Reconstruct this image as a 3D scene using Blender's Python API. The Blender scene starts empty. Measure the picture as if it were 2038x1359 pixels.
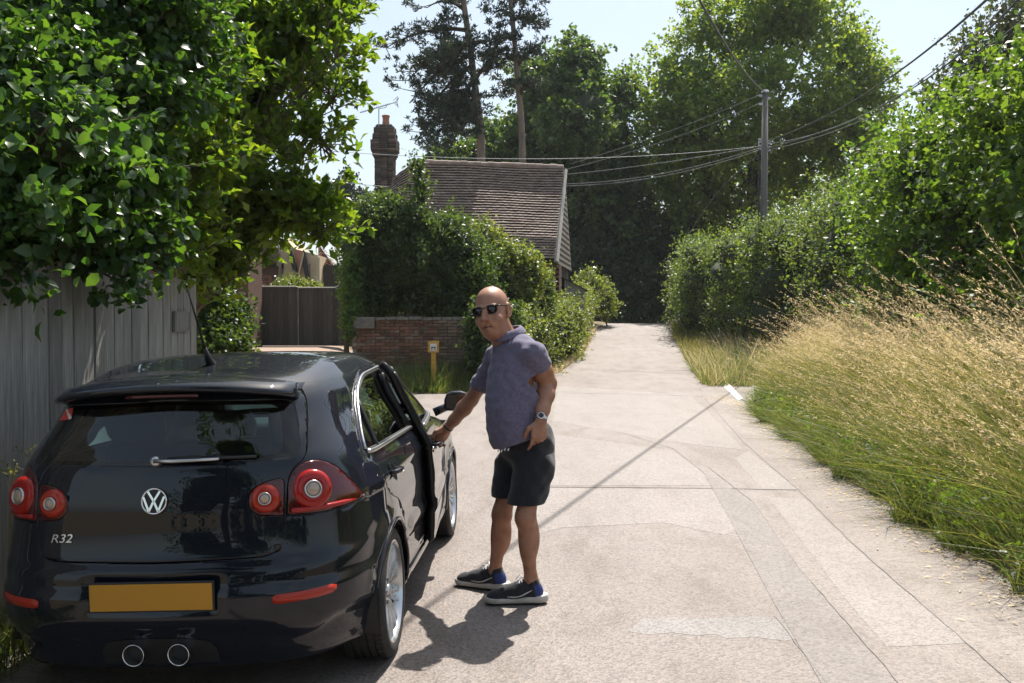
import bpy, bmesh, math, random
import numpy as np
from mathutils import Vector, Matrix
from mathutils.bvhtree import BVHTree

random.seed(7)
rng = np.random.default_rng(11)
SC = bpy.context.scene
COL = SC.collection
R = math.radians

# ------------------------------------------------------------------ camera, sky, sun, exposure
FPX, HCAM = 1890.0, 1.68                       # focal length in photo pixels, eye height
PITCH = math.atan(49.5 / FPX)
cam_d = bpy.data.cameras.new('camera')
cam_d.sensor_width = 36.0
cam_d.lens = FPX / 2038.0 * 36.0
cam_d.clip_start, cam_d.clip_end = 0.05, 3000.0
cam = bpy.data.objects.new('camera', cam_d)
COL.objects.link(cam)
cam.location = (0, 0, HCAM)
cam.rotation_euler = (math.pi / 2 - PITCH, 0, 0)
SC.camera = cam

SUN_AZ, SUN_EL = R(19.3), R(59.0)              # azimuth from +Y towards +X
world = bpy.data.worlds.new('World')
SC.world = world
world.use_nodes = True
wn, wl = world.node_tree.nodes, world.node_tree.links
bg = wn['Background']
sky = wn.new('ShaderNodeTexSky')
sky.sky_type = 'NISHITA'
sky.sun_disc = False
sky.sun_elevation, sky.sun_rotation = SUN_EL, SUN_AZ
sky.altitude, sky.air_density, sky.dust_density, sky.ozone_density = 60, 1.0, 2.2, 1.0
# thin bright summer cloud veil
tcw = wn.new('ShaderNodeTexCoord')
mpw = wn.new('ShaderNodeMapping'); mpw.inputs['Scale'].default_value = (1.0, 1.0, 2.6)
nzw = wn.new('ShaderNodeTexNoise'); nzw.inputs['Scale'].default_value = 2.6; nzw.inputs['Detail'].default_value = 6
crw = wn.new('ShaderNodeValToRGB')
crw.color_ramp.elements[0].position, crw.color_ramp.elements[1].position = 0.47, 0.74
crw.color_ramp.elements[0].color = (0.30, 0.30, 0.30, 1)
crw.color_ramp.elements[1].color = (0.75, 0.75, 0.75, 1)
mxw = wn.new('ShaderNodeMixRGB'); mxw.inputs['Color2'].default_value = (4.6, 5.2, 5.3, 1)
wl.new(tcw.outputs['Generated'], mpw.inputs['Vector']); wl.new(mpw.outputs['Vector'], nzw.inputs['Vector'])
wl.new(nzw.outputs['Fac'], crw.inputs['Fac']); wl.new(crw.outputs['Color'], mxw.inputs['Fac'])
wl.new(sky.outputs['Color'], mxw.inputs['Color1']); wl.new(mxw.outputs['Color'], bg.inputs['Color'])
bg.inputs['Strength'].default_value = 0.085

sun_d = bpy.data.lights.new('sun', 'SUN')
sun_d.energy, sun_d.angle, sun_d.color = 4.4, R(0.53), (1.0, 0.945, 0.865)
sun = bpy.data.objects.new('sun', sun_d)
COL.objects.link(sun)
SUN = Vector((math.cos(SUN_EL) * math.sin(SUN_AZ), math.cos(SUN_EL) * math.cos(SUN_AZ), math.sin(SUN_EL)))
sun.rotation_euler = (-SUN).to_track_quat('-Z', 'Y').to_euler()
sun.location = (8, 20, 40)

SC.view_settings.view_transform = 'Standard'
SC.view_settings.look = 'None'
SC.view_settings.exposure = 1.08
SC.view_settings.gamma = 1.0
SC.view_settings.use_curve_mapping = False
SC.render.engine = 'CYCLES'
cy = SC.cycles
cy.use_denoising = True
try:
    cy.denoiser = 'OPENIMAGEDENOISE'
except Exception:
    pass
cy.max_bounces, cy.diffuse_bounces, cy.glossy_bounces = 9, 3, 4
cy.transmission_bounces, cy.transparent_max_bounces = 5, 12
cy.caustics_reflective = cy.caustics_refractive = False
cy.sample_clamp_indirect = 6.0

# ------------------------------------------------------------------ helpers
ca, sa = math.cos(PITCH), math.sin(PITCH)

def ray(u, v):
    x, y = (u - 1019.0) / FPX, -(v - 679.5) / FPX
    return Vector((x, ca + y * sa, -sa + y * ca))

def P(u, v, Y):
    "the world point at depth Y that the photo pixel (u, v) shows"
    d = ray(u, v)
    return Vector((0, 0, HCAM)) + d * (Y / d.y)

def G(u, v, z=0.0):
    "the ground point (height z) that the photo pixel shows"
    d = ray(u, v)
    return Vector((0, 0, HCAM)) + d * ((z - HCAM) / d.z)

def sstep(a, b, x):
    t = np.clip((np.asarray(x, float) - a) / (b - a), 0, 1)
    return t * t * (3 - 2 * t)

def smoothed(me, smooth=True):
    if smooth:
        me.polygons.foreach_set('use_smooth', np.ones(len(me.polygons), bool))
    me.update()
    return me

def link(name, me, parent=None, mats=None):
    o = bpy.data.objects.new(name, me)
    COL.objects.link(o)
    if parent is not None:
        o.parent = parent
    if mats is not None and me is not None and not me.materials:
        for m in (mats if isinstance(mats, (list, tuple)) else [mats]):
            me.materials.append(m)
    return o

def empty(name, loc=(0, 0, 0), rz=0.0):
    o = bpy.data.objects.new(name, None)
    COL.objects.link(o)
    o.location = loc
    o.rotation_euler = (0, 0, rz)
    o.empty_display_size = 0.2
    return o

def tag(o, label=None, cat=None, group=None, kind=None):
    if label: o['label'] = label
    if cat: o['category'] = cat
    if group: o['group'] = group
    if kind: o['kind'] = kind
    return o

def np_mesh(name, verts, faces):
    "verts (N,3), faces (M,k) with one k"
    verts = np.ascontiguousarray(verts, np.float32); faces = np.ascontiguousarray(faces, np.int32)
    me = bpy.data.meshes.new(name)
    me.vertices.add(len(verts)); me.vertices.foreach_set('co', verts.ravel())
    m, k = faces.shape
    me.loops.add(m * k); me.loops.foreach_set('vertex_index', faces.ravel())
    me.polygons.add(m)
    me.polygons.foreach_set('loop_start', np.arange(0, m * k, k, dtype=np.int32))
    try:
        me.polygons.foreach_set('loop_total', np.full(m, k, np.int32))
    except Exception:
        pass
    me.update(calc_edges=True)
    return me

class MB:
    "collects simple shapes into one mesh"
    def __init__(s):
        s.v, s.f, s.mi = [], [], []
        s.cur = 0
    def add(s, vs, fs):
        b = len(s.v)
        s.v += [tuple(p) for p in vs]
        for f in fs:
            s.f.append([i + b for i in f]); s.mi.append(s.cur)
    def box(s, c, size, rot=None, taper=1.0):
        sx, sy, sz = [k / 2 for k in size]
        vs = []
        for z, t in ((-sz, 1.0), (sz, taper)):
            for x, y in ((-sx, -sy), (sx, -sy), (sx, sy), (-sx, sy)):
                p = Vector((x * t, y * t, z))
                if rot is not None: p = rot @ p
                vs.append(p + Vector(c))
        s.add(vs, [(3, 2, 1, 0), (4, 5, 6, 7), (0, 1, 5, 4), (1, 2, 6, 5), (2, 3, 7, 6), (3, 0, 4, 7)])
    def tube(s, pts, rad, n=8, cap=True, flat=1.0):
        pts = [Vector(p) for p in pts]
        if not isinstance(rad, (list, tuple)): rad = [rad] * len(pts)
        vs, fs = [], []
        ref = None
        for i, p in enumerate(pts):
            t = (pts[min(i + 1, len(pts) - 1)] - pts[max(i - 1, 0)])
            t = t.normalized() if t.length > 1e-9 else Vector((0, 0, 1))
            if ref is None:
                ref = Vector((0, 0, 1)) if abs(t.z) < 0.9 else Vector((1, 0, 0))
            a = (ref - t * ref.dot(t)).normalized(); b = t.cross(a); ref = a
            for k in range(n):
                th = 2 * math.pi * k / n
                vs.append(p + (a * math.cos(th) * flat + b * math.sin(th)) * rad[i])
        for i in range(len(pts) - 1):
            for k in range(n):
                fs.append((i * n + k, i * n + (k + 1) % n, (i + 1) * n + (k + 1) % n, (i + 1) * n + k))
        if cap:
            fs.append(tuple(range(n - 1, -1, -1))); fs.append(tuple(range((len(pts) - 1) * n, len(pts) * n)))
        s.add(vs, fs)
    def lathe(s, prof, n=32, M=None, closed=False):
        "prof: (radius, height) pairs, turned about local z, then M"
        vs, fs = [], []
        for r, h in prof:
            for k in range(n):
                th = 2 * math.pi * k / n
                p = Vector((r * math.cos(th), r * math.sin(th), h))
                vs.append(M @ p if M is not None else p)
        for i in range(len(prof) - 1):
            for k in range(n):
                fs.append((i * n + k, i * n + (k + 1) % n, (i + 1) * n + (k + 1) % n, (i + 1) * n + k))
        s.add(vs, fs)
    def prism(s, poly, h, M=None):
        "poly: 2-D outline extruded by h along local z"
        n = len(poly)
        vs = [Vector((x, y, 0)) for x, y in poly] + [Vector((x, y, h)) for x, y in poly]
        if M is not None: vs = [M @ p for p in vs]
        s.add(vs, [tuple(range(n - 1, -1, -1)), tuple(range(n, 2 * n))] + [(i, (i + 1) % n, n + (i + 1) % n, n + i) for i in range(n)])
    def mesh(s, name, smooth=False):
        me = bpy.data.meshes.new(name)
        me.from_pydata(s.v, [], s.f)
        if any(s.mi): me.polygons.foreach_set('material_index', s.mi)
        return smoothed(me, smooth)
    def build(s, name, m, parent=None, smooth=False, bevel=0.0):
        o = link(name, s.mesh(name, smooth), parent, m)
        if bevel:
            b = o.modifiers.new('bevel', 'BEVEL'); b.width = bevel; b.segments = 2; b.limit_method = 'ANGLE'
        return o

def frame(o, z, x=None):
    "matrix with local z along z"
    z = Vector(z).normalized()
    x = Vector(x) if x is not None else (Vector((1, 0, 0)) if abs(z.x) < 0.9 else Vector((0, 1, 0)))
    x = (x - z * x.dot(z)).normalized(); y = z.cross(x)
    M = Matrix((x, y, z)).transposed().to_4x4(); M.translation = Vector(o)
    return M

# ------------------------------------------------------------------ materials
def new_mat(name):
    m = bpy.data.materials.new(name); m.use_nodes = True
    return m, m.node_tree.nodes, m.node_tree.links, m.node_tree.nodes['Principled BSDF']

def mat(name, base, rough=0.6, metal=0.0, spec=0.5, coat=0.0, var=None, vscale=8.0, detail=5.0, stretch=(1, 1, 1), bump=0.0, bscale=None, pos=(0.35, 0.65), island=None, rvar=None):
    "principled; var = second colour mixed in by noise; island = (lo, hi) brightness by loose piece"
    m, n, l, b = new_mat(name)
    b.inputs['Base Color'].default_value = (*base, 1); b.inputs['Roughness'].default_value = rough
    b.inputs['Metallic'].default_value = metal; b.inputs['Specular IOR Level'].default_value = spec
    b.inputs['Coat Weight'].default_value = coat; b.inputs['Coat Roughness'].default_value = 0.04
    out = None
    if var is not None or bump or rvar:
        tc = n.new('ShaderNodeTexCoord'); mp = n.new('ShaderNodeMapping'); mp.inputs['Scale'].default_value = stretch
        l.new(tc.outputs['Object'], mp.inputs['Vector'])
    if var is not None:
        nz = n.new('ShaderNodeTexNoise'); nz.inputs['Scale'].default_value = vscale; nz.inputs['Detail'].default_value = detail
        nz.inputs['Roughness'].default_value = 0.65
        cr = n.new('ShaderNodeValToRGB')
        cr.color_ramp.elements[0].position, cr.color_ramp.elements[1].position = pos
        cr.color_ramp.elements[0].color = (*base, 1); cr.color_ramp.elements[1].color = (*var, 1)
        l.new(mp.outputs['Vector'], nz.inputs['Vector']); l.new(nz.outputs['Fac'], cr.inputs['Fac'])
        out = cr.outputs['Color']
        if rvar:
            mr = n.new('ShaderNodeMapRange'); mr.inputs['To Min'].default_value, mr.inputs['To Max'].default_value = rvar
            l.new(nz.outputs['Fac'], mr.inputs['Value']); l.new(mr.outputs['Result'], b.inputs['Roughness'])
    if island is not None:
        ge = n.new('ShaderNodeNewGeometry'); oi = n.new('ShaderNodeObjectInfo'); ad = n.new('ShaderNodeMath'); ad.operation = 'ADD'
        fr = n.new('ShaderNodeMath'); fr.operation = 'FRACT'
        l.new(ge.outputs['Random Per Island'], ad.inputs[0]); l.new(oi.outputs['Random'], ad.inputs[1]); l.new(ad.outputs[0], fr.inputs[0])
        mr = n.new('ShaderNodeMapRange'); mr.inputs['To Min'].default_value, mr.inputs['To Max'].default_value = island
        l.new(fr.outputs[0], mr.inputs['Value'])
        mx = n.new('ShaderNodeMixRGB'); mx.blend_type = 'MULTIPLY'; mx.inputs['Fac'].default_value = 1
        if out is not None: l.new(out, mx.inputs['Color1'])
        else: mx.inputs['Color1'].default_value = (*base, 1)
        l.new(mr.outputs['Result'], mx.inputs['Color2']); out = mx.outputs['Color']
    if out is not None: l.new(out, b.inputs['Base Color'])
    if bump:
        nb = n.new('ShaderNodeTexNoise'); nb.inputs['Scale'].default_value = bscale or vscale * 3; nb.inputs['Detail'].default_value = 6
        bp = n.new('ShaderNodeBump'); bp.inputs['Strength'].default_value = bump; bp.inputs['Distance'].default_value = 0.02
        l.new(mp.outputs['Vector'], nb.inputs['Vector']); l.new(nb.outputs['Fac'], bp.inputs['Height']); l.new(bp.outputs['Normal'], b.inputs['Normal'])
    return m

def leaf_mat(name, cols, trans=0.45, rough=0.42, tcol=None, spec=0.5):
    "leaf: colour by loose piece, light passing through the blade"
    m, n, l, b = new_mat(name)
    ge = n.new('ShaderNodeNewGeometry'); oi = n.new('ShaderNodeObjectInfo')
    ad = n.new('ShaderNodeMath'); ad.operation = 'ADD'; fr = n.new('ShaderNodeMath'); fr.operation = 'FRACT'
    l.new(ge.outputs['Random Per Island'], ad.inputs[0]); l.new(oi.outputs['Random'], ad.inputs[1]); l.new(ad.outputs[0], fr.inputs[0])
    cr = n.new('ShaderNodeValToRGB'); cr.color_ramp.interpolation = 'LINEAR'
    el = cr.color_ramp.elements
    while len(el) < len(cols): el.new(0.5)
    for i, c in enumerate(cols):
        el[i].position = i / max(1, len(cols) - 1); el[i].color = (*c, 1)
    l.new(fr.outputs[0], cr.inputs['Fac']); l.new(cr.outputs['Color'], b.inputs['Base Color'])
    b.inputs['Roughness'].default_value = rough; b.inputs['Specular IOR Level'].default_value = spec
    tr = n.new('ShaderNodeBsdfTranslucent')
    mx = n.new('ShaderNodeMixRGB'); mx.blend_type = 'MULTIPLY'; mx.inputs['Fac'].default_value = 1
    mx.inputs['Color2'].default_value = (*(tcol or (2.6, 2.4, 0.7)), 1)
    l.new(cr.outputs['Color'], mx.inputs['Color1']); l.new(mx.outputs['Color'], tr.inputs['Color'])
    ms = n.new('ShaderNodeMixShader'); ms.inputs['Fac'].default_value = trans
    l.new(b.outputs['BSDF'], ms.inputs[1]); l.new(tr.outputs['BSDF'], ms.inputs[2])
    l.new(ms.outputs['Shader'], n['Material Output'].inputs['Surface'])
    return m

def glass_mat(name, tint, refl=1.0):
    m, n, l, b = new_mat(name)
    n.remove(b)
    tr = n.new('ShaderNodeBsdfTransparent'); tr.inputs['Color'].default_value = (*tint, 1)
    gl = n.new('ShaderNodeBsdfGlossy'); gl.inputs['Roughness'].default_value = 0.01
    fr = n.new('ShaderNodeFresnel'); fr.inputs['IOR'].default_value = 1.55
    ml = n.new('ShaderNodeMath'); ml.operation = 'MULTIPLY'; ml.inputs[1].default_value = refl * 1.5; ml.use_clamp = True
    ms = n.new('ShaderNodeMixShader')
    l.new(fr.outputs['Fac'], ml.inputs[0]); l.new(ml.outputs[0], ms.inputs['Fac'])
    l.new(tr.outputs['BSDF'], ms.inputs[1]); l.new(gl.outputs['BSDF'], ms.inputs[2])
    l.new(ms.outputs['Shader'], n['Material Output'].inputs['Surface'])
    return m
# ------------------------------------------------------------------ ground levels
def edge_r(y):
    "right edge of the asphalt"
    return np.interp(y, [-30, 2, 5.9, 8, 9.6, 14, 18.3, 19.3, 22.3, 23.4, 28, 33, 39, 45, 55, 70],
                        [2.9, 3.05, 3.17, 3.3, 3.5, 4.0, 4.5, 6.6, 6.6, 4.72, 5.3, 6.0, 6.7, 7.6, 10.5, 17.0])
def edge_l(y):
    return np.interp(y, [-30, 8.2, 9.0, 20.4, 20.7, 24, 27, 33, 38, 43, 55, 70],
                        [-2.72, -2.72, -3.2, -3.2, -0.6, 0.45, 1.3, 2.45, 3.15, 3.8, 6.8, 13.0])
def profile(y):
    y = np.asarray(y, float)
    up = 1.25 * (np.clip((y - 24) / 21, 0, 1)) ** 1.5
    d = np.clip(y - 45, 0, 9)
    over = 0.089 * d - 0.02 * d * d
    tail = -0.12 * np.clip(y - 54, 0, 10)
    return up + over + tail
def gz(x, y):
    x = np.asarray(x, float); y = np.asarray(y, float)
    z = profile(y)
    er = edge_r(y)
    near = 1 - sstep(17.4, 19.0, y)
    far = sstep(22.6, 24.6, y)
    z = z + 0.80 * sstep(0.05, 1.7, x - er) * near * sstep(-12, -6, y) + 0.5 * sstep(0.1, 2.0, x - er) * far
    z = z + 0.12 * sstep(6.6, 9.0, x) * (1 - near) * (1 - far)
    z = z + (0.84 - np.clip(profile(y), 0, 0.4)) * sstep(13, 26.5, y) * sstep(3.2, 5.2, -x) * (1 - sstep(40, 60, y))
    z = z + 0.10 * sstep(20.6, 21.6, y) * sstep(-3.4, -2.6, x) * sstep(0.0, 0.6, edge_l(y) - x) * (1 - sstep(60, 80, y))
    z = z - 0.034 * np.clip(-0.58 - x, 0, 2.3) * (1 - sstep(8.5, 13, y))
    return z

M_SOIL = mat('soil_and_dry_grass', (0.10, 0.075, 0.04), 0.95, var=(0.19, 0.15, 0.075), vscale=2.2, bump=0.5, bscale=30)
xs = np.concatenate([np.linspace(-600, -30, 16), np.linspace(-26, -9, 18), np.linspace(-8.6, 12, 76), np.linspace(13, 30, 14), np.linspace(40, 600, 14)])
ys = np.concatenate([np.linspace(-300, -20, 10), np.linspace(-16, 60, 130), np.linspace(64, 120, 14), np.linspace(140, 1500, 14)])
X, Y = np.meshgrid(xs, ys)
Z = gz(X, Y)
inside = (X < edge_r(Y) + 0.05) & (X > np.where(Y < 8.6, edge_l(Y), np.where(Y < 27.6, -8.7, edge_l(Y))) - 0.05) & ~((Y > 20.5) & (X > -3.2) & (X < edge_l(Y))) & (Y < 66) & (Y > -28)
Z = Z - 0.05 * inside
Z = Z + np.where(Y > 90, 6.0 * sstep(90, 600, Y), 0)
nx, ny = len(xs), len(ys)
ii = np.arange(nx * ny).reshape(ny, nx)
F4 = np.stack([ii[:-1, :-1], ii[:-1, 1:], ii[1:, 1:], ii[1:, :-1]], -1).reshape(-1, 4)
ground = link('ground', smoothed(np_mesh('ground', np.stack([X, Y, Z], -1).reshape(-1, 3), F4)), None, M_SOIL)
tag(ground, 'dry earth and thin grass under the verges and beyond the lane', kind='structure')

def asphalt(name, lo, hi, fleck, scale=260, rough=0.58, blotch=0.35):
    m, n, l, b = new_mat(name)
    tc = n.new('ShaderNodeTexCoord')
    big = n.new('ShaderNodeTexNoise'); big.inputs['Scale'].default_value = 0.55; big.inputs['Detail'].default_value = 7; big.inputs['Roughness'].default_value = 0.62
    mpb = n.new('ShaderNodeMapping'); mpb.inputs['Scale'].default_value = (1.6, 0.55, 1)
    l.new(tc.outputs['Object'], mpb.inputs['Vector']); l.new(mpb.outputs['Vector'], big.inputs['Vector'])
    cr = n.new('ShaderNodeValToRGB'); cr.color_ramp.elements[0].position, cr.color_ramp.elements[1].position = 0.32, 0.66
    cr.color_ramp.elements[0].color = (*lo, 1); cr.color_ramp.elements[1].color = (*hi, 1)
    l.new(big.outputs['Fac'], cr.inputs['Fac'])
    vo = n.new('ShaderNodeTexVoronoi'); vo.inputs['Scale'].default_value = scale * 0.27
    l.new(tc.outputs['Object'], vo.inputs['Vector'])
    sp = n.new('ShaderNodeSeparateColor'); l.new(vo.outputs['Color'], sp.inputs['Color'])
    cr2 = n.new('ShaderNodeValToRGB'); e = cr2.color_ramp.elements
    e[0].position, e[1].position = 0.0, 1.0; e[0].color = (0.45, 0.44, 0.43, 1); e[1].color = (*fleck, 1)
    k = e.new(0.55); k.color = (1, 1, 1, 1)
    l.new(sp.outputs['Red'], cr2.inputs['Fac'])
    mx = n.new('ShaderNodeMixRGB'); mx.blend_type = 'MULTIPLY'; mx.inputs['Fac'].default_value = 0.62
    l.new(cr.outputs['Color'], mx.inputs['Color1']); l.new(cr2.outputs['Color'], mx.inputs['Color2'])
    # dull wear and oil marks
    st = n.new('ShaderNodeTexNoise'); st.inputs['Scale'].default_value = 1.7; st.inputs['Detail'].default_value = 8; st.inputs['Roughness'].default_value = 0.7
    l.new(mpb.outputs['Vector'], st.inputs['Vector'])
    cr3 = n.new('ShaderNodeValToRGB'); cr3.color_ramp.elements[0].position, cr3.color_ramp.elements[1].position = 0.36, 0.52
    cr3.color_ramp.elements[0].color = (0.72, 0.68, 0.64, 1); cr3.color_ramp.elements[1].color = (1, 1, 1, 1)
    l.new(st.outputs['Fac'], cr3.inputs['Fac'])
    mx2 = n.new('ShaderNodeMixRGB'); mx2.blend_type = 'MULTIPLY'; mx2.inputs['Fac'].default_value = blotch * 1.6
    l.new(mx.outputs['Color'], mx2.inputs['Color1']); l.new(cr3.outputs['Color'], mx2.inputs['Color2'])
    l.new(mx2.outputs['Color'], b.inputs['Base Color'])
    b.inputs['Roughness'].default_value = rough; b.inputs['Specular IOR Level'].default_value = 0.4
    bp = n.new('ShaderNodeBump'); bp.inputs['Strength'].default_value = 0.55; bp.inputs['Distance'].default_value = 0.006
    l.new(vo.outputs['Distance'], bp.inputs['Height']); l.new(bp.outputs['Normal'], b.inputs['Normal'])
    return m

M_ROAD = asphalt('worn_pinkish_asphalt', (0.174, 0.143, 0.126), (0.224, 0.192, 0.174), (1.3, 1.27, 1.24), blotch=0.5)
M_PATCH_L = asphalt('pale_patch_asphalt', (0.208, 0.181, 0.165), (0.242, 0.212, 0.196), (1.25, 1.22, 1.2), blotch=0.25)
M_PATCH_D = asphalt('grey_trench_asphalt', (0.164, 0.143, 0.130), (0.195, 0.172, 0.158), (1.3, 1.27, 1.25), blotch=0.4)
M_SEAM = mat('tar_seam', (0.13, 0.115, 0.105), 0.8, var=(0.205, 0.185, 0.173), vscale=9, pos=(.3, .6))
M_WHITE = mat('worn_white_road_paint', (0.62, 0.60, 0.56), 0.7, var=(0.80, 0.79, 0.76), vscale=9)
M_GHOST = asphalt('ghost_of_white_paint', (0.188, 0.17, 0.16), (0.258, 0.24, 0.233), (1.2, 1.2, 1.2), blotch=0.6)
M_DRIVE = mat('sandy_gravel_drive', (0.25, 0.175, 0.13), 0.9, var=(0.33, 0.245, 0.19), vscale=5, bump=0.4, bscale=70)

def strip_sheet(name, yy, lf, rt, n, lift, m, parent=None):
    t = np.linspace(0, 1, n)[None, :]
    l_, r_ = np.asarray(lf)[:, None], np.asarray(rt)[:, None]
    x = l_ + (r_ - l_) * t
    y = np.repeat(np.asarray(yy)[:, None], n, 1)
    z = gz(np.clip(x, edge_l(y) if parent is None else -99, edge_r(y) - 0.0), y) + lift
    q = np.arange(x.size).reshape(x.shape)
    f = np.stack([q[:-1, :-1], q[:-1, 1:], q[1:, 1:], q[1:, :-1]], -1).reshape(-1, 4)
    return link(name, smoothed(np_mesh(name, np.stack([x, y, z], -1).reshape(-1, 3), f)), parent, m)

yy = np.unique(np.concatenate([np.linspace(-28, 66, 330), [8.2, 9.0, 20.4, 20.7, 18.3, 19.3, 22.3, 23.4]]))
jl = 0.05 * np.sin(yy * 3.1) + 0.04 * np.sin(yy * 7.7 + 1)
road = strip_sheet('road', yy, edge_l(yy), edge_r(yy) + jl, 22, 0.0, M_ROAD)
tag(road, 'sunlit narrow country lane of pale worn asphalt running to a crest', kind='structure')
yd = np.linspace(9.0, 27.6, 60)
drive = strip_sheet('driveway', yd, np.full(60, -8.6), np.where(yd < 20.55, edge_l(yd) - 0.0, -3.3), 14, 0.0, M_DRIVE, parent=road)
drive.parent = None
tag(drive, 'sandy gravel driveway leading up to the dark board gate', kind='structure')

def flat_poly(name, pix, m, lift, parent=road, sub=0.35):
    pts = [G(u, v) for u, v in pix]
    bm = bmesh.new()
    vs = [bm.verts.new((p.x, p.y, 0)) for p in pts]
    bm.faces.new(vs)
    bmesh.ops.triangulate(bm, faces=bm.faces[:])
    for v in bm.verts:
        v.co.z = float(gz(v.co.x, v.co.y)) + lift
    bmesh.ops.recalc_face_normals(bm, faces=bm.faces[:])
    for f in bm.faces:
        if f.normal.z < 0: f.normal_flip()
    me = bpy.data.meshes.new(name); bm.to_mesh(me); bm.free()
    return link(name, me, parent, m)

def seam(pix, w=0.03, lift=0.0042, name='tar_seam', m=None):
    pts = [G(u, v) for u, v in pix]
    # resample and wobble
    out = []
    for a, b in zip(pts[:-1], pts[1:]):
        n = max(2, int((b - a).length / 0.12))
        out += [a.lerp(b, i / n) for i in range(n)]
    out.append(pts[-1])
    vs, fs = [], []
    for i, p in enumerate(out):
        t = (out[min(i + 1, len(out) - 1)] - out[max(0, i - 1)]); t.z = 0; t.normalize()
        s = Vector((-t.y, t.x, 0)); ww = w * random.uniform(0.35, 1.0) / 2
        q = p + s * random.uniform(-0.005, 0.005)
        z = float(gz(p.x, p.y)) + lift
        vs += [(q + s * ww).to_tuple()[:2] + (z,), (q - s * ww).to_tuple()[:2] + (z,)]
    fs = [(2 * i, 2 * i + 1, 2 * i + 3, 2 * i + 2) for i in range(len(out) - 1)]
    me = bpy.data.meshes.new(name); me.from_pydata(vs, [], fs); me.update()
    return link(name, me, road, m or M_SEAM)

flat_poly('asphalt_patch', [(1112, 768), (1372, 786), (1405, 815), (1480, 895), (1380, 885), (1240, 862), (1100, 838)], M_PATCH_L, 0.0014)
flat_poly('asphalt_patch', [(1080, 862), (1330, 895), (1385, 925), (1418, 966), (1060, 966)], M_PATCH_L, 0.0014)
flat_poly('asphalt_patch', [(1462, 912), (1490, 898), (1588, 974), (1518, 974)], M_PATCH_L, 0.0014)
flat_poly('asphalt_patch', [(1060, 972), (1420, 974), (1470, 1055), (1440, 1065), (1320, 1040), (1120, 1050), (1020, 1075)], M_PATCH_L, 0.0014)
flat_poly('asphalt_patch', [(1528, 990), (1600, 992), (1700, 1090), (1925, 1280), (1765, 1288), (1680, 1190), (1590, 1070)], M_PATCH_L, 0.0014)
flat_poly('asphalt_patch', [(1400, 940), (1500, 1000), (1590, 1130), (1830, 1420), (1670, 1420), (1540, 1200), (1450, 1030)], M_PATCH_D, 0.003)
flat_poly('faded_line', [(1282, 1229), (1300, 1233), (1340, 1228), (1402, 1231), (1470, 1227), (1556, 1229), (1566, 1240), (1590, 1270), (1562, 1276), (1500, 1268), (1447, 1271), (1425, 1262), (1380, 1265), (1340, 1259), (1290, 1263), (1250, 1257), (1262, 1245)], M_GHOST, 0.0012)
flat_poly('painted_line', [(1432, 750), (1441, 750), (1447, 764), (1478, 793), (1469, 797), (1438, 767)], M_WHITE, 0.006)
seam([(1080, 783), (1180, 783), (1290, 785), (1400, 789)], 0.045)
seam([(1090, 969), (1250, 970), (1420, 972), (1585, 975)], 0.05)
seam([(1370, 720), (1400, 790), (1480, 880), (1600, 985), (1700, 1085), (1850, 1215), (2060, 1400)], 0.011)
seam([(1410, 930), (1500, 1000), (1590, 1130), (1700, 1255), (1840, 1420)], 0.010)
seam([(1240, 862), (1340, 893), (1400, 940), (1440, 1010)], 0.012)
seam([(1540, 1225), (1600, 1300), (1690, 1420)], 0.008)
# ------------------------------------------------------------------ foliage
LEAF_MID = (np.array([[0, 0, 0], [-.36, .56, .10], [.36, .56, .10], [0, 1, -.10], [0, .56, 0]]), np.array([[0, 2, 4], [0, 4, 1], [4, 2, 3], [1, 4, 3]]))
LEAF_SMALL = (np.array([[0, 0, 0], [.38, .5, .08], [0, 1, -.06], [-.38, .5, .08]]), np.array([[0, 1, 2], [0, 2, 3]]))
def _big():
    "an oval leaf with a folded midrib, drooping tip and rounded edge"
    v, f = [], []
    t = [0, .25, .62, 1.0]; w = [0.03, .32, .33, 0.0]; zz = [0, .04, 0, -.2]
    for a, b, c in zip(t, w, zz):
        v += [[-b, a, c + b * .28], [0, a, c], [b, a, c + b * .28]]
    for i in range(len(t) - 1):
        k = 3 * i
        f += [[k, k + 1, k + 4], [k, k + 4, k + 3], [k + 1, k + 2, k + 5], [k + 1, k + 5, k + 4]]
    return np.array(v), np.array(f)
LEAF_BIG = _big()
LEAF_OVAL = (np.array([[0, 0, 0], [-.33, .30, .09], [.33, .30, .09], [0, .30, .02], [-.30, .68, .05], [.30, .68, .05], [0, .68, -.02], [0, 1, -.16]]),
             np.array([[0, 2, 3], [0, 3, 1], [3, 2, 5], [3, 5, 6], [3, 6, 4], [3, 4, 1], [6, 5, 7], [6, 7, 4]]))

def unit(a):
    return a / np.maximum(np.linalg.norm(a, axis=-1, keepdims=True), 1e-9)

def leaf_frames(axis, nrm):
    y = unit(axis); x = unit(np.cross(y, nrm)); z = np.cross(x, y)
    return x, y, z

def leaf_verts(pos, axis, nrm, size, tpl, wid=1.0):
    x, y, z = leaf_frames(axis, nrm)
    tv, tf = tpl
    s = size[:, None, None]
    V = pos[:, None, :] + s * (tv[None, :, 0:1] * wid * x[:, None] + tv[None, :, 1:2] * y[:, None] + tv[None, :, 2:3] * z[:, None])
    F = tf[None] + (np.arange(len(pos)) * len(tv))[:, None, None]
    return V.reshape(-1, 3), F.reshape(-1, tf.shape[1])

def rdir(n):
    return unit(rng.normal(size=(n, 3)))

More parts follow.
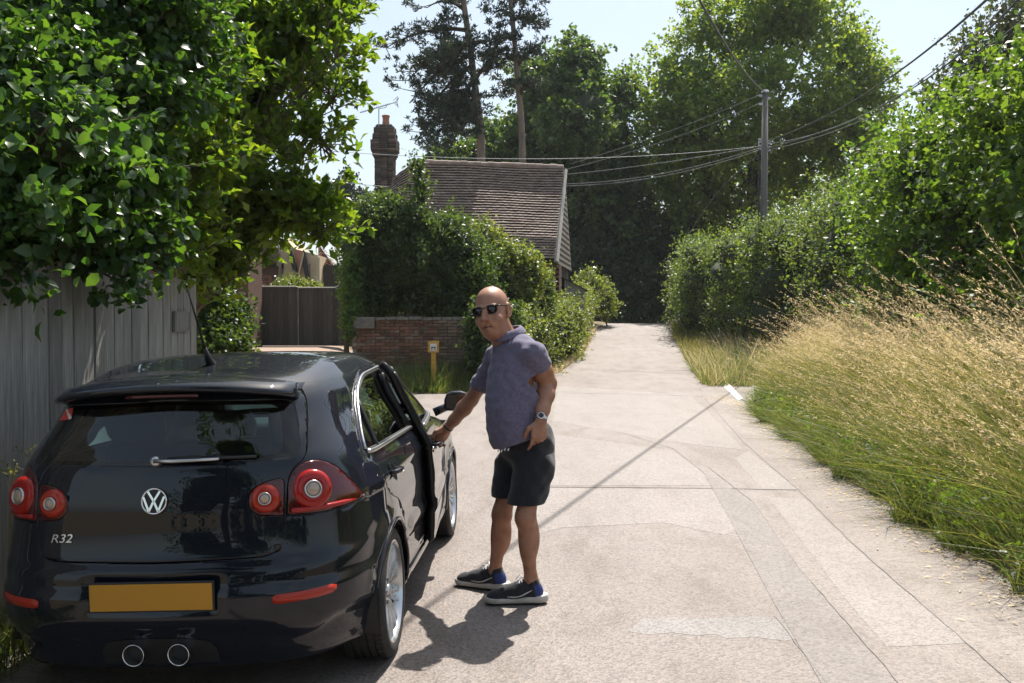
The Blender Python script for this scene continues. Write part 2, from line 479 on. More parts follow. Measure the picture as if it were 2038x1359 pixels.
def lump(p, f=1.0, ph=0.0):
    "cheap smooth noise in -1..1"
    q = p * f
    return (np.sin(q[:, 0] * 1.7 + 1.3 * np.sin(q[:, 1] * 1.1 + ph) + ph) + np.sin(q[:, 1] * 1.9 + 1.1 * np.sin(q[:, 2] * 1.3 + 2 * ph)) + np.sin(q[:, 2] * 2.1 + 1.2 * np.sin(q[:, 0] * 1.2 - ph))) / 3.0

def crown_leaves(lobes, n_sprig, per, leaf, spread, up=0.35, shell=(0.62, 1.06), droop=0.0, flat=0.35, holes=None, hang=0.0, sprig_out=0.8):
    """lobes: list of (centre, (rx, ry, rz)). Sprigs sit through the outer part of each lobe, leaves along each sprig.
    Returns pos, axis, normal, size."""
    C = np.array([c for c, r in lobes], float); Rr = np.array([r for c, r in lobes], float)
    w = (Rr[:, 0] * Rr[:, 1] + Rr[:, 1] * Rr[:, 2] + Rr[:, 0] * Rr[:, 2]); w = w / w.sum()
    k = rng.choice(len(C), n_sprig, p=w)
    d = rdir(n_sprig)
    rr = shell[0] + (shell[1] - shell[0]) * rng.random(n_sprig) ** 0.6
    rr = rr * (1 + 0.22 * lump(C[k] + d * Rr[k], 1.1 / max(0.3, float(Rr.mean()))) + 0.08 * lump(C[k] + d * Rr[k], 5.0 / max(0.3, float(Rr.mean())), 2.0))
    p = C[k] + d * Rr[k] * rr[:, None]
    if holes is not None:
        keep = lump(p, holes[0], 0.7) > holes[1]
        p, d = p[keep], d[keep]
    n = len(p)
    sd = unit(d * sprig_out + np.array([0, 0, up]) + rng.normal(size=(n, 3)) * 0.55)
    L = spread * rng.uniform(0.5, 1.4, n)
    t = rng.random((n, per))
    pos = p[:, None] + sd[:, None] * (t * L[:, None])[..., None] + rng.normal(size=(n, per, 3)) * (0.12 * spread)
    pos[..., 2] -= droop * (t * L[:, None]) ** 2
    ax = unit(sd[:, None] * 0.55 + rng.normal(size=(n, per, 3)) * 0.75 + np.array([0, 0, -hang]))
    nr = unit(d[:, None] * 0.45 + np.array([0, 0, flat + 0.2]) + rng.normal(size=(n, per, 3)) * 0.62)
    sz = leaf * rng.uniform(0.45, 1.3, (n, per))
    return pos.reshape(-1, 3), ax.reshape(-1, 3), nr.reshape(-1, 3), sz.ravel()

def sublobes(lobes, n=9, f=0.40, out=0.78):
    "smaller clumps round the surface of each lobe"
    res = []
    for c, r in lobes:
        c, r = np.array(c), np.array(r)
        for d in rdir(n):
            k = f * rng.uniform(0.65, 1.25)
            res.append((tuple(c + d * r * out * rng.uniform(0.85, 1.18)), tuple(np.maximum(r * k, r.min() * 0.22))))
    return res

def clumped(lobes, n_sprig, per, leaf, spread, sub=9, f=0.40, core=0.3, **kw):
    a = crown_leaves(sublobes(lobes, sub, f), int(n_sprig * (1 - core)), per, leaf, spread, **kw)
    kw2 = dict(kw); kw2['shell'] = (0.25, 0.8)
    b = crown_leaves(lobes, int(n_sprig * core), per, leaf * 1.15, spread, **kw2)
    return tuple(np.concatenate([p, q]) for p, q in zip(a, b))

M_INNER = mat('painted_shade_green', (0.018, 0.030, 0.011), 0.95, var=(0.035, 0.045, 0.018), vscale=6, bump=0.6)  # dark green of the added cores stands in for shade inside foliage
def shade_core(lobes, k, parent):
    "added solid lumps inside the lobes that block light leaking through the leaves"
    bmi = bmesh.new(); bmesh.ops.create_icosphere(bmi, subdivisions=2, radius=1.0)
    sv = np.array([v.co[:] for v in bmi.verts]); sf = np.array([[q.index for q in f.verts] for f in bmi.faces]); bmi.free()
    V, F = [], []
    for i, (c, r) in enumerate(lobes):
        p = np.array(c) + sv * np.array(r) * k
        p = p + sv * np.array(r) * (0.14 * rng.normal(size=(len(sv), 1)))
        V.append(p - np.array(parent.location)); F.append(sf + i * len(sv))
    o = link('shade_core', np_mesh('shade_core', np.concatenate(V), np.concatenate(F)), parent, M_INNER)
    o['kind'] = 'stuff'
    return o

def leaf_obj(name, data, tpl, m, parent, wid=1.0, kind=None, smooth=False):
    v, f = leaf_verts(*data, tpl, wid)
    if parent is not None: v = v - np.array(parent.location)
    o = link(name, smoothed(np_mesh(name, v, f), smooth), parent, m)
    if kind: o['kind'] = kind
    return o

def curve_pts(a, b, bend, n=6):
    a, b = Vector(a), Vector(b); c = (a + b) / 2 + Vector(bend)
    return [a * (1 - t) ** 2 + c * 2 * t * (1 - t) + b * t * t for t in [i / (n - 1) for i in range(n)]]

def woody(base, lobes, r0, m, parent, fork=0.35, name='trunk', sides=9, limb_r=0.32, twigs=3, top=None, sub='branch', maxlimb=14):
    "tapered trunk and limbs that reach into the lobes"
    base = Vector(base)
    cs = [Vector(c) for c, r in lobes]
    mean = sum(cs, Vector()) / len(cs)
    tp = Vector(top) if top is not None else Vector((mean.x, mean.y, mean.z))
    off = Vector(parent.location)
    mb = MB()
    tr = curve_pts(base, tp, ((random.random() - .5) * .3, (random.random() - .5) * .3, 0), 9)
    mb.tube([p - off for p in [base + Vector((0, 0, -0.15))] + tr], [r0 * 1.35] + [r0 * (1.15 - 0.75 * i / 8) for i in range(9)], sides)
    mb.build(name, m, parent, smooth=True)
    bb = MB()
    order = sorted(range(len(cs)), key=lambda i: -max(lobes[i][1]))[:maxlimb]
    for i in order:
        c = cs[i]
        t = min(7, max(1, int(2 + 5 * random.random() * (1 - fork)) + 1))
        st = tr[t]
        pts = curve_pts(st, c, (0, 0, abs(c.z - st.z) * 0.12 + 0.05), 6)
        rr = r0 * limb_r * (1.2 - 0.5 * t / 8)
        bb.tube([p - off for p in pts], [rr * (1 - 0.8 * j / 5) for j in range(6)], 6)
        for _ in range(twigs):
            q = pts[random.randint(2, 5)]
            rad = lobes[i][1]
            e = c + Vector([random.uniform(-0.8, 0.8) * rad[k] for k in range(3)])
            pp = curve_pts(q, e, (0, 0, 0.06), 4)
            bb.tube([p - off for p in pp], [rr * 0.3 * (1 - 0.75 * j / 3) for j in range(4)], 5)
    bb.build(sub, m, parent, smooth=True)

def lobe(u, v, r, Y, ry=None, rz=None, depth=None):
    c = P(u, v, Y); k = r * Y / FPX
    return (tuple(c), (k, (depth if depth is not None else k), (rz * Y / FPX if rz else k)))

M_BARK = mat('grey_brown_bark', (0.075, 0.06, 0.045), 0.9, var=(0.16, 0.135, 0.105), vscale=9, stretch=(1, 1, 0.2), bump=0.8, bscale=25)
M_BARK_D = mat('dark_bark', (0.035, 0.03, 0.023), 0.95, var=(0.08, 0.066, 0.05), vscale=9, stretch=(1, 1, 0.25), bump=0.6)
M_TWIG = mat('twig_brown', (0.06, 0.042, 0.026), 0.85, var=(0.12, 0.09, 0.055), vscale=20)
M_PINE_BARK = mat('pine_bark', (0.13, 0.105, 0.09), 0.9, var=(0.23, 0.185, 0.155), vscale=5, stretch=(1, 1, 0.3), bump=0.7)

ML_NEAR = leaf_mat('leaf_broad_dark', [(0.02, 0.055, 0.014), (0.034, 0.085, 0.018), (0.06, 0.12, 0.024), (0.034, 0.08, 0.028)], 0.45, 0.33)
ML_MAG = leaf_mat('leaf_oval_fresh', [(0.032, 0.070, 0.014), (0.055, 0.105, 0.019), (0.10, 0.145, 0.024), (0.06, 0.11, 0.02)], 0.58, 0.36, tcol=(3.0, 2.7, 0.7))
ML_BEECHH = leaf_mat('leaf_beech_hedge', [(0.034, 0.078, 0.022), (0.055, 0.105, 0.026), (0.10, 0.155, 0.036), (0.065, 0.12, 0.028)], 0.48, 0.46)
ML_MIX = leaf_mat('leaf_hedgerow', [(0.042, 0.08, 0.034), (0.07, 0.115, 0.042), (0.12, 0.155, 0.06), (0.06, 0.10, 0.04)], 0.42, 0.5)
ML_IVY = leaf_mat('leaf_ivy', [(0.024, 0.05, 0.02), (0.038, 0.07, 0.024), (0.06, 0.095, 0.03), (0.04, 0.065, 0.024)], 0.46, 0.42)
ML_SHRUB = leaf_mat('leaf_pale_shrub', [(0.075, 0.12, 0.045), (0.12, 0.165, 0.06), (0.17, 0.19, 0.07), (0.09, 0.135, 0.05)], 0.4, 0.42)
ML_CHEST = leaf_mat('leaf_chestnut', [(0.034, 0.074, 0.032), (0.054, 0.10, 0.04), (0.09, 0.135, 0.05), (0.045, 0.086, 0.036)], 0.46, 0.45)
ML_BEECH = leaf_mat('leaf_beech_tree', [(0.065, 0.125, 0.036), (0.10, 0.165, 0.044), (0.165, 0.205, 0.052), (0.085, 0.145, 0.04)], 0.54, 0.45)
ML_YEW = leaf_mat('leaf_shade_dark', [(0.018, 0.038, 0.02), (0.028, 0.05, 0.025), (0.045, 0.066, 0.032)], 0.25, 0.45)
ML_PINE = leaf_mat('pine_needles', [(0.014, 0.03, 0.022), (0.022, 0.042, 0.028), (0.034, 0.052, 0.03)], 0.12, 0.5)
ML_ASH = leaf_mat('leaf_ash', [(0.03, 0.05, 0.025), (0.05, 0.07, 0.032), (0.075, 0.075, 0.04)], 0.35, 0.4)

GAP_RNG = random.Random(5)

# ---- far trees
def far_tree(name, label, lobes, base, r0, m_leaf, n_sprig, per, leaf, spread, group=None, tpl=LEAF_SMALL, bark=M_BARK_D, core_k=0.62, cat='tree', **kw):
    root = empty(name, base)
    tag(root, label, cat, group)
    d = clumped(lobes, n_sprig, per, leaf, spread, **kw)
    leaf_obj('crown', d, tpl, m_leaf, root)
    if core_k: shade_core(lobes, core_k, root)
    woody(base, lobes, r0, bark, root)
    return root

def gpt(x, y):
    return (x, y, float(gz(x, y)))

Yc = 58
L = [lobe(1120, 175, 80, Yc), lobe(1195, 205, 75, Yc + 1), lobe(1150, 130, 58, Yc), lobe(1080, 250, 85, Yc), lobe(1205, 290, 82, Yc - 1), lobe(1110, 350, 80, Yc),
     lobe(1195, 395, 85, Yc), lobe(1010, 300, 70, Yc + 2), lobe(950, 330, 70, Yc + 2), lobe(1150, 250, 90, Yc - 2), lobe(1240, 340, 45, Yc), lobe(900, 350, 60, Yc + 3), lobe(1060, 150, 45, Yc)]
far_tree('chestnut_tree', 'big round-topped dark green tree behind the barn roof', L, gpt(P(1130, 600, Yc).x, Yc), 0.45, ML_CHEST, 6400, 12, 0.265, 0.6, up=-0.1, hang=0.5, f=0.34, sub=12, core_k=0.5)
Yb = 57
L = [lobe(1400, 110, 90, Yb), lobe(1500, 50, 110, Yb), lobe(1620, 60, 105, Yb), lobe(1700, 150, 75, Yb), lobe(1735, 225, 55, Yb), lobe(1345, 200, 78, Yb), lobe(1310, 290, 68, Yb),
     lobe(1420, 240, 105, Yb - 2), lobe(1560, 190, 110, Yb - 2), lobe(1655, 250, 95, Yb - 1), lobe(1380, 350, 85, Yb), lobe(1480, 340, 95, Yb), lobe(1610, 350, 90, Yb + 1), lobe(1700, 320, 60, Yb),
     lobe(1335, 400, 60, Yb + 1), lobe(1420, 430, 70, Yb + 2), lobe(1290, 360, 40, Yb), lobe(1560, 20, 90, Yb)]
far_tree('beech_tree', 'huge spreading tree with yellow-green crown behind the utility pole', L, gpt(P(1500, 600, Yb).x, Yb), 0.6, ML_BEECH, 9200, 12, 0.235, 0.75, up=0.1, hang=0.2, f=0.32, sub=13, core=0.28, core_k=0, holes=(0.33, -0.72))
Yy = 58
L = [lobe(1180, 480, 80, Yy), lobe(1235, 560, 70, Yy), lobe(1150, 560, 60, Yy - 1), lobe(1270, 465, 70, Yy), lobe(1300, 560, 70, Yy + 3), lobe(1150, 420, 60, Yy), lobe(1240, 420, 60, Yy), lobe(1210, 610, 60, Yy + 5), lobe(1290, 610, 60, Yy + 6), lobe(1350, 520, 70, Yy + 2), lobe(1340, 470, 60, Yy)]
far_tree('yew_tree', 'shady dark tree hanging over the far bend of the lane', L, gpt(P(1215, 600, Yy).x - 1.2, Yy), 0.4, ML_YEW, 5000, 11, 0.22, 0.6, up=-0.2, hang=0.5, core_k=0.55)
Yq = 34
L = [lobe(1985, 80, 75, Yq), lobe(2050, 40, 85, Yq), lobe(1935, 170, 55, Yq), lobe(2040, 160, 85, Yq), lobe(1880, 205, 45, Yq), lobe(1930, 250, 60, Yq), lobe(1850, 255, 40, Yq), lobe(2010, 240, 70, Yq), lobe(1900, 300, 60, Yq)]
far_tree('ash_tree', 'thin-leaved grey-green tree above the hedge at far right', L, gpt(P(1990, 400, Yq).x, Yq), 0.3, ML_ASH, 1900, 11, 0.16, 0.6, up=0.1, holes=(0.9, -0.35), core_k=0)
Yf = 80
L = [lobe(685, 380, 22, Yf, rz=16), lobe(690, 405, 30, Yf, rz=12), lobe(680, 430, 34, Yf, rz=14), lobe(695, 350, 10, Yf, rz=10), lobe(690, 460, 34, Yf, rz=14), lobe(715, 392, 16, Yf, rz=8), lobe(660, 415, 16, Yf, rz=8)]
far_tree('cedar_tree', 'distant conifer with flat layered boughs left of the chimney', L, (P(688, 500, Yf).x, Yf, 0.0), 0.3, ML_PINE, 700, 9, 0.3, 0.8, up=0.0, core_k=0)
# wood beyond the crest that closes the view
Yw = 76
L = [lobe(u, v, 62, Yw + random.uniform(-3, 4)) for u, v in [(1090, 560), (1160, 570), (1230, 585), (1300, 580), (1370, 560), (1440, 540), (1120, 480), (1210, 490), (1300, 490), (1390, 480), (1020, 500), (1240, 640), (1310, 640), (1180, 640), (960, 480), (1480, 500), (900, 470), (1550, 480)]]
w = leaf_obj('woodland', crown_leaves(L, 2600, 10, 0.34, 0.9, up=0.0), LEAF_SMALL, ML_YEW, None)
tag(w, 'dark mass of woodland closing the end of the lane', kind='stuff')

# ---- the two pines
M_needle = ML_PINE
def pine(label, base, trunk_pix, Yp, boughs, r0):
    root = empty('pine_tree', base); tag(root, label, 'tree', 'tall pines behind the barn')
    off = Vector(base)
    mb = MB()
    pts = [Vector(base)] + [P(u, v, Yp) for u, v in trunk_pix]
    n = len(pts)
    mb.tube([p - off for p in pts], [r0 * (1.1 - 0.55 * i / (n - 1)) for i in range(n)], 10)
    mb.build('trunk', M_PINE_BARK, root, smooth=True)
    bb = MB(); pos = []
    for (u0, v0, u1, v1, dY, dens) in boughs:
        a = P(u0, v0, Yp); b = P(u1, v1, Yp + dY)
        pp = curve_pts(a, b, (0, 0, 0.7), 8)
        bb.tube([p - off for p in pp], [0.11 * (1 - 0.8 * j / 7) for j in range(8)], 5)
        Lb = (b - a).length
        for _ in range(int(1.25 * dens * Lb)):
            t = random.uniform(0.22, 1.05); q = pp[min(7, int(t * 7))]
            e = q + Vector((random.gauss(0, .42), random.gauss(0, .6), random.gauss(0.0, .24)))
            bb.tube([q - off, e - off], [0.025, 0.01], 4, cap=False)
            for _ in range(6):
                pos.append(e + Vector((random.gauss(0, .17), random.gauss(0, .18), random.gauss(0.06, .09))))
    bb.build('branch', M_BARK_D, root, smooth=True)
    pos = np.array(pos); m = 10                     # tufts of needles
    pp = np.repeat(pos, m, 0)
    ax = unit(rdir(len(pp)) + np.array([0, 0, 0.45]))
    leaf_obj('needles', (pp, ax, rdir(len(pp)), rng.uniform(0.14, 0.27, len(pp))), LEAF_SMALL, M_needle, root, wid=0.36)
    return root
Yp = 44
b0 = P(962, 330, Yp)
pine('leftmost tall pine with a bare straight trunk and long boughs to the left', gpt(b0.x + 0.4, Yp), [(960, 380), (956, 250), (945, 170), (935, 90), (922, 0), (912, -110)], Yp,
     [(930, 60, 768, 95, -1, 7), (934, 85, 812, 160, 1, 9), (938, 110, 815, 205, 0, 9), (940, 130, 835, 250, -1, 8), (947, 185, 825, 285, 1, 9), (952, 215, 850, 290, -1, 8), (925, 20, 850, 15, 1, 6), (918, -40, 870, -20, 0, 7),
      (945, 160, 1000, 120, 1, 7), (938, 90, 985, 110, -1, 7), (950, 200, 880, 240, 2, 9), (952, 230, 890, 300, -2, 8), (935, 95, 880, 130, -2, 8), (948, 190, 900, 220, 1, 8), (920, -10, 965, -30, 0, 5)], 0.20)
b0 = P(1041, 330, Yp + 1)
pine('right hand tall pine with thick upper boughs beside the chestnut crown', gpt(b0.x, Yp + 1), [(1042, 380), (1038, 250), (1030, 150), (1022, 60), (1014, -20), (1008, -110)], Yp + 1,
     [(1020, 40, 1085, 60, 0, 9), (1018, 10, 1070, -10, 1, 9), (1026, 80, 975, 90, -1, 9), (1030, 120, 985, 140, 1, 9), (1022, 40, 980, 30, 0, 8), (1030, 130, 1075, 110, -1, 8), (1016, -10, 965, -20, 1, 8), (1012, -60, 1060, -60, 0, 7), (1012, -40, 975, -60, 0, 7), (1034, 180, 1000, 190, 1, 8), (1035, 190, 1062, 170, -1, 7)], 0.16)

# ---- hedges on the right
def hedge(name, label, lobes, base, m_leaf, n_sprig, per, leaf, spread, tpl, cat='hedge', stems=True, group=None, core_k=0.6, **kw):
    root = empty(name, base); tag(root, label, cat, group)
    leaf_obj('foliage', clumped(lobes, n_sprig, per, leaf, spread, **kw), tpl, m_leaf, root)
    if core_k: shade_core(lobes, core_k, root)
    if stems:
        bb = MB(); off = Vector(base)
        for c, r in lobes:
            g = Vector(gpt(c[0] + random.uniform(-.2, .2), c[1] + random.uniform(-.2, .2)))
            for _ in range(2):
                e = Vector(c) + Vector([random.uniform(-.7, .7) * q for q in r])
                bb.tube([p - off for p in curve_pts(g, e, (random.uniform(-.2, .2), random.uniform(-.2, .2), .1), 5)], [0.035, 0.028, 0.02, 0.013, 0.006], 5)
        st = bb.build('stem', M_TWIG, root, smooth=True); st['kind'] = 'stuff'
    return root

def wall_lobes(path, height, r, n, zlow=0.5, wob=0.3):
    "lobes filling a hedge that follows path [(x, y, top)]"
    out = []
    seg = np.array(path, float)
    dist = np.concatenate([[0], np.cumsum(np.linalg.norm(np.diff(seg[:, :2], axis=0), axis=1))])
    for s in np.linspace(0, dist[-1], n):
        x, y, tp = (np.interp(s, dist, seg[:, k]) for k in range(3))
        g = float(gz(x, y)); z = g + zlow + r * 0.3
        while z < tp - r * 0.55:
            out.append(((x + random.uniform(-wob, wob), y + random.uniform(-wob, wob), z), (r * random.uniform(.85, 1.15), r * random.uniform(.85, 1.15), r * random.uniform(.8, 1.1))))
            z += r * 0.95
        out.append(((x + random.uniform(-wob, wob), y, tp - r * 0.55), (r * .9, r * .95, r * .7)))
    return out

L = wall_lobes([(6.2, 9.6, 4.6), (6.35, 11.5, 4.75), (6.7, 15, 4.7), (7.3, 17.5, 4.55)], 3, 1.0, 8)
hedge('beech_hedge', 'tall fresh green broad-leaved hedge above the long grass at right', L, (6.3, 11.5, float(gz(6.3, 11.5))), ML_BEECHH, 6200, 12, 0.095, 0.40, LEAF_SMALL, up=0.25, flat=0.6, core_k=0.5, sub=10, f=0.42)
L = wall_lobes([(8.0, 19.5, 4.5), (8.4, 23, 4.6), (8.7, 26, 4.6)], 3, 1.25, 7)
hedge('hedgerow', 'pale green hedgerow with a few pink sprigs, in front of the pole', L, (8.4, 23, float(gz(8.4, 23))), ML_MIX, 3900, 12, 0.085, 0.5, LEAF_SMALL, up=0.3)
L = wall_lobes([(8.2, 27.5, 4.4), (8.1, 32, 4.6), (8.3, 36, 4.7)], 3, 1.2, 7)
hedge('hedgerow', 'grey-green hedgerow below the pole on the bend of the lane', L, (8.2, 32, float(gz(8.2, 32))), ML_MIX, 3200, 11, 0.095, 0.5, LEAF_SMALL, up=0.2)
L = wall_lobes([(7.9, 38.5, 4.7), (8.2, 42, 4.6), (9.3, 46, 5.0)], 3, 1.25, 7)
hedge('hedgerow', 'far silvery green bush bulging over the edge of the lane', L, (8.2, 42, float(gz(8.2, 42))), ML_MIX, 3200, 11, 0.11, 0.5, LEAF_SMALL, up=0.1)

L = [lobe_w for lobe_w in [((-5.5 + i * 1.1, -9.5 + 1.2 * math.sin(i * 1.7), 2.0 + 1.1 * (i % 3)), (1.5, 1.4, 1.7)) for i in range(5)]] + [((-4.6, -10.5, 6.2), (2.2, 2.0, 1.9)), ((-2.6, -10.0, 4.8), (1.6, 1.6, 1.6)), ((-2.6, -1.6, 8.6), (1.8, 1.8, 1.4)), ((-4.0, -3.5, 7.8), (1.8, 1.8, 1.5)), ((-1.6, -3.2, 9.8), (1.7, 1.8, 1.4)), ((-3.4, -6.5, 8.0), (2.0, 2.0, 1.6))]
far_tree('oak_tree', 'bushy green tree mirrored in the rear screen of the car', L, gpt(-4.2, -10), 0.25, ML_BEECHH, 1700, 10, 0.14, 0.5)
L = wall_lobes([(5.2, -4, 2.8), (5.4, -10, 3.2), (4.5, -18, 3.6), (1.0, -26, 3.6), (-6, -28, 3.4)], 3, 1.3, 13)
hedge('hedgerow', 'long hedgerow mirrored in the dark paint of the car', L, (4.6, -12, 0), ML_MIX, 1500, 10, 0.16, 0.5, LEAF_SMALL, stems=False)

# ---- bushes and hedge at the left of the lane
L = wall_lobes([(-0.3, 23.6, 1.75), (0.45, 26.5, 1.95), (1.55, 31, 2.2), (2.3, 36, 2.5), (2.9, 41, 2.9)], 2, 0.62, 17, zlow=0.1, wob=0.12)
hedge('roadside_hedge', 'low clipped hedge along the left edge of the lane by the barn', L, (1.2, 31, float(gz(1.2, 31))), ML_SHRUB, 6000, 9, 0.075, 0.3, LEAF_SMALL, up=0.2)
Yi = 23.6
L = [lobe(760, 470, 75, Yi, depth=.9), lobe(790, 540, 85, Yi, depth=.9), lobe(880, 560, 80, Yi, depth=.9), lobe(775, 445, 50, Yi, depth=.7), lobe(850, 490, 66, Yi, depth=.9), lobe(905, 500, 62, Yi, depth=.8), lobe(725, 560, 40, Yi, depth=.8), lobe(940, 560, 48, Yi, depth=.8),
     lobe(735, 440, 42, Yi, depth=.8), lobe(762, 415, 20, Yi, depth=.5), lobe(828, 440, 32, Yi, depth=.6), lobe(845, 600, 50, Yi, depth=.7), lobe(740, 600, 36, Yi, depth=.7), lobe(910, 600, 40, Yi - .3, depth=.6), lobe(715, 500, 30, Yi, depth=.6), lobe(950, 520, 32, Yi + .3, depth=.6), lobe(838, 385, 12, Yi, rz=30, depth=.25), lobe(834, 335, 6, Yi, rz=28, depth=.15)]
hedge('ivy_bush', 'massive rounded ivy-leaved bush growing over the old brick wall', L, (P(820, 600, Yi).x, Yi, float(gz(P(820, 600, Yi).x, Yi))), ML_IVY, 7400, 11, 0.085, 0.30, LEAF_SMALL, cat='bush', up=0.35)
L = [lobe(700, 560, 12, 22.8, rz=50, depth=.5), lobe(702, 640, 10, 22.6, rz=45, depth=.4), lobe(697, 600, 12, 22.7, rz=50, depth=.4)]
hedge('ivy', 'strip of bright ivy hanging over the left end of the brick wall', L, (P(700, 640, 22.7).x, 22.7, float(gz(P(700, 640, 22.7).x, 22.7))), ML_BEECHH, 700, 10, 0.08, 0.2, LEAF_SMALL, cat='ivy', hang=0.8)
L = [lobe(962, 640, 26, 21.9, rz=40, depth=.4), lobe(960, 690, 22, 21.7, rz=34, depth=.4), lobe(990, 630, 30, 22.4, depth=.5), lobe(950, 720, 18, 21.5, rz=24, depth=.3)]
hedge('ivy', 'dark ivy hanging over the right end of the brick wall behind the man', L, (P(950, 690, 21.9).x, 21.9, float(gz(P(950, 690, 21.9).x, 21.9))), ML_IVY, 1300, 10, 0.085, 0.25, LEAF_SMALL, cat='ivy', hang=0.6)
Yh = 27.0
L = [lobe(1000, 540, 50, Yh), lobe(1040, 560, 40, Yh), lobe(990, 500, 34, Yh), lobe(1020, 595, 45, Yh), lobe(960, 470, 30, Yh), lobe(1050, 530, 28, Yh)]
hedge('shrub', 'sunlit pale shrub in front of the tiled barn roof', L, (P(1010, 620, Yh).x, Yh, float(gz(P(1010, 620, Yh).x, Yh))), ML_SHRUB, 2000, 10, 0.085, 0.35, LEAF_SMALL, cat='shrub', up=0.5)
L = [lobe(1066, 552, 22, 28, rz=28), lobe(1072, 595, 22, 28), lobe(1065, 580, 24, 28)]
hedge('shrub', 'small blue-green shrub at the foot of the barn gable', L, (P(1080, 620, 28).x, 28, float(gz(P(1080, 620, 28).x, 28))), ML_MIX, 900, 10, 0.08, 0.3, LEAF_SMALL, cat='shrub')
L = [lobe(1175, 575, 30, 44), lobe(1200, 600, 26, 45), lobe(1150, 600, 26, 44)]
hedge('shrub', 'brownish green shrub beyond the end of the roadside hedge', L, (P(1178, 640, 44).x, 44, float(gz(P(1178, 640, 44).x, 44))), ML_SHRUB, 800, 10, 0.12, 0.4, LEAF_SMALL, cat='shrub')
Yk = 11.5
L = [lobe(430, 640, 34, Yk, rz=42, depth=.4), lobe(465, 640, 26, Yk + .3, rz=40, depth=.4), lobe(415, 690, 26, Yk - .3, depth=.35), lobe(450, 690, 30, Yk, depth=.4), lobe(420, 590, 24, Yk, depth=.3), lobe(440, 740, 40, Yk, depth=.4), lobe(480, 680, 14, Yk, depth=.3), lobe(430, 800, 50, Yk, depth=.4)]
hedge('laurel_bush', 'sunlit small-leaved bush between the plank fence end and the gate', L, (P(440, 800, Yk).x, Yk, float(gz(P(440, 800, Yk).x, Yk))), ML_IVY, 1500, 11, 0.062, 0.2, LEAF_MID, cat='bush', up=0.3)
L = [lobe(566, 572, 16, 33, rz=12), lobe(595, 575, 16, 33, rz=14), lobe(622, 578, 12, 33, rz=9)]
hedge('shrub', 'young garden shrub showing just above the gate', L, (P(590, 590, 33).x, 33, 1.0), ML_SHRUB, 260, 9, 0.09, 0.3, LEAF_SMALL, cat='shrub', up=0.6, core_k=0)

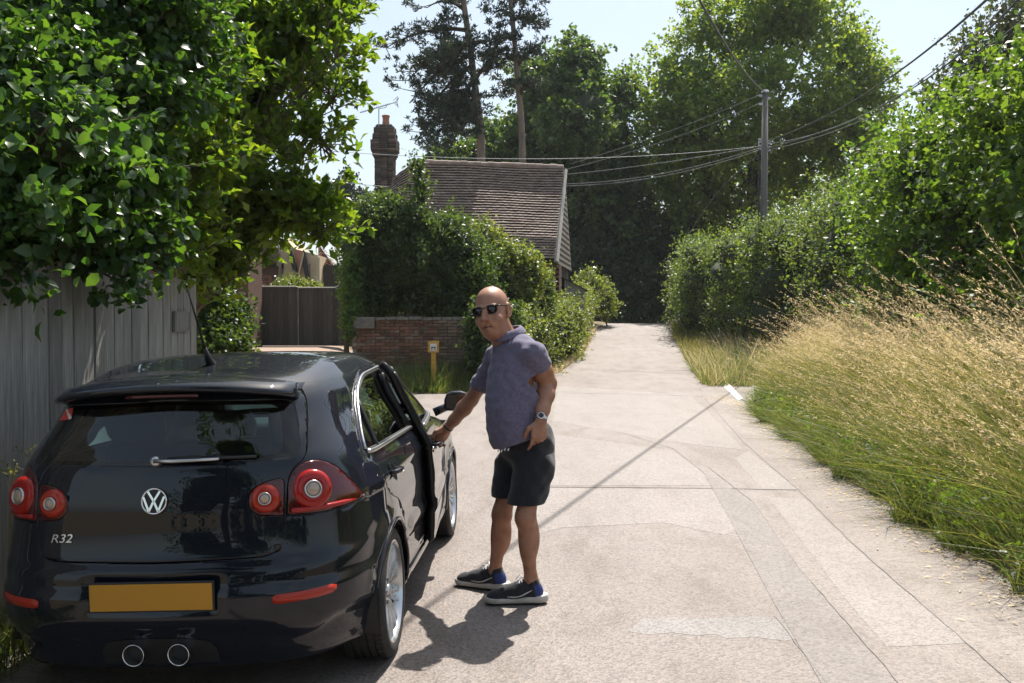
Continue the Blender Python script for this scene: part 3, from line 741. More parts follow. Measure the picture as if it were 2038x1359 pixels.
# ---- the two overhanging trees at left
def near_tree(name, label, lobes, base, top, r0, m_leaf, n_sprig, per, leaf, spread, tpl, wid, parts=0, cat='tree', spikes=(), sprays=0, core_k=0, **kw):
    root = empty(name, base); tag(root, label, cat)
    pos, ax, nr, sz = clumped(lobes, n_sprig, per, leaf, spread, **kw)
    if sprays:
        SL = sublobes(lobes, 3, 0.3); k = rng.choice(len(lobes), sprays)
        C = np.array([lobes[i][0] for i in k]); Rv = np.array([lobes[i][1] for i in k]); d = rdir(sprays); d[:, 2] = np.abs(d[:, 2]) * 0.7 - 0.15; d = unit(d)
        st = C + d * Rv * 0.95; dr = unit(d + np.array([0.15, 0, 0.35]) + rng.normal(size=(sprays, 3)) * 0.3); Ls = rng.uniform(0.14, 0.34, sprays)
        tw = MB(); off0 = Vector(base); m_ = 13
        t = np.concatenate([np.linspace(0.15, 0.9, 7), np.full(6, 1.0)])
        ps = st[:, None] + dr[:, None] * (Ls[:, None] * t[None])[..., None]
        ps[..., 2] -= 0.10 * (Ls[:, None] * t[None]) ** 2
        for i in range(sprays):
            tw.tube([Vector(st[i] - dr[i] * 0.2) - off0, Vector(ps[i, 3]) - off0, Vector(ps[i, 12]) - off0], [0.006, 0.004, 0.002], 4, cap=False)
        tw.build('twig', M_TWIG, root); root.children[0]['kind'] = 'stuff'
        a2 = unit(dr[:, None] * 0.7 + rng.normal(size=(sprays, m_, 3)) * 0.6); n2 = unit(np.array([0, 0, 0.8]) + rng.normal(size=(sprays, m_, 3)) * 0.6)
        pos, ax, nr, sz = (np.concatenate([q, e]) for q, e in zip((pos, ax, nr, sz), (ps.reshape(-1, 3), a2.reshape(-1, 3), n2.reshape(-1, 3), leaf * rng.uniform(0.6, 1.15, sprays * m_))))
    if spikes:
        ex = []
        for (u, v, Yv, k) in spikes:
            c = np.array(P(u, v, Yv))
            ex.append((c + rng.normal(size=(k, 3)) * leaf * 0.55, unit(rdir(k) + np.array([0, 0, -0.1])), unit(rdir(k) + np.array([0, 0, 1.0])), leaf * rng.uniform(0.7, 1.3, k)))
        pos, ax, nr, sz = (np.concatenate([q] + [e[i] for e in ex]) for i, q in enumerate((pos, ax, nr, sz)))
    if core_k: shade_core(lobes, core_k, root)
    dist = np.linalg.norm(pos - np.array([0, 0, HCAM]), axis=1)
    # 300 largest in view as single leaves
    dy = pos[:, 1]; u = 1019 + pos[:, 0] / dy * FPX; v = 630 - (pos[:, 2] - HCAM) / dy * FPX
    score = np.where((u > 5) & (u < 2030) & (v > 5) & (v < 1300) & (dy > 1), sz / dist, 0)
    order = np.argsort(-score)
    one, rest = order[:parts], order[parts:]
    off = np.array(base)
    leaf_obj('foliage', (pos[rest], ax[rest], nr[rest], sz[rest]), LEAF_OVAL if tpl is LEAF_BIG else LEAF_MID, m_leaf, root, wid, kind='stuff', smooth=True)
    if parts:
        tv, tf = tpl
        tvw = tv.copy(); tvw[:, 0] *= wid
        lm = smoothed(np_mesh('leaf', tvw, tf)); lm.materials.append(m_leaf)
        x, y, z = leaf_frames(ax[one], nr[one])
        for i, k in enumerate(one):
            o = bpy.data.objects.new('leaf', lm); COL.objects.link(o); o.parent = root
            M = Matrix((Vector(x[i]), Vector(y[i]), Vector(z[i]))).transposed().to_4x4() @ Matrix.Scale(float(sz[k]), 4)
            M.translation = Vector(pos[k] - off)
            o.matrix_local = M
    woody(base, lobes, r0, M_BARK, root, top=top, twigs=7, limb_r=0.34, maxlimb=30)
    return root

L = []
for u, v, r, Y in [(60, 60, 120, 6.2), (190, 60, 120, 6.4), (330, 50, 110, 6.8), (60, 200, 110, 5.6), (180, 200, 110, 6.0), (310, 190, 100, 6.6), (50, 340, 100, 5.2), (160, 350, 95, 5.6), (270, 330, 90, 6.2), (60, 460, 80, 5.2), (180, 460, 70, 5.7), (280, 440, 75, 6.2),
                   (20, 520, 55, 5.1), (230, 530, 45, 5.9), (300, 510, 40, 6.2), (-60, 200, 140, 5.4), (-60, 420, 110, 5.0), (110, 120, 120, 6.6), (0, -60, 160, 6.4), (220, -60, 150, 6.8), (360, 120, 80, 7.0), (110, 270, 90, 5.0), (90, 500, 60, 6.3), (160, 510, 45, 6.6), (40, 470, 60, 5.9)]:
    L.append(lobe(u, v, r, Y))
near_tree('apple_tree', 'dense dark large-leaved tree hanging over the plank fence and the car', L, gpt(-3.75, 5.8), (-3.6, 5.9, 3.6), 0.13, ML_NEAR, 3400, 9, 0.074, 0.19, LEAF_BIG, 0.95, parts=300, up=0.15, hang=0.35, flat=0.3, shell=(0.5, 1.08), sub=7, f=0.34, core=0.25, sprays=150, core_k=0.42,
          spikes=[(65, 560, 4.6, 3), (140, 545, 4.7, 6), (95, 575, 4.5, 2), (240, 590, 5.6, 16), (260, 600, 5.6, 10), (210, 270, 4.2, 14), (140, 265, 4.3, 10), (255, 300, 4.2, 12), (40, 300, 4.2, 14), (90, 370, 4.1, 18), (120, 400, 4.2, 12), (180, 440, 4.6, 12), (280, 555, 6.0, 12)])
L = []
for u, v, r, Y in [(470, 60, 110, 9.5), (575, 60, 90, 9.6), (660, 40, 52, 9.4), (668, 120, 38, 9.2), (600, 160, 80, 9.2), (520, 190, 100, 9.4), (420, 150, 90, 9.6), (605, 240, 58, 9.0), (540, 290, 85, 9.0), (460, 300, 90, 9.4), (600, 315, 44, 8.9), (580, 385, 62, 8.8), (500, 400, 80, 9.0),
                   (420, 400, 70, 9.3), (625, 425, 26, 8.7), (575, 435, 42, 8.7), (455, 465, 56, 8.9), (400, 500, 55, 9.0), (430, 560, 40, 8.9), (645, 455, 18, 8.6), (440, -60, 130, 9.8), (600, -50, 100, 9.8), (662, 190, 24, 9.0), (650, 285, 20, 8.9), (380, 260, 70, 9.6), (330, 430, 55, 7.5), (400, 320, 60, 7.8), (300, 330, 60, 7.3), (400, 180, 80, 8.0), (350, 90, 80, 7.8), (360, 500, 36, 7.6), (340, 480, 50, 9.2), (360, 540, 36, 9.0)]:
    L.append(lobe(u, v, r, Y))
near_tree('magnolia_tree', 'bright yellow-green magnolia with oval leaves spreading above the gate', L, gpt(-3.6, 9.9), (-2.9, 9.6, 3.9), 0.12, ML_MAG, 4200, 9, 0.112, 0.24, LEAF_MID, 0.72, holes=(1.35, -0.14), parts=300, up=0.45, hang=-0.1, flat=0.4, shell=(0.5, 1.08), sub=8, f=0.32, core=0.14, sprays=520,
          spikes=[(715, 165, 8.9, 8), (730, 110, 8.9, 9), (700, 285, 8.7, 10), (696, 315, 8.7, 7), (680, 465, 8.5, 14), (655, 482, 8.5, 8), (690, 30, 9.2, 12), (725, 90, 9.0, 8)])

# ---- grass
ML_DRY = leaf_mat('dry_grass_straw', [(0.60, 0.51, 0.33), (0.72, 0.64, 0.46), (0.80, 0.73, 0.56), (0.58, 0.42, 0.23)], 0.45, 0.55, tcol=(1.15, 1.0, 0.75))
ML_GRASS = leaf_mat('green_grass', [(0.042, 0.08, 0.026), (0.07, 0.115, 0.034), (0.13, 0.16, 0.055), (0.24, 0.235, 0.115)], 0.42, 0.45, tcol=(1.9, 1.8, 0.6))
ML_MIXG = leaf_mat('mixed_grass', [(0.09, 0.125, 0.045), (0.20, 0.21, 0.085), (0.42, 0.38, 0.21), (0.14, 0.16, 0.06)], 0.42, 0.5, tcol=(1.5, 1.35, 0.6))

def blades(base, d0, bend, length, width, seg=3):
    n = len(base)
    side = unit(np.cross(d0, rng.normal(size=(n, 3))))
    V = np.zeros((n, (seg + 1) * 2, 3)); t = np.linspace(0, 1, seg + 1)
    for i, k in enumerate(t):
        c = base + d0 * (length * k)[:, None] + bend * (length * k * k)[:, None]
        w = (width * (1 - k * 0.92) * 0.5)[:, None]
        V[:, 2 * i] = c - side * w; V[:, 2 * i + 1] = c + side * w
    f = np.array([[2 * i, 2 * i + 1, 2 * i + 3, 2 * i + 2] for i in range(seg)])
    F = f[None] + (np.arange(n) * (seg + 1) * 2)[:, None, None]
    return V.reshape(-1, 3), F.reshape(-1, 4)

def grass_obj(name, label, pts, h, w, lean, jit, m, seg=3, droop=0.4):
    n = len(pts)
    cl = np.stack([lump(pts, 2.3, 0.3), lump(pts, 1.9, 1.7), np.zeros(n)], -1) * 0.45      # clumps leaning their own way
    h = h * (1 + 0.42 * lump(pts, 2.7, 4.0)) if np.ndim(h) else h
    d0 = unit(np.array([0, 0, 1.0]) + np.asarray(lean) + cl + rng.normal(size=(n, 3)) * jit)
    bd = unit(rng.normal(size=(n, 3)) * np.array([1, 1, 0.2]) + np.asarray(lean) * 2.0 + np.array([0, 0, -0.6])) * rng.uniform(0.1, droop, n)[:, None]
    v, f = blades(pts, d0, bd, h * rng.uniform(0.5, 1.2, n), w * rng.uniform(0.6, 1.3, n), seg)
    o = link(name, np_mesh(name, v, f), None, m)
    return tag(o, label, kind='stuff')

def seed_heads(base, d0, bend, length, per=16, hl=0.26, gl=0.028):
    "panicle of dry spikelets at the top of each stem"
    n = len(base)
    t = 1 - hl / length[:, None] * rng.random((n, per))
    c = base[:, None] + d0[:, None] * (length[:, None] * t)[..., None] + bend[:, None] * (length[:, None] * t * t)[..., None]
    stem = unit(d0 + 2 * bend * 0.9)
    ax = unit(stem[:, None] * 1.0 + rng.normal(size=(n, per, 3)) * 0.42)
    c = c + ax * 0.008
    N = n * per
    return c.reshape(-1, 3), ax.reshape(-1, 3), rdir(N), gl * rng.uniform(0.7, 1.6, N)

def scatter_right(n, x0, x1, y0, y1, p=1.0):
    y = y0 + (y1 - y0) * rng.random(n)
    x = edge_r(np.clip(y, None, 18.2)) + x0 + (x1 - x0) * rng.random(n) ** p
    x = x + 0.09 * np.sin(y * 2.3 + 0.8 * np.sin(y * 0.9)) * np.exp(-(x - edge_r(y)) * 2) + 0.10 * np.sin(y * 6.1 + 1) * np.exp(-(x - edge_r(y)) * 3)
    # rounded far end of the bank
    keep = ~((y > 17.6) & (x - 4.45 < (y - 17.6) * 1.1))
    x, y = x[keep], y[keep]
    return np.stack([x, y, gz(x, y)], -1)

pts = scatter_right(36000, 0.0, 2.2, 4.2, 18.9, 1.3)
hh = 0.44 + 0.36 * sstep(0.0, 0.7, pts[:, 0] - edge_r(np.clip(pts[:, 1], None, 18.2)))
grass_obj('verge_grass', 'green and yellowing grass of the right roadside bank', pts, hh, 0.0085, (-0.22, -0.05, 0), 0.36, ML_GRASS, seg=2, droop=0.9)
pts = scatter_right(33000, 0.12, 2.5, 4.2, 18.9, 0.9)
hh = 0.34 + 0.62 * sstep(0.0, 0.9, pts[:, 0] - edge_r(np.clip(pts[:, 1], None, 18.2)))
grass_obj('verge_grass', 'half dry long grass of the right roadside bank', pts, hh, 0.0065, (-0.3, -0.05, 0), 0.36, ML_MIXG, seg=2, droop=0.8)
# straw stems with seed heads
pts = scatter_right(8600, 0.42, 2.9, 4.4, 18.7, 0.72)
pts = pts[(lump(pts, 2.1, 0.9) > -0.42) | (rng.random(len(pts)) < 0.25)]
n = len(pts)
cl = np.stack([lump(pts, 2.3, 0.3), lump(pts, 1.9, 1.7), np.zeros(n)], -1) * 0.34
d0 = unit(np.array([-0.42, -0.04, 1.0]) + cl + rng.normal(size=(n, 3)) * 0.17)
bd = np.array([-0.40, -0.03, -0.16]) * rng.uniform(0.2, 1.5, n)[:, None] + rng.normal(size=(n, 3)) * 0.05
dd = pts[:, 0] - edge_r(np.clip(pts[:, 1], None, 18.2))
ln = (0.62 + 0.50 * sstep(0.2, 1.6, dd)) * rng.uniform(0.6, 1.05, n) * np.where(rng.random(n) < 0.15, 1.0 + 0.55 * sstep(0.5, 1.3, dd), 1.0) * (1 + 0.22 * lump(pts, 2.7, 4.0))
v, f = blades(pts, d0, bd, ln, np.full(n, 0.0045), 4)
v2, f2 = leaf_verts(*seed_heads(pts, d0, bd, ln, per=13, hl=0.21, gl=0.027), LEAF_SMALL, 0.24)
f2 = np.concatenate([f2[:, [0, 1, 2]]], 0)
f2q = np.stack([f2[:, 0], f2[:, 1], f2[:, 2], f2[:, 2]], -1)
o = link('straw_grass', np_mesh('straw_grass', v, f), None, ML_DRY); tag(o, 'tall straw coloured grass stems leaning over the bank', kind='stuff')
o2 = link('grass_seed_heads', np_mesh('grass_seed_heads', v2, f2), o, ML_DRY); o2['kind'] = 'stuff'
# bank weeds with leaves
pts = scatter_right(4600, 0.02, 1.3, 4.2, 18.2, 1.1)
pp = np.repeat(pts, 7, 0) + np.stack([rng.normal(0, .07, len(pts) * 7), rng.normal(0, .07, len(pts) * 7), rng.uniform(.02, .42, len(pts) * 7)], -1)
o = leaf_obj('bank_weeds', (pp, unit(rdir(len(pp)) + np.array([0, 0, .3])), unit(rdir(len(pp)) + np.array([0, 0, .9])), rng.uniform(.025, .07, len(pp))), LEAF_SMALL, ML_BEECHH, None, 0.8)
tag(o, 'leafy weeds growing through the roadside grass', kind='stuff')
# tuft beyond the drive mouth on the right
def zone(n, poly_x, y0, y1):
    y = y0 + (y1 - y0) * rng.random(n); a, b = poly_x(y)
    x = a + (b - a) * rng.random(n)
    return np.stack([x, y, gz(x, y)], -1)
pts = zone(6500, lambda y: (edge_r(np.clip(y, 23.6, None)) + 0.0, np.minimum(edge_r(np.clip(y, 23.6, None)) + 2.0, 7.6)), 22.7, 30)
grass_obj('grass_tuft', 'rounded mound of yellowish grass beside the drive mouth', pts, 0.62 * rng.uniform(0.5, 1.2, len(pts)), 0.011, (-0.1, -0.1, 0), 0.5, ML_GRASS, droop=0.9)
pts = zone(1600, lambda y: (edge_r(np.clip(y, 23.6, None)) + 0.0, np.minimum(edge_r(np.clip(y, 23.6, None)) + 2.0, 7.6)), 22.7, 30)
grass_obj('grass_tuft', 'dry stalks standing in the grass mound beside the drive mouth', pts, 0.8 * rng.uniform(0.5, 1.2, len(pts)), 0.010, (-0.15, -0.1, 0), 0.4, ML_DRY, droop=0.6)
pts = zone(3500, lambda y: (edge_r(y) - 0.05, edge_r(y) + 1.0), 30, 46)
grass_obj('grass_tuft', 'dry grass fringe on the far right edge of the lane', pts, np.full(len(pts), 0.4), 0.02, (-0.1, -0.1, 0), 0.4, ML_MIXG)
pts = zone(6500, lambda y: (np.full_like(y, -4.2), np.interp(y, [20.6, 21.4, 23], [-0.6, -0.4, -0.2])), 20.7, 22.4)
grass_obj('grass_patch', 'shady green grass at the foot of the brick wall', pts, 0.25 + 0.45 * sstep(20.7, 21.6, pts[:, 1]), 0.013, (0, -0.15, 0), 0.35, ML_GRASS, droop=0.6)
pts = zone(4500, lambda y: (edge_l(y) - 0.5, edge_l(y) + 0.02), 21.5, 44)
grass_obj('grass_fringe', 'dry grass fringe between hedge and left lane edge', pts, np.full(len(pts), 0.22), 0.014, (0.1, -0.1, 0), 0.4, ML_DRY)
pts = zone(1800, lambda y: (np.full_like(y, -3.4), np.full_like(y, -2.6)), 8.6, 12.5)
grass_obj('grass_patch', 'grass at the far end of the plank fence', pts, np.full(len(pts), 0.22), 0.008, (0, -0.1, 0), 0.35, ML_GRASS)
pts = zone(1500, lambda y: (np.full_like(y, -2.74), np.full_like(y, -2.42)), 3.4, 6.2)
grass_obj('fence_weeds', 'weeds and grass between the plank fence and the car', pts, np.full(len(pts), 0.42), 0.007, (0.1, 0, 0), 0.3, ML_GRASS, droop=0.6)
# a stalky weed by the fence
root = empty('cow_parsley', (-2.5, 4.75, 0)); tag(root, 'gone over umbel weed standing between fence and car', 'plant')
mb = MB(); pl = []
for i in range(7):
    e = Vector((random.uniform(-.12, .22), random.uniform(-.15, .2), random.uniform(.75, 1.08)))
    pp = curve_pts((random.uniform(-.04, .04), 0, 0), e, (random.uniform(-.05, .05), 0, .1), 6)
    mb.tube(pp, [.005, .005, .004, .004, .003, .003], 5)
    for _ in range(9):
        q = e + Vector((random.gauss(0, .045), random.gauss(0, .045), random.uniform(.02, .06)))
        mb.tube([e, q], [.0016, .001], 4, cap=False); pl.append(q)
mb.build('stem', ML_MIXG, root)
pl = np.repeat(np.array(pl), 4, 0) + rng.normal(0, .008, (len(pl) * 4, 3))
o = link('umbel', np_mesh('umbel', *leaf_verts(pl, rdir(len(pl)), rdir(len(pl)), rng.uniform(.008, .018, len(pl)), LEAF_SMALL)), root, ML_MIXG); o['kind'] = 'stuff'
# leaf litter and grit along the road edges
n = 1500
y = rng.uniform(4, 20, n); x = edge_r(np.clip(y, None, 18)) - np.abs(rng.normal(0, 0.22, n))
pp = np.stack([x, y, gz(x - 0.2, y) + 0.010], -1)
o = leaf_obj('leaf_litter', (pp, unit(rng.normal(size=(n, 3)) * np.array([1, 1, .1])), unit(np.array([0, 0, 1]) + rng.normal(size=(n, 3)) * .25), rng.uniform(.015, .06, n)), LEAF_SMALL, ML_DRY, None, 0.35)
tag(o, 'dry bits of straw and leaf along the road edge', kind='stuff')
# ------------------------------------------------------------------ plank fence
M_OAK = mat('silvered_oak', (0.17, 0.16, 0.142), 0.8, var=(0.36, 0.342, 0.308), vscale=5, detail=8, stretch=(7, 7, 0.45), bump=0.35, bscale=12, island=(0.72, 1.15))
M_OAKD = mat('old_dark_board', (0.045, 0.04, 0.034), 0.85, var=(0.085, 0.076, 0.062), vscale=5, stretch=(7, 7, 0.5), bump=0.35, island=(0.75, 1.2))
M_NAIL = mat('rusty_iron', (0.05, 0.035, 0.028), 0.7, metal=0.4)
FX = -2.76
fence = empty('plank_fence', (FX, 3.0, 0)); tag(fence, 'weathered grey vertical plank fence along the left side of the car', 'fence')
pm = []
for k in range(4):
    w = [0.150, 0.142, 0.156, 0.147][k]
    mb = MB(); nseg = 4
    for j in range(nseg):
        pass
    tpz = [1.985, 2.0, 1.992, 2.008][k]
    vs = [(x, y, z) for z in (0.02, 0.7, 1.35, tpz) for x, y in ((-.011, -w / 2), (.011, -w / 2 + .004), (.011, w / 2 - .004), (-.011, w / 2))]
    fs = [(3, 2, 1, 0), (12, 13, 14, 15)]
    for r in range(3):
        for q in range(4): fs.append((4 * r + q, 4 * r + (q + 1) % 4, 4 * r + 4 + (q + 1) % 4, 4 * r + 4 + q))
    mb.add(vs, fs)
    me = mb.mesh('plank'); me.materials.append(M_OAK); pm.append(me)
y = 0.4; i = 0
while y < 5.2:
    k = (i * 7 + i // 3) % 4
    o = bpy.data.objects.new('plank', pm[k]); COL.objects.link(o); o.parent = fence
    o.location = (0.004 * (i % 2) + random.uniform(-.002, .002), y, random.uniform(-.012, .012)); o.rotation_euler = (random.uniform(-.004, .004), 0, random.uniform(-.012, .012))
    y += [0.150, 0.142, 0.156, 0.147][k] + random.choice([0.002, 0.004, 0.007]); i += 1
for z in (0.45, 1.0, 1.62):
    mb = MB(); mb.box((-.055, 2.75, z), (.05, 5.0, .09)); mb.build('rail', M_OAKD, fence, bevel=.004)
for yy_ in (0.5, 2.4, 4.2, 5.14):
    mb = MB(); mb.box((-.135, yy_, .96), (.10, .10, 1.92)); mb.build('post', M_OAKD, fence, bevel=.006)
sign = empty('fence_sign', (FX + 0.026, 7.86, 1.64)); tag(sign, 'small weathered grey wooden sign on the end of the plank fence', 'sign')
mb = MB(); mb.box((0, 0, 0), (.016, .34, .15)); mb.build('board', M_OAK, sign, bevel=.004)
mb = MB()
for z in (.078, -.078): mb.box((.002, 0, z), (.022, .36, .010))
for yv in (-.175, .175): mb.box((.002, yv, 0), (.022, .010, .146))
mb.build('frame', M_OAK, sign)

# ------------------------------------------------------------------ gate
YG = 27.0
gl, gr_ = P(497, 680, YG).x, P(692, 680, YG).x
zb = P(590, 690, YG).z
gate = empty('board_gate', ((gl + gr_) / 2, YG, zb)); tag(gate, 'tall dark double gate of vertical boards with a dipped top', 'gate')
def gate_top(x):
    s = abs(x) / ((gr_ - gl) / 2)
    return 1.66 + 0.26 * float(sstep(0.74, 1.0, s)) + (0.03 if x < 0 else 0)
nb = 20; bw = (gr_ - gl) / nb
for i in range(nb):
    x0 = -(gr_ - gl) / 2 + i * bw; x1 = x0 + bw - .006
    if abs((x0 + x1) / 2) < bw * 0.5: x0 += .0
    mb = MB(); d = 0.012 * (i % 2)
    vs = [(x, yq, z) for yq in (-.02 - d, .015) for x, z in ((x0, .03), (x1, .03), (x1, gate_top(x1)), (x0, gate_top(x0)))]
    mb.add(vs, [(0, 1, 2, 3), (7, 6, 5, 4), (0, 4, 5, 1), (1, 5, 6, 2), (2, 6, 7, 3), (3, 7, 4, 0)])
    mb.build('board', M_OAKD, gate)
mb = MB()
pts = [Vector((x, -.004, gate_top(x) + .018)) for x in np.linspace(-(gr_ - gl) / 2, (gr_ - gl) / 2, 41)]
mb.tube(pts, .03, 6, flat=0.7); mb.build('capping', M_OAK, gate)
mb = MB(); mb.box((0.0, -.048, .85), (.03, .012, 1.62)); mb.build('meeting_strip', M_OAK, gate)
for sx in (-1, 1):
    mb = MB(); mb.box((sx * ((gr_ - gl) / 2 + .08), 0.02, .98), (.14, .14, 1.96)); mb.build('gate_post', M_OAKD, gate, bevel=.01)
    for z in (.35, 1.3):
        mb = MB(); mb.box((sx * (gr_ - gl) / 4, .045, z), ((gr_ - gl) / 2 - .03, .05, .1)); mb.build('rail', M_OAKD, gate)

# ------------------------------------------------------------------ brick garden wall
M_BRICK = mat('old_red_brick', (0.12, 0.06, 0.04), 0.9, var=(0.19, 0.10, 0.064), vscale=14, bump=0.5, bscale=60, island=(0.5, 1.25))
M_BRICKG = mat('grey_brown_brick', (0.12, 0.088, 0.066), 0.9, var=(0.20, 0.148, 0.108), vscale=14, bump=0.5, bscale=60, island=(0.55, 1.2))
M_BRICKC = mat('sooty_brick', (0.06, 0.05, 0.045), 0.9, var=(0.115, 0.095, 0.083), vscale=14, bump=0.5, bscale=60, island=(0.6, 1.25))
M_MORTAR = mat('lime_mortar', (0.27, 0.24, 0.19), 0.95, var=(0.36, 0.33, 0.27), vscale=18, bump=0.5)
M_COPE = mat('mossy_coping', (0.10, 0.095, 0.085), 0.95, var=(0.19, 0.18, 0.155), vscale=8, bump=0.5)
YW = 22.3
wx0, wx1 = P(700, 680, YW).x, P(985, 680, YW).x
wall = empty('brick_wall', ((wx0 + wx1) / 2, YW, 0.0)); tag(wall, 'low old brick garden wall below the ivy bush', 'wall')
wl_ = wx1 - wx0; wh = P(800, 634, YW).z
mb = MB(); mb.box((0, .16, wh / 2 - .1), (wl_ - .02, .20, wh - .05)); mb.build('mortar', M_MORTAR, wall)
def brick_mesh(w, d=.105, h=.065):
    mb = MB(); c = .004
    vs = []
    for z, i_ in ((-h / 2, c), (-h / 2 + c, 0), (h / 2 - c, 0), (h / 2, c)):
        for x, y in ((-w / 2 + i_, -d / 2 + i_), (w / 2 - i_, -d / 2 + i_), (w / 2 - i_, d / 2), (-w / 2 + i_, d / 2)): vs.append((x, y, z))
    fs = [(3, 2, 1, 0), (12, 13, 14, 15)]
    for r in range(3):
        for q in range(4): fs.append((4 * r + q, 4 * r + (q + 1) % 4, 4 * r + 4 + (q + 1) % 4, 4 * r + 4 + q))
    mb.add(vs, fs); return mb.mesh('brick')
BM = {}
for nm, w in (('s', .215), ('h', .102)):
    for mm, ml in (('r', M_BRICK), ('g', M_BRICKG), ('c', M_BRICKC)):
        me = brick_mesh(w); me.materials.append(ml); BM[nm + mm] = me
pier_x = P(878, 680, YW).x - (wx0 + wx1) / 2
count = 0; crs = 0; z = wh - 0.075
while z > 0.55:
    x = -wl_ / 2 + .11 + (0.11 if crs % 2 else 0)
    while x < wl_ / 2 - .09 and count < 300:
        right = x > pier_x
        red = (not right) and random.random() < 0.72
        key = ('h' if (crs % 3 == 0 and not right) else 's') + ('r' if red else 'g')
        w = .102 if key[0] == 'h' else .215
        o = bpy.data.objects.new('brick', BM[key]); COL.objects.link(o); o.parent = wall
        o.location = (x + (w - .215) / 2, (0.052 if not right else -0.02) + random.uniform(-.004, .004), z + random.uniform(-.003, .003))
        o.rotation_euler = (random.uniform(-.02, .02), random.uniform(-.012, .012), random.uniform(-.02, .02))
        x += w + .011; count += 1
    z -= .076; crs += 1
mb = MB(); x = -wl_ / 2
while x < wl_ / 2 - .05:
    w = random.uniform(.2, .34); mb.box((x + w / 2, .11, wh + .0 + random.uniform(-.006, .012)), (w - .012, .36, .075), Matrix.Rotation(random.uniform(-.03, .03), 3, 'Y')); x += w
mb.build('coping_stone', M_COPE, wall, bevel=.008)
mb = MB(); mb.box((-wl_ / 2 + .30, .02, wh - .10), (.50, .26, .26)); mb.build('cap_stone', M_COPE, wall, bevel=.012)

# ------------------------------------------------------------------ hydrant marker
M_YEL = mat('yellow_enamel', (0.46, 0.26, 0.025), 0.5, var=(0.30, 0.165, 0.025), vscale=12)
M_PALE = mat('pale_marker_face', (0.52, 0.53, 0.5), 0.5)
M_BLACKP = mat('black_print', (0.03, 0.03, 0.03), 0.5)
YM = 21.3
hm = empty('hydrant_marker', tuple(P(863, 733, YM))); tag(hm, 'yellow hydrant marker post with a square plate in front of the brick wall', 'marker post')
pb = (P(863, 690, YM) - P(863, 733, YM)).z
mb = MB(); mb.box((0, .03, pb / 2 - .15), (.11, .07, pb + .5)); mb.build('post', M_YEL, hm, bevel=.008)
mb = MB(); mb.box((0, -.02, pb), (.25, .03, .26)); mb.build('plate', M_YEL, hm, bevel=.006)
mb = MB(); mb.box((0.0, -.040, pb - .01), (.15, .008, .17)); mb.build('plate_face', M_PALE, hm)
mb = MB()
mb.box((-.035, -.046, pb - .035), (.020, .004, .09)); mb.box((.035, -.046, pb - .035), (.020, .004, .09)); mb.box((0, -.047, pb - .015), (.05, .004, .022))
mb.build('letter', M_BLACKP, hm)

# ------------------------------------------------------------------ tiled roofs
M_TILE = mat('brown_clay_tile', (0.27, 0.19, 0.152), 0.8, var=(0.38, 0.30, 0.252), vscale=2.5, detail=8, bump=0.3, island=(0.8, 1.15))
M_TILER = mat('red_clay_tile', (0.32, 0.135, 0.08), 0.85, var=(0.40, 0.20, 0.13), vscale=2.5, bump=0.3, island=(0.65, 1.25))
M_FELT = mat('roof_batten_dark', (0.03, 0.025, 0.02), 0.95)
def tile_roof(parent, eave_l, eave_r, ridge_l, ridge_r, gauge, tw, m, name='tile', lift=.085, sag=0.05, parts=0):
    single = 0
    off = Vector(parent.location)
    el, er, rl, rr = [Vector(p) - off for p in (eave_l, eave_r, ridge_l, ridge_r)]
    n_rows = max(2, int((rl - el).length / gauge)); v, f = [], []
    nrm = (er - el).cross(rl - el).normalized()
    if nrm.z < 0: nrm = -nrm
    for r in range(n_rows):
        t0, t1 = r / n_rows, (r + 1.25) / n_rows
        a0, b0 = el.lerp(rl, t0), er.lerp(rr, t0); a1, b1 = el.lerp(rl, min(1, t1)), er.lerp(rr, min(1, t1))
        nt = max(1, int((b0 - a0).length / tw)); shift = .5 if r % 2 else 0
        sg = -sag * math.sin(math.pi * t0)
        for i in range(-1, nt + 1):
            s0, s1 = np.clip([(i + shift + .02) / nt, (i + shift + .98) / nt], 0, 1)
            if s1 - s0 < .2 / nt: continue
            j = random.uniform(-.006, .006); k = random.uniform(-.008, .008)
            wv = sg + .02 * math.sin(s0 * 9 + t0 * 5)
            up = (rl - el).normalized() * k
            q = [a0.lerp(b0, s0) + nrm * (lift + j + wv) + up, a0.lerp(b0, s1) + nrm * (lift + j + wv + random.uniform(-.004, .004)) + up,
                 a1.lerp(b1, s1) + nrm * (.004 + wv) + up, a1.lerp(b1, s0) + nrm * (.004 + wv) + up]
            lo = [q[0] - nrm * .022, q[1] - nrm * .022]
            if single < parts and r > n_rows * .22 and s0 > .45:          # tiles one can tell apart
                me = bpy.data.meshes.new(name); me.from_pydata([tuple(p) for p in q + lo], [], [(0, 1, 2, 3), (4, 5, 1, 0)]); me.update()
                link(name, me, parent, m); single += 1
                continue
            b = len(v); v += [tuple(p) for p in q + lo]
            f += [(b, b + 1, b + 2, b + 3), (b + 4, b + 5, b + 1, b), (b, b + 3, b + 4, b + 4)][:2]
    o = link(name, np_mesh(name, np.array(v), np.array(f)), parent, m); o['kind'] = 'stuff'
    mb = MB(); mb.add([el - nrm * .11, er - nrm * .11, rr - nrm * .11, rl - nrm * .11], [(0, 1, 2, 3)]); mb.add([el - nrm * .16, er - nrm * .16, rr - nrm * .16, rl - nrm * .16], [(3, 2, 1, 0)])
    mb.build('roof_deck', M_FELT, parent)
    return o

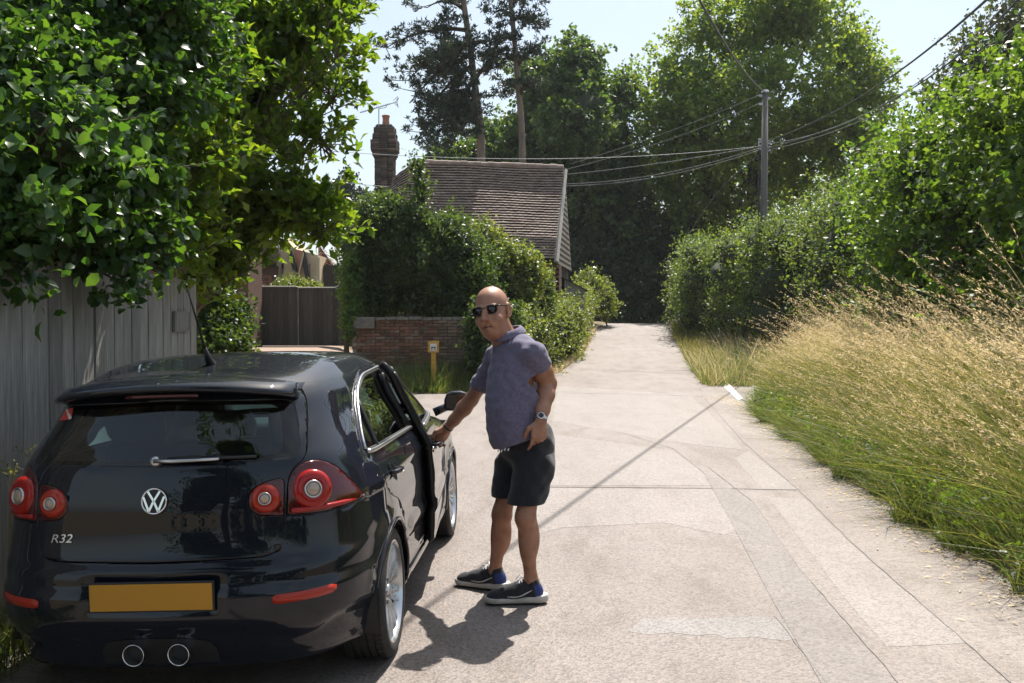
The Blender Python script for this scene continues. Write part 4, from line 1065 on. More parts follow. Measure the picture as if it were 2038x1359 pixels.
# barn at the end of the lane
bd_ = Vector((.989, -.148, 0)); dn = Vector((-.148, -.989, 0))
RR = P(1122, 334, 33.1); ER = Vector(RR) + dn * 3.0; ER.z = P(1105, 517, 30.15).z
RL = Vector(RR) - bd_ * 5.35; RL.z = P(815, 323, 33.9).z
EL = Vector(RL) + dn * 3.0 - bd_ * 0.0; EL.z = ER.z + .1
gzb = 0.6
barn = empty('tiled_barn', (RR.x - 2.5, RR.y, gzb)); tag(barn, 'old barn with a long brown clay tile roof facing the lane', 'barn')
tile_roof(barn, EL, ER, RL, RR, 0.128, 0.17, M_TILE, parts=300)
HL = Vector(RL) - bd_ * .62 + dn * .45; HL.z = RL.z - .58
HE = Vector(EL) - bd_ * .62
tile_roof(barn, HE, EL, HL, RL, 0.128, 0.17, M_TILE)
# far slope
FR = Vector(RR) - dn * 3.0; FR.z = ER.z; FL = Vector(RL) - dn * 3.0; FL.z = EL.z
mb = MB(); off = Vector(barn.location)
mb.add([Vector(RR) - off, Vector(RL) - off, FL - off, FR - off], [(0, 1, 2, 3)])
mb.add([Vector(HL) - off, Vector(RL) - off, FL - off - bd_ * .62], [(0, 1, 2)])
mb.build('rear_roof_slope', M_TILE, barn)
mb = MB(); nrt = 22
for i in range(nrt):
    a, b = Vector(RL).lerp(Vector(RR), i / nrt), Vector(RL).lerp(Vector(RR), (i + .97) / nrt); j = random.uniform(-.012, .012)
    mb.tube([a - off + Vector((0, 0, .03 + j)), b - off + Vector((0, 0, .03 + j))], .085, 8)
mb.build('ridge_tile', M_TILE, barn)
M_BWB = mat('brown_weatherboard', (0.105, 0.085, 0.066), 0.85, var=(0.17, 0.14, 0.11), vscale=4, bump=.3)
# gable end: brick corner and weatherboard
gin = -bd_ * 0.12
A, B_, C_ = Vector(ER) + gin + dn * -.25, Vector(RR) + gin, FR + gin
bh = [Vector((A.x, A.y, gzb - .3)), Vector((C_.x, C_.y, gzb - .3)), C_ - Vector((0, 0, .1)), B_ - Vector((0, 0, .12)), A - Vector((0, 0, .1)) ]
mb = MB(); mb.add([p - off for p in bh], [(0, 1, 2, 3, 4)]); mb.add([p - off - bd_ * .2 for p in bh], [(4, 3, 2, 1, 0)])
fw = [Vector((A.x, A.y, gzb - .3)), A - Vector((0, 0, .1))]
a2 = [p - bd_ * 7.6 for p in fw]
mb.add([fw[0] - off, fw[1] - off, a2[1] - off, a2[0] - off], [(0, 1, 2, 3)])
mb.build('wall', M_OAKD, barn)
n_b = 26
for i in range(n_b):                                   # gable weatherboards
    z0 = ER.z + .02 + i * .185
    if z0 > RR.z - .35: break
    s = max(0.05, min(1.0, (RR.z - z0) / (RR.z - ER.z)))
    half = 2.75 * s
    c = Vector((B_.x, B_.y, z0)) + bd_ * .135
    mb = MB(); mb.box(c - off, (.03, 2 * half, .20), Matrix.Rotation(math.atan2(bd_.y, bd_.x), 3, 'Z') @ Matrix.Rotation(-.10, 3, 'Y'))
    mb.build('weatherboard', M_BWB, barn)
mb = MB(); c = 0; z = gzb + .1
while z < ER.z - .12:
    for s in range(4):
        cc = Vector((A.x, A.y, z)) + bd_ * (.17 - (.11 if False else 0)) - dn * (.12 + s * .225 + (.11 if c % 2 else 0))
        mb.box(cc - off, (.11, .213, .065), Matrix.Rotation(math.atan2(bd_.y, bd_.x) , 3, 'Z'))
    for s in range(2):
        cc = Vector((A.x, A.y, z)) + bd_ * (.10 - s * .225 - (.11 if c % 2 else 0)) + dn * .04
        mb.box(cc - off, (.213, .10, .065), Matrix.Rotation(math.atan2(bd_.y, bd_.x), 3, 'Z'))
    z += .075; c += 1
pb_ = mb.build('brick_corner', M_BRICK, barn); pb_['kind'] = 'stuff'
for (pa, pb2) in ((ER, RR),):
    mb = MB(); a_, b2 = Vector(pa) + bd_ * .06 - Vector((0, 0, .07)) - off, Vector(pb2) + bd_ * .06 - Vector((0, 0, .07)) - off
    mb.tube([a_, b2], .075, 4); mb.build('bargeboard', M_OAK, barn)
# low lean-to by the gable
lt = empty('lean_to', tuple(P(1136, 583, 33.5))); tag(lt, 'small weathered lean-to shed beside the barn gable', 'shed')
mb = MB(); mb.add([(-.25, -.5, -.7), (.45, -.5, -.7), (.45, .9, -.7), (-.25, .9, -.7), (-.25, -.5, .48), (.45, -.5, .10), (.45, .9, .10), (-.25, .9, .48)], [(0, 1, 5, 4), (1, 2, 6, 5), (2, 3, 7, 6), (3, 0, 4, 7), (4, 5, 6, 7)])
mb.build('wall', M_OAK, lt)
mb = MB(); mb.add([(-.32, -.58, .50), (.55, -.58, .05), (.55, .98, .05), (-.32, .98, .50), (-.32, -.58, .54), (.55, -.58, .09), (.55, .98, .09), (-.32, .98, .54)], [(3, 2, 1, 0), (4, 5, 6, 7), (0, 1, 5, 4), (1, 2, 6, 5), (2, 3, 7, 6), (3, 0, 4, 7)])
mb.build('roof', M_OAKD, lt)

# ------------------------------------------------------------------ chimney with aerial
YC = 34.5
cb = P(767, 400, YC); ztop = P(767, 252, YC).z
chim = empty('brick_chimney', (cb.x, YC, 0.8)); tag(chim, 'tall old brick chimney with corbelled head and one clay pot', 'chimney')
mb = MB(); mb.box((0, 0, (ztop - .8) / 2), (.52, .52, ztop - .85)); mb.build('core', M_COPE, chim)
zc = ztop - 0.8; row = 0
z = zc - .04
while z > zc - 2.9 and row < 40:
    dz = zc - z
    ex = .30 if dz < .1 else (.36 if dz < .28 else (.40 if dz < .5 else (.46 if dz < .95 else (.41 if dz < 1.05 else (.37 if dz < 1.15 else .335)))))
    # front and side bricks, alternate bond; centre pilaster
    for face in range(3):
        nbk = 3
        for i in range(nbk):
            w = 2 * ex / nbk
            x = -ex + (i + .5) * w
            bump = .03 if i == 1 else 0
            rot = [0, R(90), R(-90)][face]
            Rm = Matrix.Rotation(rot, 3, 'Z'); c = Rm @ Vector((x, -ex + .045 - bump + random.uniform(-.006, .006), z))
            if face == 0 or True:
                key = 'sg' if random.random() < .25 else 'sc'
                o = bpy.data.objects.new('brick', BM[key]); COL.objects.link(o); o.parent = chim
                o.location = c; o.rotation_euler = (0, 0, rot); o.scale = ((w - .010) / .215, 1, 1.0)
    z -= .076; row += 1
mb = MB(); mb.box((0, 0, zc + .0), (.56, .56, .08)); mb.build('flaunching', M_COPE, chim, bevel=.02)
mb = MB(); mb.lathe([(.11, 0), (.135, .02), (.13, .12), (.12, .2), (.125, .30), (.145, .32), (.145, .37), (.12, .38), (.10, .36), (.09, .1)], 20, Matrix.Translation((0.03, 0, zc + .03)))
mb.build('chimney_pot', M_TILER, chim, smooth=True)
M_ALU = mat('dull_aluminium', (0.30, 0.31, 0.32), 0.45, metal=0.8)
ab = P(752, 252, YC - .3)
aer = empty('tv_aerial', tuple(ab)); tag(aer, 'long rooftop television aerial on a mast at the chimney', 'aerial')
def rel(u, v, dy=0.0): return P(u, v, YC - .3 + dy) - ab
mb = MB(); mb.tube([rel(754, 275), rel(754, 216)], .018, 6); mb.build('mast', M_ALU, aer)
a, b = rel(717, 224), rel(789, 203)
mb = MB(); mb.tube([a, b], .016, 6); mb.tube([rel(754, 216), rel(768, 214), rel(770, 208)], .013, 5); mb.build('boom', M_ALU, aer)
mb = MB()
for i in range(17):
    p = a.lerp(b, i / 20); mb.tube([p + Vector((0, -.12, 0)), p + Vector((0, .12, 0))], .006, 4)
    mb.tube([p, p + Vector((0, 0, .05))], .006, 4)
mb.build('director', M_ALU, aer)
mb = MB()
for s in (-1, 1):
    mb.tube([b + Vector((-.1, -.15, s * .02)), b + Vector((.06, -.15, s * .16))], .008, 4); mb.tube([b + Vector((-.1, .15, s * .02)), b + Vector((.06, .15, s * .16))], .008, 4)
    mb.tube([b + Vector((.02, 0, 0)), b + Vector((.06, 0, s * .16))], .012, 4)
    for q in (.08, .12, .16): mb.tube([b + Vector((.06 - (.16 - q) * .6, -.2, s * q)), b + Vector((.06 - (.16 - q) * .6, .2, s * q))], .006, 4)
mb.build('reflector', M_ALU, aer)

# ------------------------------------------------------------------ cream house behind the gate
M_CREAM = mat('cream_render', (0.52, 0.41, 0.27), 0.9, var=(0.58, 0.46, 0.31), vscale=2.5, bump=0.15)
M_TRIM = mat('dark_timber', (0.03, 0.028, 0.026), 0.7)
M_PANE = mat('dark_window_glass', (0.02, 0.022, 0.025), 0.06, spec=0.8)
M_STONE = mat('pale_stone_dressing', (0.50, 0.42, 0.30), 0.9)
YH = 41.0
hb = P(590, 640, YH); hb.z = 0.8
house = empty('cream_house', tuple(hb)); tag(house, 'cream rendered house with steep gables and red roofs behind the gate', 'house')
def hp(u, v, dy=0.0): return P(u, v, YH + dy) - hb
def slab(name, pix, dy, th, m, parent=house):
    a = [hp(u, v, dy) for u, v in pix]; b = [p + Vector((0, th, 0)) for p in a]; n = len(a)
    mb = MB(); mb.add(a + b, [tuple(range(n)), tuple(range(2 * n - 1, n - 1, -1))] + [((i + 1) % n, i, n + i, n + (i + 1) % n) for i in range(n)])
    return mb.build(name, m, parent)
slab('wall', [(545, 660), (634, 660), (634, 508), (606, 500), (598, 545), (592, 545), (586, 495), (566, 470), (546, 520)], 0, 3.0, M_CREAM)
slab('wall', [(634, 660), (680, 660), (676, 545), (634, 536)], 1.2, 3.0, M_CREAM)
slab('valley_roof', [(586, 495), (606, 500), (598, 546), (594, 546)], -.02, .4, M_TILER)
slab('bargeboard', [(566, 464), (580, 496), (592, 545), (586, 538), (582, 537)], -.22, .16, M_TRIM)
slab('bargeboard', [(603, 496), (608, 503), (613, 552), (608, 556), (602, 525)], -.22, .16, M_TRIM)
slab('bargeboard', [(605, 505), (603, 500), (593, 545), (595, 549)], -.26, .16, M_STONE)
slab('buttress', [(626, 660), (636, 660), (636, 512), (630, 512)], -.25, .3, M_STONE)
for (u0, v0, u1, v1) in [(560.5, 524, 564.5, 562), (588, 548, 591.5, 572), (614.5, 525, 617, 553), (636, 566, 638, 577)]:
    f = slab('window', [(u0 - 1.2, v1 + 1), (u1 + 1.2, v1 + 1), (u1 + 1.2, v0 - 1), (u0 - 1.2, v0 - 1)], -.03, .1, M_STONE)
    g = slab('pane', [(u0, v1), (u1, v1), (u1, v0), (u0, v0)], -.05, .06, M_PANE); g.parent = f
f = slab('window', [(654, 582), (661, 582), (661, 553), (654, 553)], 1.15, .1, M_STONE); g = slab('pane', [(655.5, 581), (659.5, 581), (659.5, 558), (655.5, 558)], 1.12, .06, M_PANE); g.parent = f
slab('drainpipe', [(642, 660), (645, 660), (645, 540), (642, 540)], 1.0, .1, M_TRIM)
slab('gutter', [(634, 536), (676, 546), (676, 549), (634, 539)], .95, .12, M_TRIM)
def house_roof(el, er, rl, rr, m): tile_roof(house, el, er, rl, rr, .16, .25, m, 'roof_tile', sag=0)
house_roof(P(634, 535, YH + .9), P(682, 546, YH + .9), P(634, 480, YH + 3), P(640, 490, YH + 3), M_TILER)
house_roof(P(671, 561, YH + .5), P(694, 566, YH + .5), P(672, 542, YH + 1.3), P(684, 542, YH + 1.3), M_TILER)
slab('wall', [(674, 660), (700, 660), (698, 566), (674, 564)], .8, 2.0, M_CREAM)
# roof end facing left, at the left of the gables
slab('wall', [(505, 660), (545, 660), (545, 528), (520, 520), (505, 520)], -.8, 2.5, M_BRICK)
tile_roof(house, P(498, 505, YH - 2.0), P(552, 528, YH - 1.0), P(508, 466, YH + .2), P(560, 490, YH + .6), .16, .25, M_TILE, 'roof_tile', sag=0)
tile_roof(house, P(505, 570, YH - 3.0), P(540, 573, YH - 1.2), P(506, 545, YH - 1.8), P(538, 548, YH - 1.0), .16, .25, M_TILER, 'roof_tile', sag=0)

# ------------------------------------------------------------------ cottage roof seen through the magnolia
YT = 25.0
cb_ = P(400, 400, YT); cb_.z = .7
cott = empty('cottage', tuple(cb_)); tag(cott, 'cottage with brown tiled roof half hidden behind the leaves at left', 'house')
e_l, e_r = P(200, 335, YT), P(485, 340, YT); r_l, r_r = P(215, 203, YT + 2.3), P(338, 205, YT + 2.3)
tile_roof(cott, e_l, e_r, r_l, r_r, .115, .17, M_TILE)
a = [Vector(p) - cb_ for p in (e_l, e_r)]
lo = [Vector((p.x, p.y + .35, -.2)) for p in a]; hi = [Vector((p.x, p.y + .35, p.z - .05)) for p in a]
mb = MB(); mb.add([lo[0], lo[1], hi[1], hi[0]] + [p + Vector((0, 1.4, 0)) for p in (lo[0], lo[1], hi[1], hi[0])], [(0, 1, 2, 3), (1, 5, 6, 2), (7, 6, 5, 4), (4, 0, 3, 7)])
mb.build('wall', M_BRICK, cott)
mb = MB(); mb.add([Vector(e_r) - cb_, Vector(r_r) - cb_, Vector(r_r) - cb_ + Vector((0, .1, 0)), Vector(e_r) - cb_ + Vector((0, 2.5, 0)), Vector(r_l) - cb_, Vector(e_l) - cb_ + Vector((0, 2.5, 0))], [(0, 3, 1), (1, 3, 5, 4)])
mb.build('rear_roof_slope', M_TILE, cott)
tile_roof(cott, P(250, 366, YT - .9), P(478, 366, YT - .9), P(255, 338, YT + .1), P(470, 338, YT + .1), .115, .17, M_TILE)

# ------------------------------------------------------------------ utility pole and cables
M_POLE = mat('grey_pole_wood', (0.10, 0.095, 0.085), 0.85, var=(0.17, 0.16, 0.145), vscale=5, stretch=(4, 4, .2), bump=.4)
M_CABLE = mat('black_cable', (0.03, 0.03, 0.032), 0.5)
M_CABLEP = mat('pale_weathered_cable', (0.24, 0.24, 0.24), 0.45)
M_ZINC = mat('zinc_fitting', (0.42, 0.43, 0.44), 0.4, metal=.6)
YPOLE = 30.0
pt = P(1523, 183, YPOLE); pbase = Vector((pt.x - .02, YPOLE, float(gz(pt.x, YPOLE))))
pole = empty('utility_pole', tuple(pbase)); tag(pole, 'grey wooden utility pole rising out of the hedgerow', 'pole')
ht = pt.z - pbase.z
mb = MB(); mb.tube([(0, 0, -.5), (0, 0, 1), (.005, 0, ht * .5), (.02, 0, ht)], [.14, .135, .115, .09], 14); mb.build('shaft', M_POLE, pole, smooth=True)
for bx, bz in ((-.13, .12), (-.13, .38), (.13, .2)):
    mb = MB(); mb.box((bx, -.02, ht - bz), (.10, .06, .07)); mb.build('insulator', M_ZINC, pole)
mb = MB(); mb.lathe([(.0, .07), (.09, .06), (.13, .0), (.13, -.03)], 12, Matrix.Translation((.02, 0, ht))); mb.build('pole_cap', M_ZINC, pole)
zc1 = P(1520, 290, YPOLE).z - pbase.z
for dz in (-.1, 0, .12, .2):
    for sx in (-1, 1):
        mb = MB(); mb.box((sx * .155, -.03, zc1 + dz - .025 * (sx + 1)), (.08, .05, .05)); mb.build('bracket', M_ZINC, pole)
mb = MB(); mb.tube([(-.17, -.05, zc1 - .1), (-.175, -.06, zc1 - 1.2), (-.18, -.06, 1.2)], .018, 6); mb.build('riser_cable', M_CABLE, pole)

def bez3(p0, pm, p1, n=28):
    "curve through pm at its middle parameter"
    p0, pm, p1 = Vector(p0), Vector(pm), Vector(p1)
    L0, L1 = (pm - p0).length, (p1 - pm).length; tm = L0 / (L0 + L1)
    c = (pm - p0 * (1 - tm) ** 2 - p1 * tm * tm) / (2 * tm * (1 - tm))
    return [p0 * (1 - t) ** 2 + c * 2 * t * (1 - t) + p1 * t * t for t in [i / (n - 1) for i in range(n)]]
def cable(label, p0, pm, p1, r, m):
    mb = MB(); pts = bez3(p0, pm, p1); o0 = pts[0]
    mb.tube([p - o0 for p in pts], r, 6)
    o = mb.build('overhead_cable', m, None, smooth=True); o.location = o0
    tag(o, label, 'cable')
sl = lambda y: 4.41 + .336 * (y - 19.8)
cable('thick black cable running from the pole top up over the lane', pt + Vector((0, -.1, -.05)), (sl(16), 16, P(1390, 0, 16).z), (sl(-6), -6, 7.4), .021, M_CABLE)
cable('upper wire from the pole top down to the left towards the barn', pt + Vector((-.2, 0, -.1)), P(1330, 262, 32), P(1135, 326, 33.2), .0075, M_CABLEP)
cable('second wire from the pole top down to the left towards the barn', pt + Vector((-.2, 0, -.36)), P(1330, 278, 33), P(1060, 352, 36), .0075, M_CABLEP)
pl1 = P(1511, 291, YPOLE)
cable('nearly level pale wire passing in front of the barn ridge and chimney', pl1, P(1090, 316, 27.5), P(600, 296, 25), .0075, M_CABLEP)
cable('sagging pale wire from the pole middle to the barn verge', pl1, P(1330, 322, 31), P(1124, 347, 32.6), .0075, M_CABLEP)
cable('upper of two close wires reaching low on the barn verge', pl1 + Vector((0, 0, -.05)), P(1330, 343, 31), P(1122, 366, 32.3), .0075, M_CABLEP)
cable('lower of two close wires reaching low on the barn verge', pl1 + Vector((0, 0, -.12)), P(1330, 348, 31), P(1122, 370, 32.2), .0075, M_CABLEP)
pr1 = P(1531, 280, YPOLE)
cable('highest thick cable climbing from the pole to the upper right', pr1, P(1745, 172, 17), P(1985, -20, 9.5), .015, M_CABLE)
cable('thin pale wire climbing to the right under the highest cable', pr1 + Vector((0, 0, -.10)), P(1760, 207, 18), P(2000, 10, 10.5), .0075, M_CABLEP)
cable('thick black cable climbing to the right nearest the ash tree', pr1 + Vector((0, 0, -.22)), P(1760, 208, 19), P(2040, -15, 10), .013, M_CABLE)
cable('lowest thin wire sagging right from the pole over the hedgerow', pr1 + Vector((0, 0, -.28)), P(1720, 237, 22), P(2060, 20, 13), .008, M_CABLEP)
cable('short stay wire slanting down right from the pole', P(1531, 210, YPOLE), P(1570, 285, 30.5), P(1607, 335, 31), .008, M_CABLE)
cable('slack wire slanting down left from the pole into the trees', P(1514, 305, YPOLE), P(1440, 370, 33), P(1370, 470, 37), .0075, M_CABLEP)
cable('faint wire at left reaching the ivy bush from behind the magnolia', P(560, 352, 26), P(680, 363, 26.5), P(775, 372, 27), .0075, M_CABLEP)
# ------------------------------------------------------------------ the car (x right, y forward, z up, origin on the ground below the rear axle)
def flake_paint():
    m, n, l, b = new_mat('black_blue_paint')
    b.inputs['Base Color'].default_value = (0.004, 0.006, 0.012, 1); b.inputs['Metallic'].default_value = 0.0
    b.inputs['Roughness'].default_value = 0.5; b.inputs['Specular IOR Level'].default_value = 0.06
    b.inputs['Coat Weight'].default_value = 1.0; b.inputs['Coat Roughness'].default_value = 0.025; b.inputs['Coat IOR'].default_value = 1.46
    tc = n.new('ShaderNodeTexCoord'); nz = n.new('ShaderNodeTexNoise'); nz.inputs['Scale'].default_value = 3.0; nz.inputs['Detail'].default_value = 9; nz.inputs['Roughness'].default_value = .75
    l.new(tc.outputs['Object'], nz.inputs['Vector'])
    mr = n.new('ShaderNodeMapRange'); mr.inputs['From Min'].default_value, mr.inputs['From Max'].default_value = .4, .75
    mr.inputs['To Min'].default_value, mr.inputs['To Max'].default_value = .008, .045        # dusty film
    l.new(nz.outputs['Fac'], mr.inputs['Value']); l.new(mr.outputs['Result'], b.inputs['Coat Roughness'])
    return m
M_PAINT = flake_paint()
M_BLK = mat('black_plastic', (0.010, 0.010, 0.011), 0.5)
M_RUB = mat('black_rubber', (0.012, 0.012, 0.012), 0.7, var=(0.028, 0.027, 0.026), vscale=25, bump=.2, bscale=120)
M_JAMB = mat('gloss_black_pillar', (0.005, 0.005, 0.006), 0.35, spec=.4)
M_CLOTHS = mat('black_seat_leather', (0.010, 0.010, 0.011), 0.55)
M_GLASS = glass_mat('green_tinted_car_glass', (0.58, 0.76, 0.75), 1.0)
M_GLASSR = glass_mat('rear_screen_glass', (0.52, 0.72, 0.72), 1.0)
M_GLASSD = glass_mat('black_screen_border', (0.01, 0.01, 0.012), 0.8)
M_CHROME = mat('bright_chrome', (0.75, 0.75, 0.76), 0.10, metal=1.0)
M_SATIN = mat('satin_silver_trim', (0.55, 0.55, 0.56), 0.28, metal=1.0)
M_ALLOY = mat('silver_alloy', (0.62, 0.62, 0.63), 0.26, metal=0.9)
M_STEEL = mat('brake_steel', (0.22, 0.22, 0.23), 0.4, metal=.9)
M_LENS = mat('dark_red_lens', (0.06, 0.004, 0.005), 0.08, spec=.4, coat=.4)
M_LENSR = mat('bright_red_lens', (0.30, 0.008, 0.005), 0.15, spec=.35, coat=.25)
M_LENSO = mat('orange_red_lens', (0.34, 0.022, 0.008), 0.15, spec=.35, coat=.25)
M_CLEAR = mat('smoky_indicator_lens', (0.34, 0.26, 0.19), 0.15, spec=.8, coat=1.0)
M_PLATE = mat('amber_number_plate', (0.42, 0.20, 0.010), 0.5)
M_STICK = mat('red_sticker', (0.62, 0.05, 0.035), 0.4)
M_WHITEP = mat('white_print', (0.72, 0.72, 0.70), 0.45)
M_MIRROR = mat('mirror_glass', (0.8, 0.83, 0.85), 0.02, metal=1.0)

def pchip(A, sub, axis, flat=()):
    "monotone cubic through the control points along an axis; flat = components with level ends"
    A = np.moveaxis(np.asarray(A, float), axis, 0); n = len(A)
    s = np.diff(A, axis=0); d = np.zeros_like(A)
    a, b = s[:-1], s[1:]; ok = a * b > 0
    d[1:-1] = np.where(ok, 2 * a * b / np.where(ok, a + b, 1), 0)
    d[0], d[-1] = s[0], s[-1]
    for c in flat: d[0][..., c] = 0; d[-1][..., c] = 0
    out = []
    for i in range(n - 1):
        for k in range(sub):
            t = k / sub; h = 2 * t ** 3 - 3 * t ** 2 + 1
            out.append(A[i] * h + A[i + 1] * (1 - h) + d[i] * (t ** 3 - 2 * t ** 2 + t) + d[i + 1] * (t ** 3 - t ** 2))
    out.append(A[-1])
    return np.moveaxis(np.array(out), 0, axis)

#        z_side, z_rear, z_front, half width, y_rear, y_front, corner fullness
ROWS = [(.225, .225, .21, .66, -.50, 3.20, .0),
        (.205, .205, .20, .800, -.690, 3.30, .0),
        (.245, .26, .24, .848, -.765, 3.41, .1),
        (.36, .385, .36, .868, -.797, 3.45, .2),
        (.50, .50, .50, .874, -.812, 3.465, .2),
        (.63, .625, .62, .879, -.800, 3.45, .2),
        (.70, .685, .68, .880, -.768, 3.42, .2),
        (.79, .78, .735, .874, -.750, 3.36, .2),
        (.89, .90, .79, .864, -.738, 3.22, .2),
        (.955, .99, .93, .842, -.724, 2.62, .15),
        (1.000, 1.065, .995, .815, -.708, 2.28, .1),
        (1.10, 1.14, 1.10, .770, -.672, 2.06, .0),
        (1.235, 1.24, 1.245, .705, -.610, 1.74, .0),
        (1.368, 1.335, 1.385, .655, -.555, 1.44, .0),
        (1.425, 1.387, 1.44, .605, -.515, 1.27, .0),
        (1.464, 1.419, 1.474, .525, -.45, 1.15, .0),
        (1.494, 1.440, 1.490, .30, -.36, 1.06, .0),
        (1.502, 1.446, 1.496, .0, -.34, 1.04, .0)]
FXR = [0, .28, .52, .72, .86, .945, .985, 1, 1, 1, 1, 1, 1, .995, .965, .90, .78, .6, .32, 0]
DYR = [0, .010, .034, .088, .195, .345, .54]
SIDE = [.0, .2, .4, .6, .8, 1.0]
FYR = [.50, .30, .17, .08, .03, .006, 0]
grid = []
for (zs, zr, zf, w, yr, yf, k) in ROWS:
    row = []
    ys_ = [yr + d for d in DYR]
    ya, yb = yr + .66, yf - .70
    ys_ += [ya + (yb - ya) * t for t in SIDE]
    ys_ += [yf - d for d in FYR]
    L_ = yf - yr
    for j, (fx, y) in enumerate(zip(FXR, ys_)):
        # height: rear value at the rear, side value along the side, front value at the front
        tr = float(sstep(yr + .62, yr + .10, y)) if False else float(1 - sstep(yr + .10, yr + .70, y))
        tf = float(sstep(yf - .8, yf - .12, y))
        z = zs + (zr - zs) * tr + (zf - zs) * tf
        if w < .6: z += .018 * math.sin(math.pi * np.clip((y - yr) / max(.1, L_), 0, 1))
        x = w * fx * (1 - .035 * float(sstep(2.4, 3.3, y))) * (1 - .034 * float(1 - sstep(-.75, .2, y)))
        if 0 < j < 6: x *= (1 + .012 * k)
        row.append((x, y, z))
    grid.append(row)
CG = np.array(grid)
SUBR, SUBC = 6, 7
D = pchip(CG, SUBR, 0); D = pchip(D, SUBC, 1, flat=(1, 2))
nR, nC = D.shape[:2]
# surface creases: bumper ledge, lower valance, shoulder line, rubbing strip on the doors
x, y, z = D[..., 0].copy(), D[..., 1].copy(), D[..., 2].copy()
rear = (1 - sstep(-.42, -.1, y))
led = .014 * (sstep(.30, .45, z) * (1 - sstep(.556, .568, z))) * rear
zc_ = np.where(x < .42, .405, .405 - .055 * sstep(.42, .58, x) + .05 * sstep(.62, .76, x))
low = -.022 * (1 - sstep(zc_ - .012, zc_ + .004, z)) * rear * sstep(.20, .26, z)
sh = .008 * np.exp(-((z - .885) / .028) ** 2) * sstep(-.6, -.3, y) * (1 - sstep(2.3, 2.8, y)) * sstep(.5, .7, x)
rub = .016 * (sstep(.485, .497, z) * (1 - sstep(.563, .575, z))) * sstep(.42, .46, y) * (1 - sstep(2.06, 2.10, y))
sill = .018 * (1 - sstep(.30, .315, z)) * sstep(.40, .46, y) * (1 - sstep(2.08, 2.16, y))
rx = np.clip(x / .6, 0, 1); rad = np.sqrt((x * .75) ** 2 + (np.minimum(y, -.3) + .3) ** 2) + 1e-6
D[..., 0] += (led + low) * np.where(y < -.35, np.clip(x, 0, 1) / .9 * .8, 0) + sh + rub + sill
D[..., 1] -= (led + low) * np.where(y < -.1, 1 - .6 * np.clip(x - .55, 0, .35) / .35, 0)
# plate recess
D[..., 1] += .016 * (1 - sstep(.285, .30, np.abs(x))) * sstep(.462, .474, z) * (1 - sstep(.618, .628, z)) * rear
# arches swell
for ay in (0.0, 2.578):
    rr_ = np.sqrt((y - ay) ** 2 + (z - .315) ** 2)
    D[..., 0] += .018 * np.exp(-((rr_ - .37) / .05) ** 2) * sstep(.6, .8, x) * (z < .8)

bm = bmesh.new()
V = [[None] * nC for _ in range(nR)]
for i in range(nR):
    for j in range(nC):
        if j in (0, nC - 1): D[i, j, 0] = 0
        if i == nR - 1: D[i, j, 0] = 0
        V[i][j] = bm.verts.new(D[i, j])
for i in range(nR - 1):
    for j in range(nC - 1):
        try: bm.faces.new((V[i][j], V[i + 1][j], V[i + 1][j + 1], V[i][j + 1]))
        except ValueError: pass
bmesh.ops.remove_doubles(bm, verts=bm.verts, dist=1e-5)
bmesh.ops.recalc_face_normals(bm, faces=bm.faces[:])
bm.normal_update()
tst = max(bm.faces, key=lambda f: f.calc_center_median().x)
if tst.normal.x < 0: bmesh.ops.reverse_faces(bm, faces=bm.faces[:])
bm.normal_update()
FULL = bm.copy()
bvh = BVHTree.FromBMesh(FULL)
PID = bm.faces.layers.int.new('pid')

def inpoly(p, q, poly):
    c = False; n = len(poly); j = n - 1
    for i in range(n):
        (xi, yi), (xj, yj) = poly[i], poly[j]
        if ((yi > q) != (yj > q)) and p < (xj - xi) * (q - yi) / (yj - yi) + xi: c = not c
        j = i
    return c
def proj(v, ax): return (v.y, v.z) if ax == 'x' else (v.x, v.z) if ax == 'y' else (v.x, v.y)
def ok_side(f, ax):
    c = f.calc_center_median(); nn = f.normal
    if ax == 'x': return nn.x > .12 and c.x > .3
    if ax == 'y': return nn.y < -.10 and c.y < .35
    if ax == 'f': return False
    return nn.z > .3
def cut(poly, ax):
    n = len(poly)
    for i in range(n):
        a, b = poly[i], poly[(i + 1) % n]
        lo = (min(a[0], b[0]) - .03, min(a[1], b[1]) - .03); hi = (max(a[0], b[0]) + .03, max(a[1], b[1]) + .03)
        fs = []
        for f in bm.faces:
            ps = [proj(v.co, ax) for v in f.verts]
            if max(p[0] for p in ps) < lo[0] or min(p[0] for p in ps) > hi[0] or max(p[1] for p in ps) < lo[1] or min(p[1] for p in ps) > hi[1]: continue
            if ok_side(f, ax): fs.append(f)
        if not fs: continue
        d = (b[0] - a[0], b[1] - a[1])
        if ax == 'x': co, no = Vector((0, a[0], a[1])), Vector((0, -d[1], d[0]))
        elif ax == 'y': co, no = Vector((a[0], 0, a[1])), Vector((-d[1], 0, d[0]))
        else: co, no = Vector((a[0], a[1], 0)), Vector((-d[1], d[0], 0))
        if no.length < 1e-7: continue
        geom = set(fs)
        for f in fs: geom.update(f.edges); geom.update(f.verts)
        bmesh.ops.bisect_plane(bm, geom=list(geom), dist=2e-4, plane_co=co, plane_no=no.normalized())
def offset_poly(poly, d):
    n = len(poly); ar = sum(poly[i][0] * poly[(i + 1) % n][1] - poly[(i + 1) % n][0] * poly[i][1] for i in range(n)); sg = 1 if ar > 0 else -1
    out = []
    for i in range(n):
        p0, p1, p2 = [Vector(poly[k % n]) for k in (i - 1, i, i + 1)]
        e0, e1 = (p1 - p0).normalized(), (p2 - p1).normalized()
        n0, n1 = Vector((e0.y, -e0.x)) * sg, Vector((e1.y, -e1.x)) * sg
        m = n0 + n1; k = m.dot(n0)
        m = m / k if k > .25 else n0
        out.append(tuple(p1 + m * d))
    return out
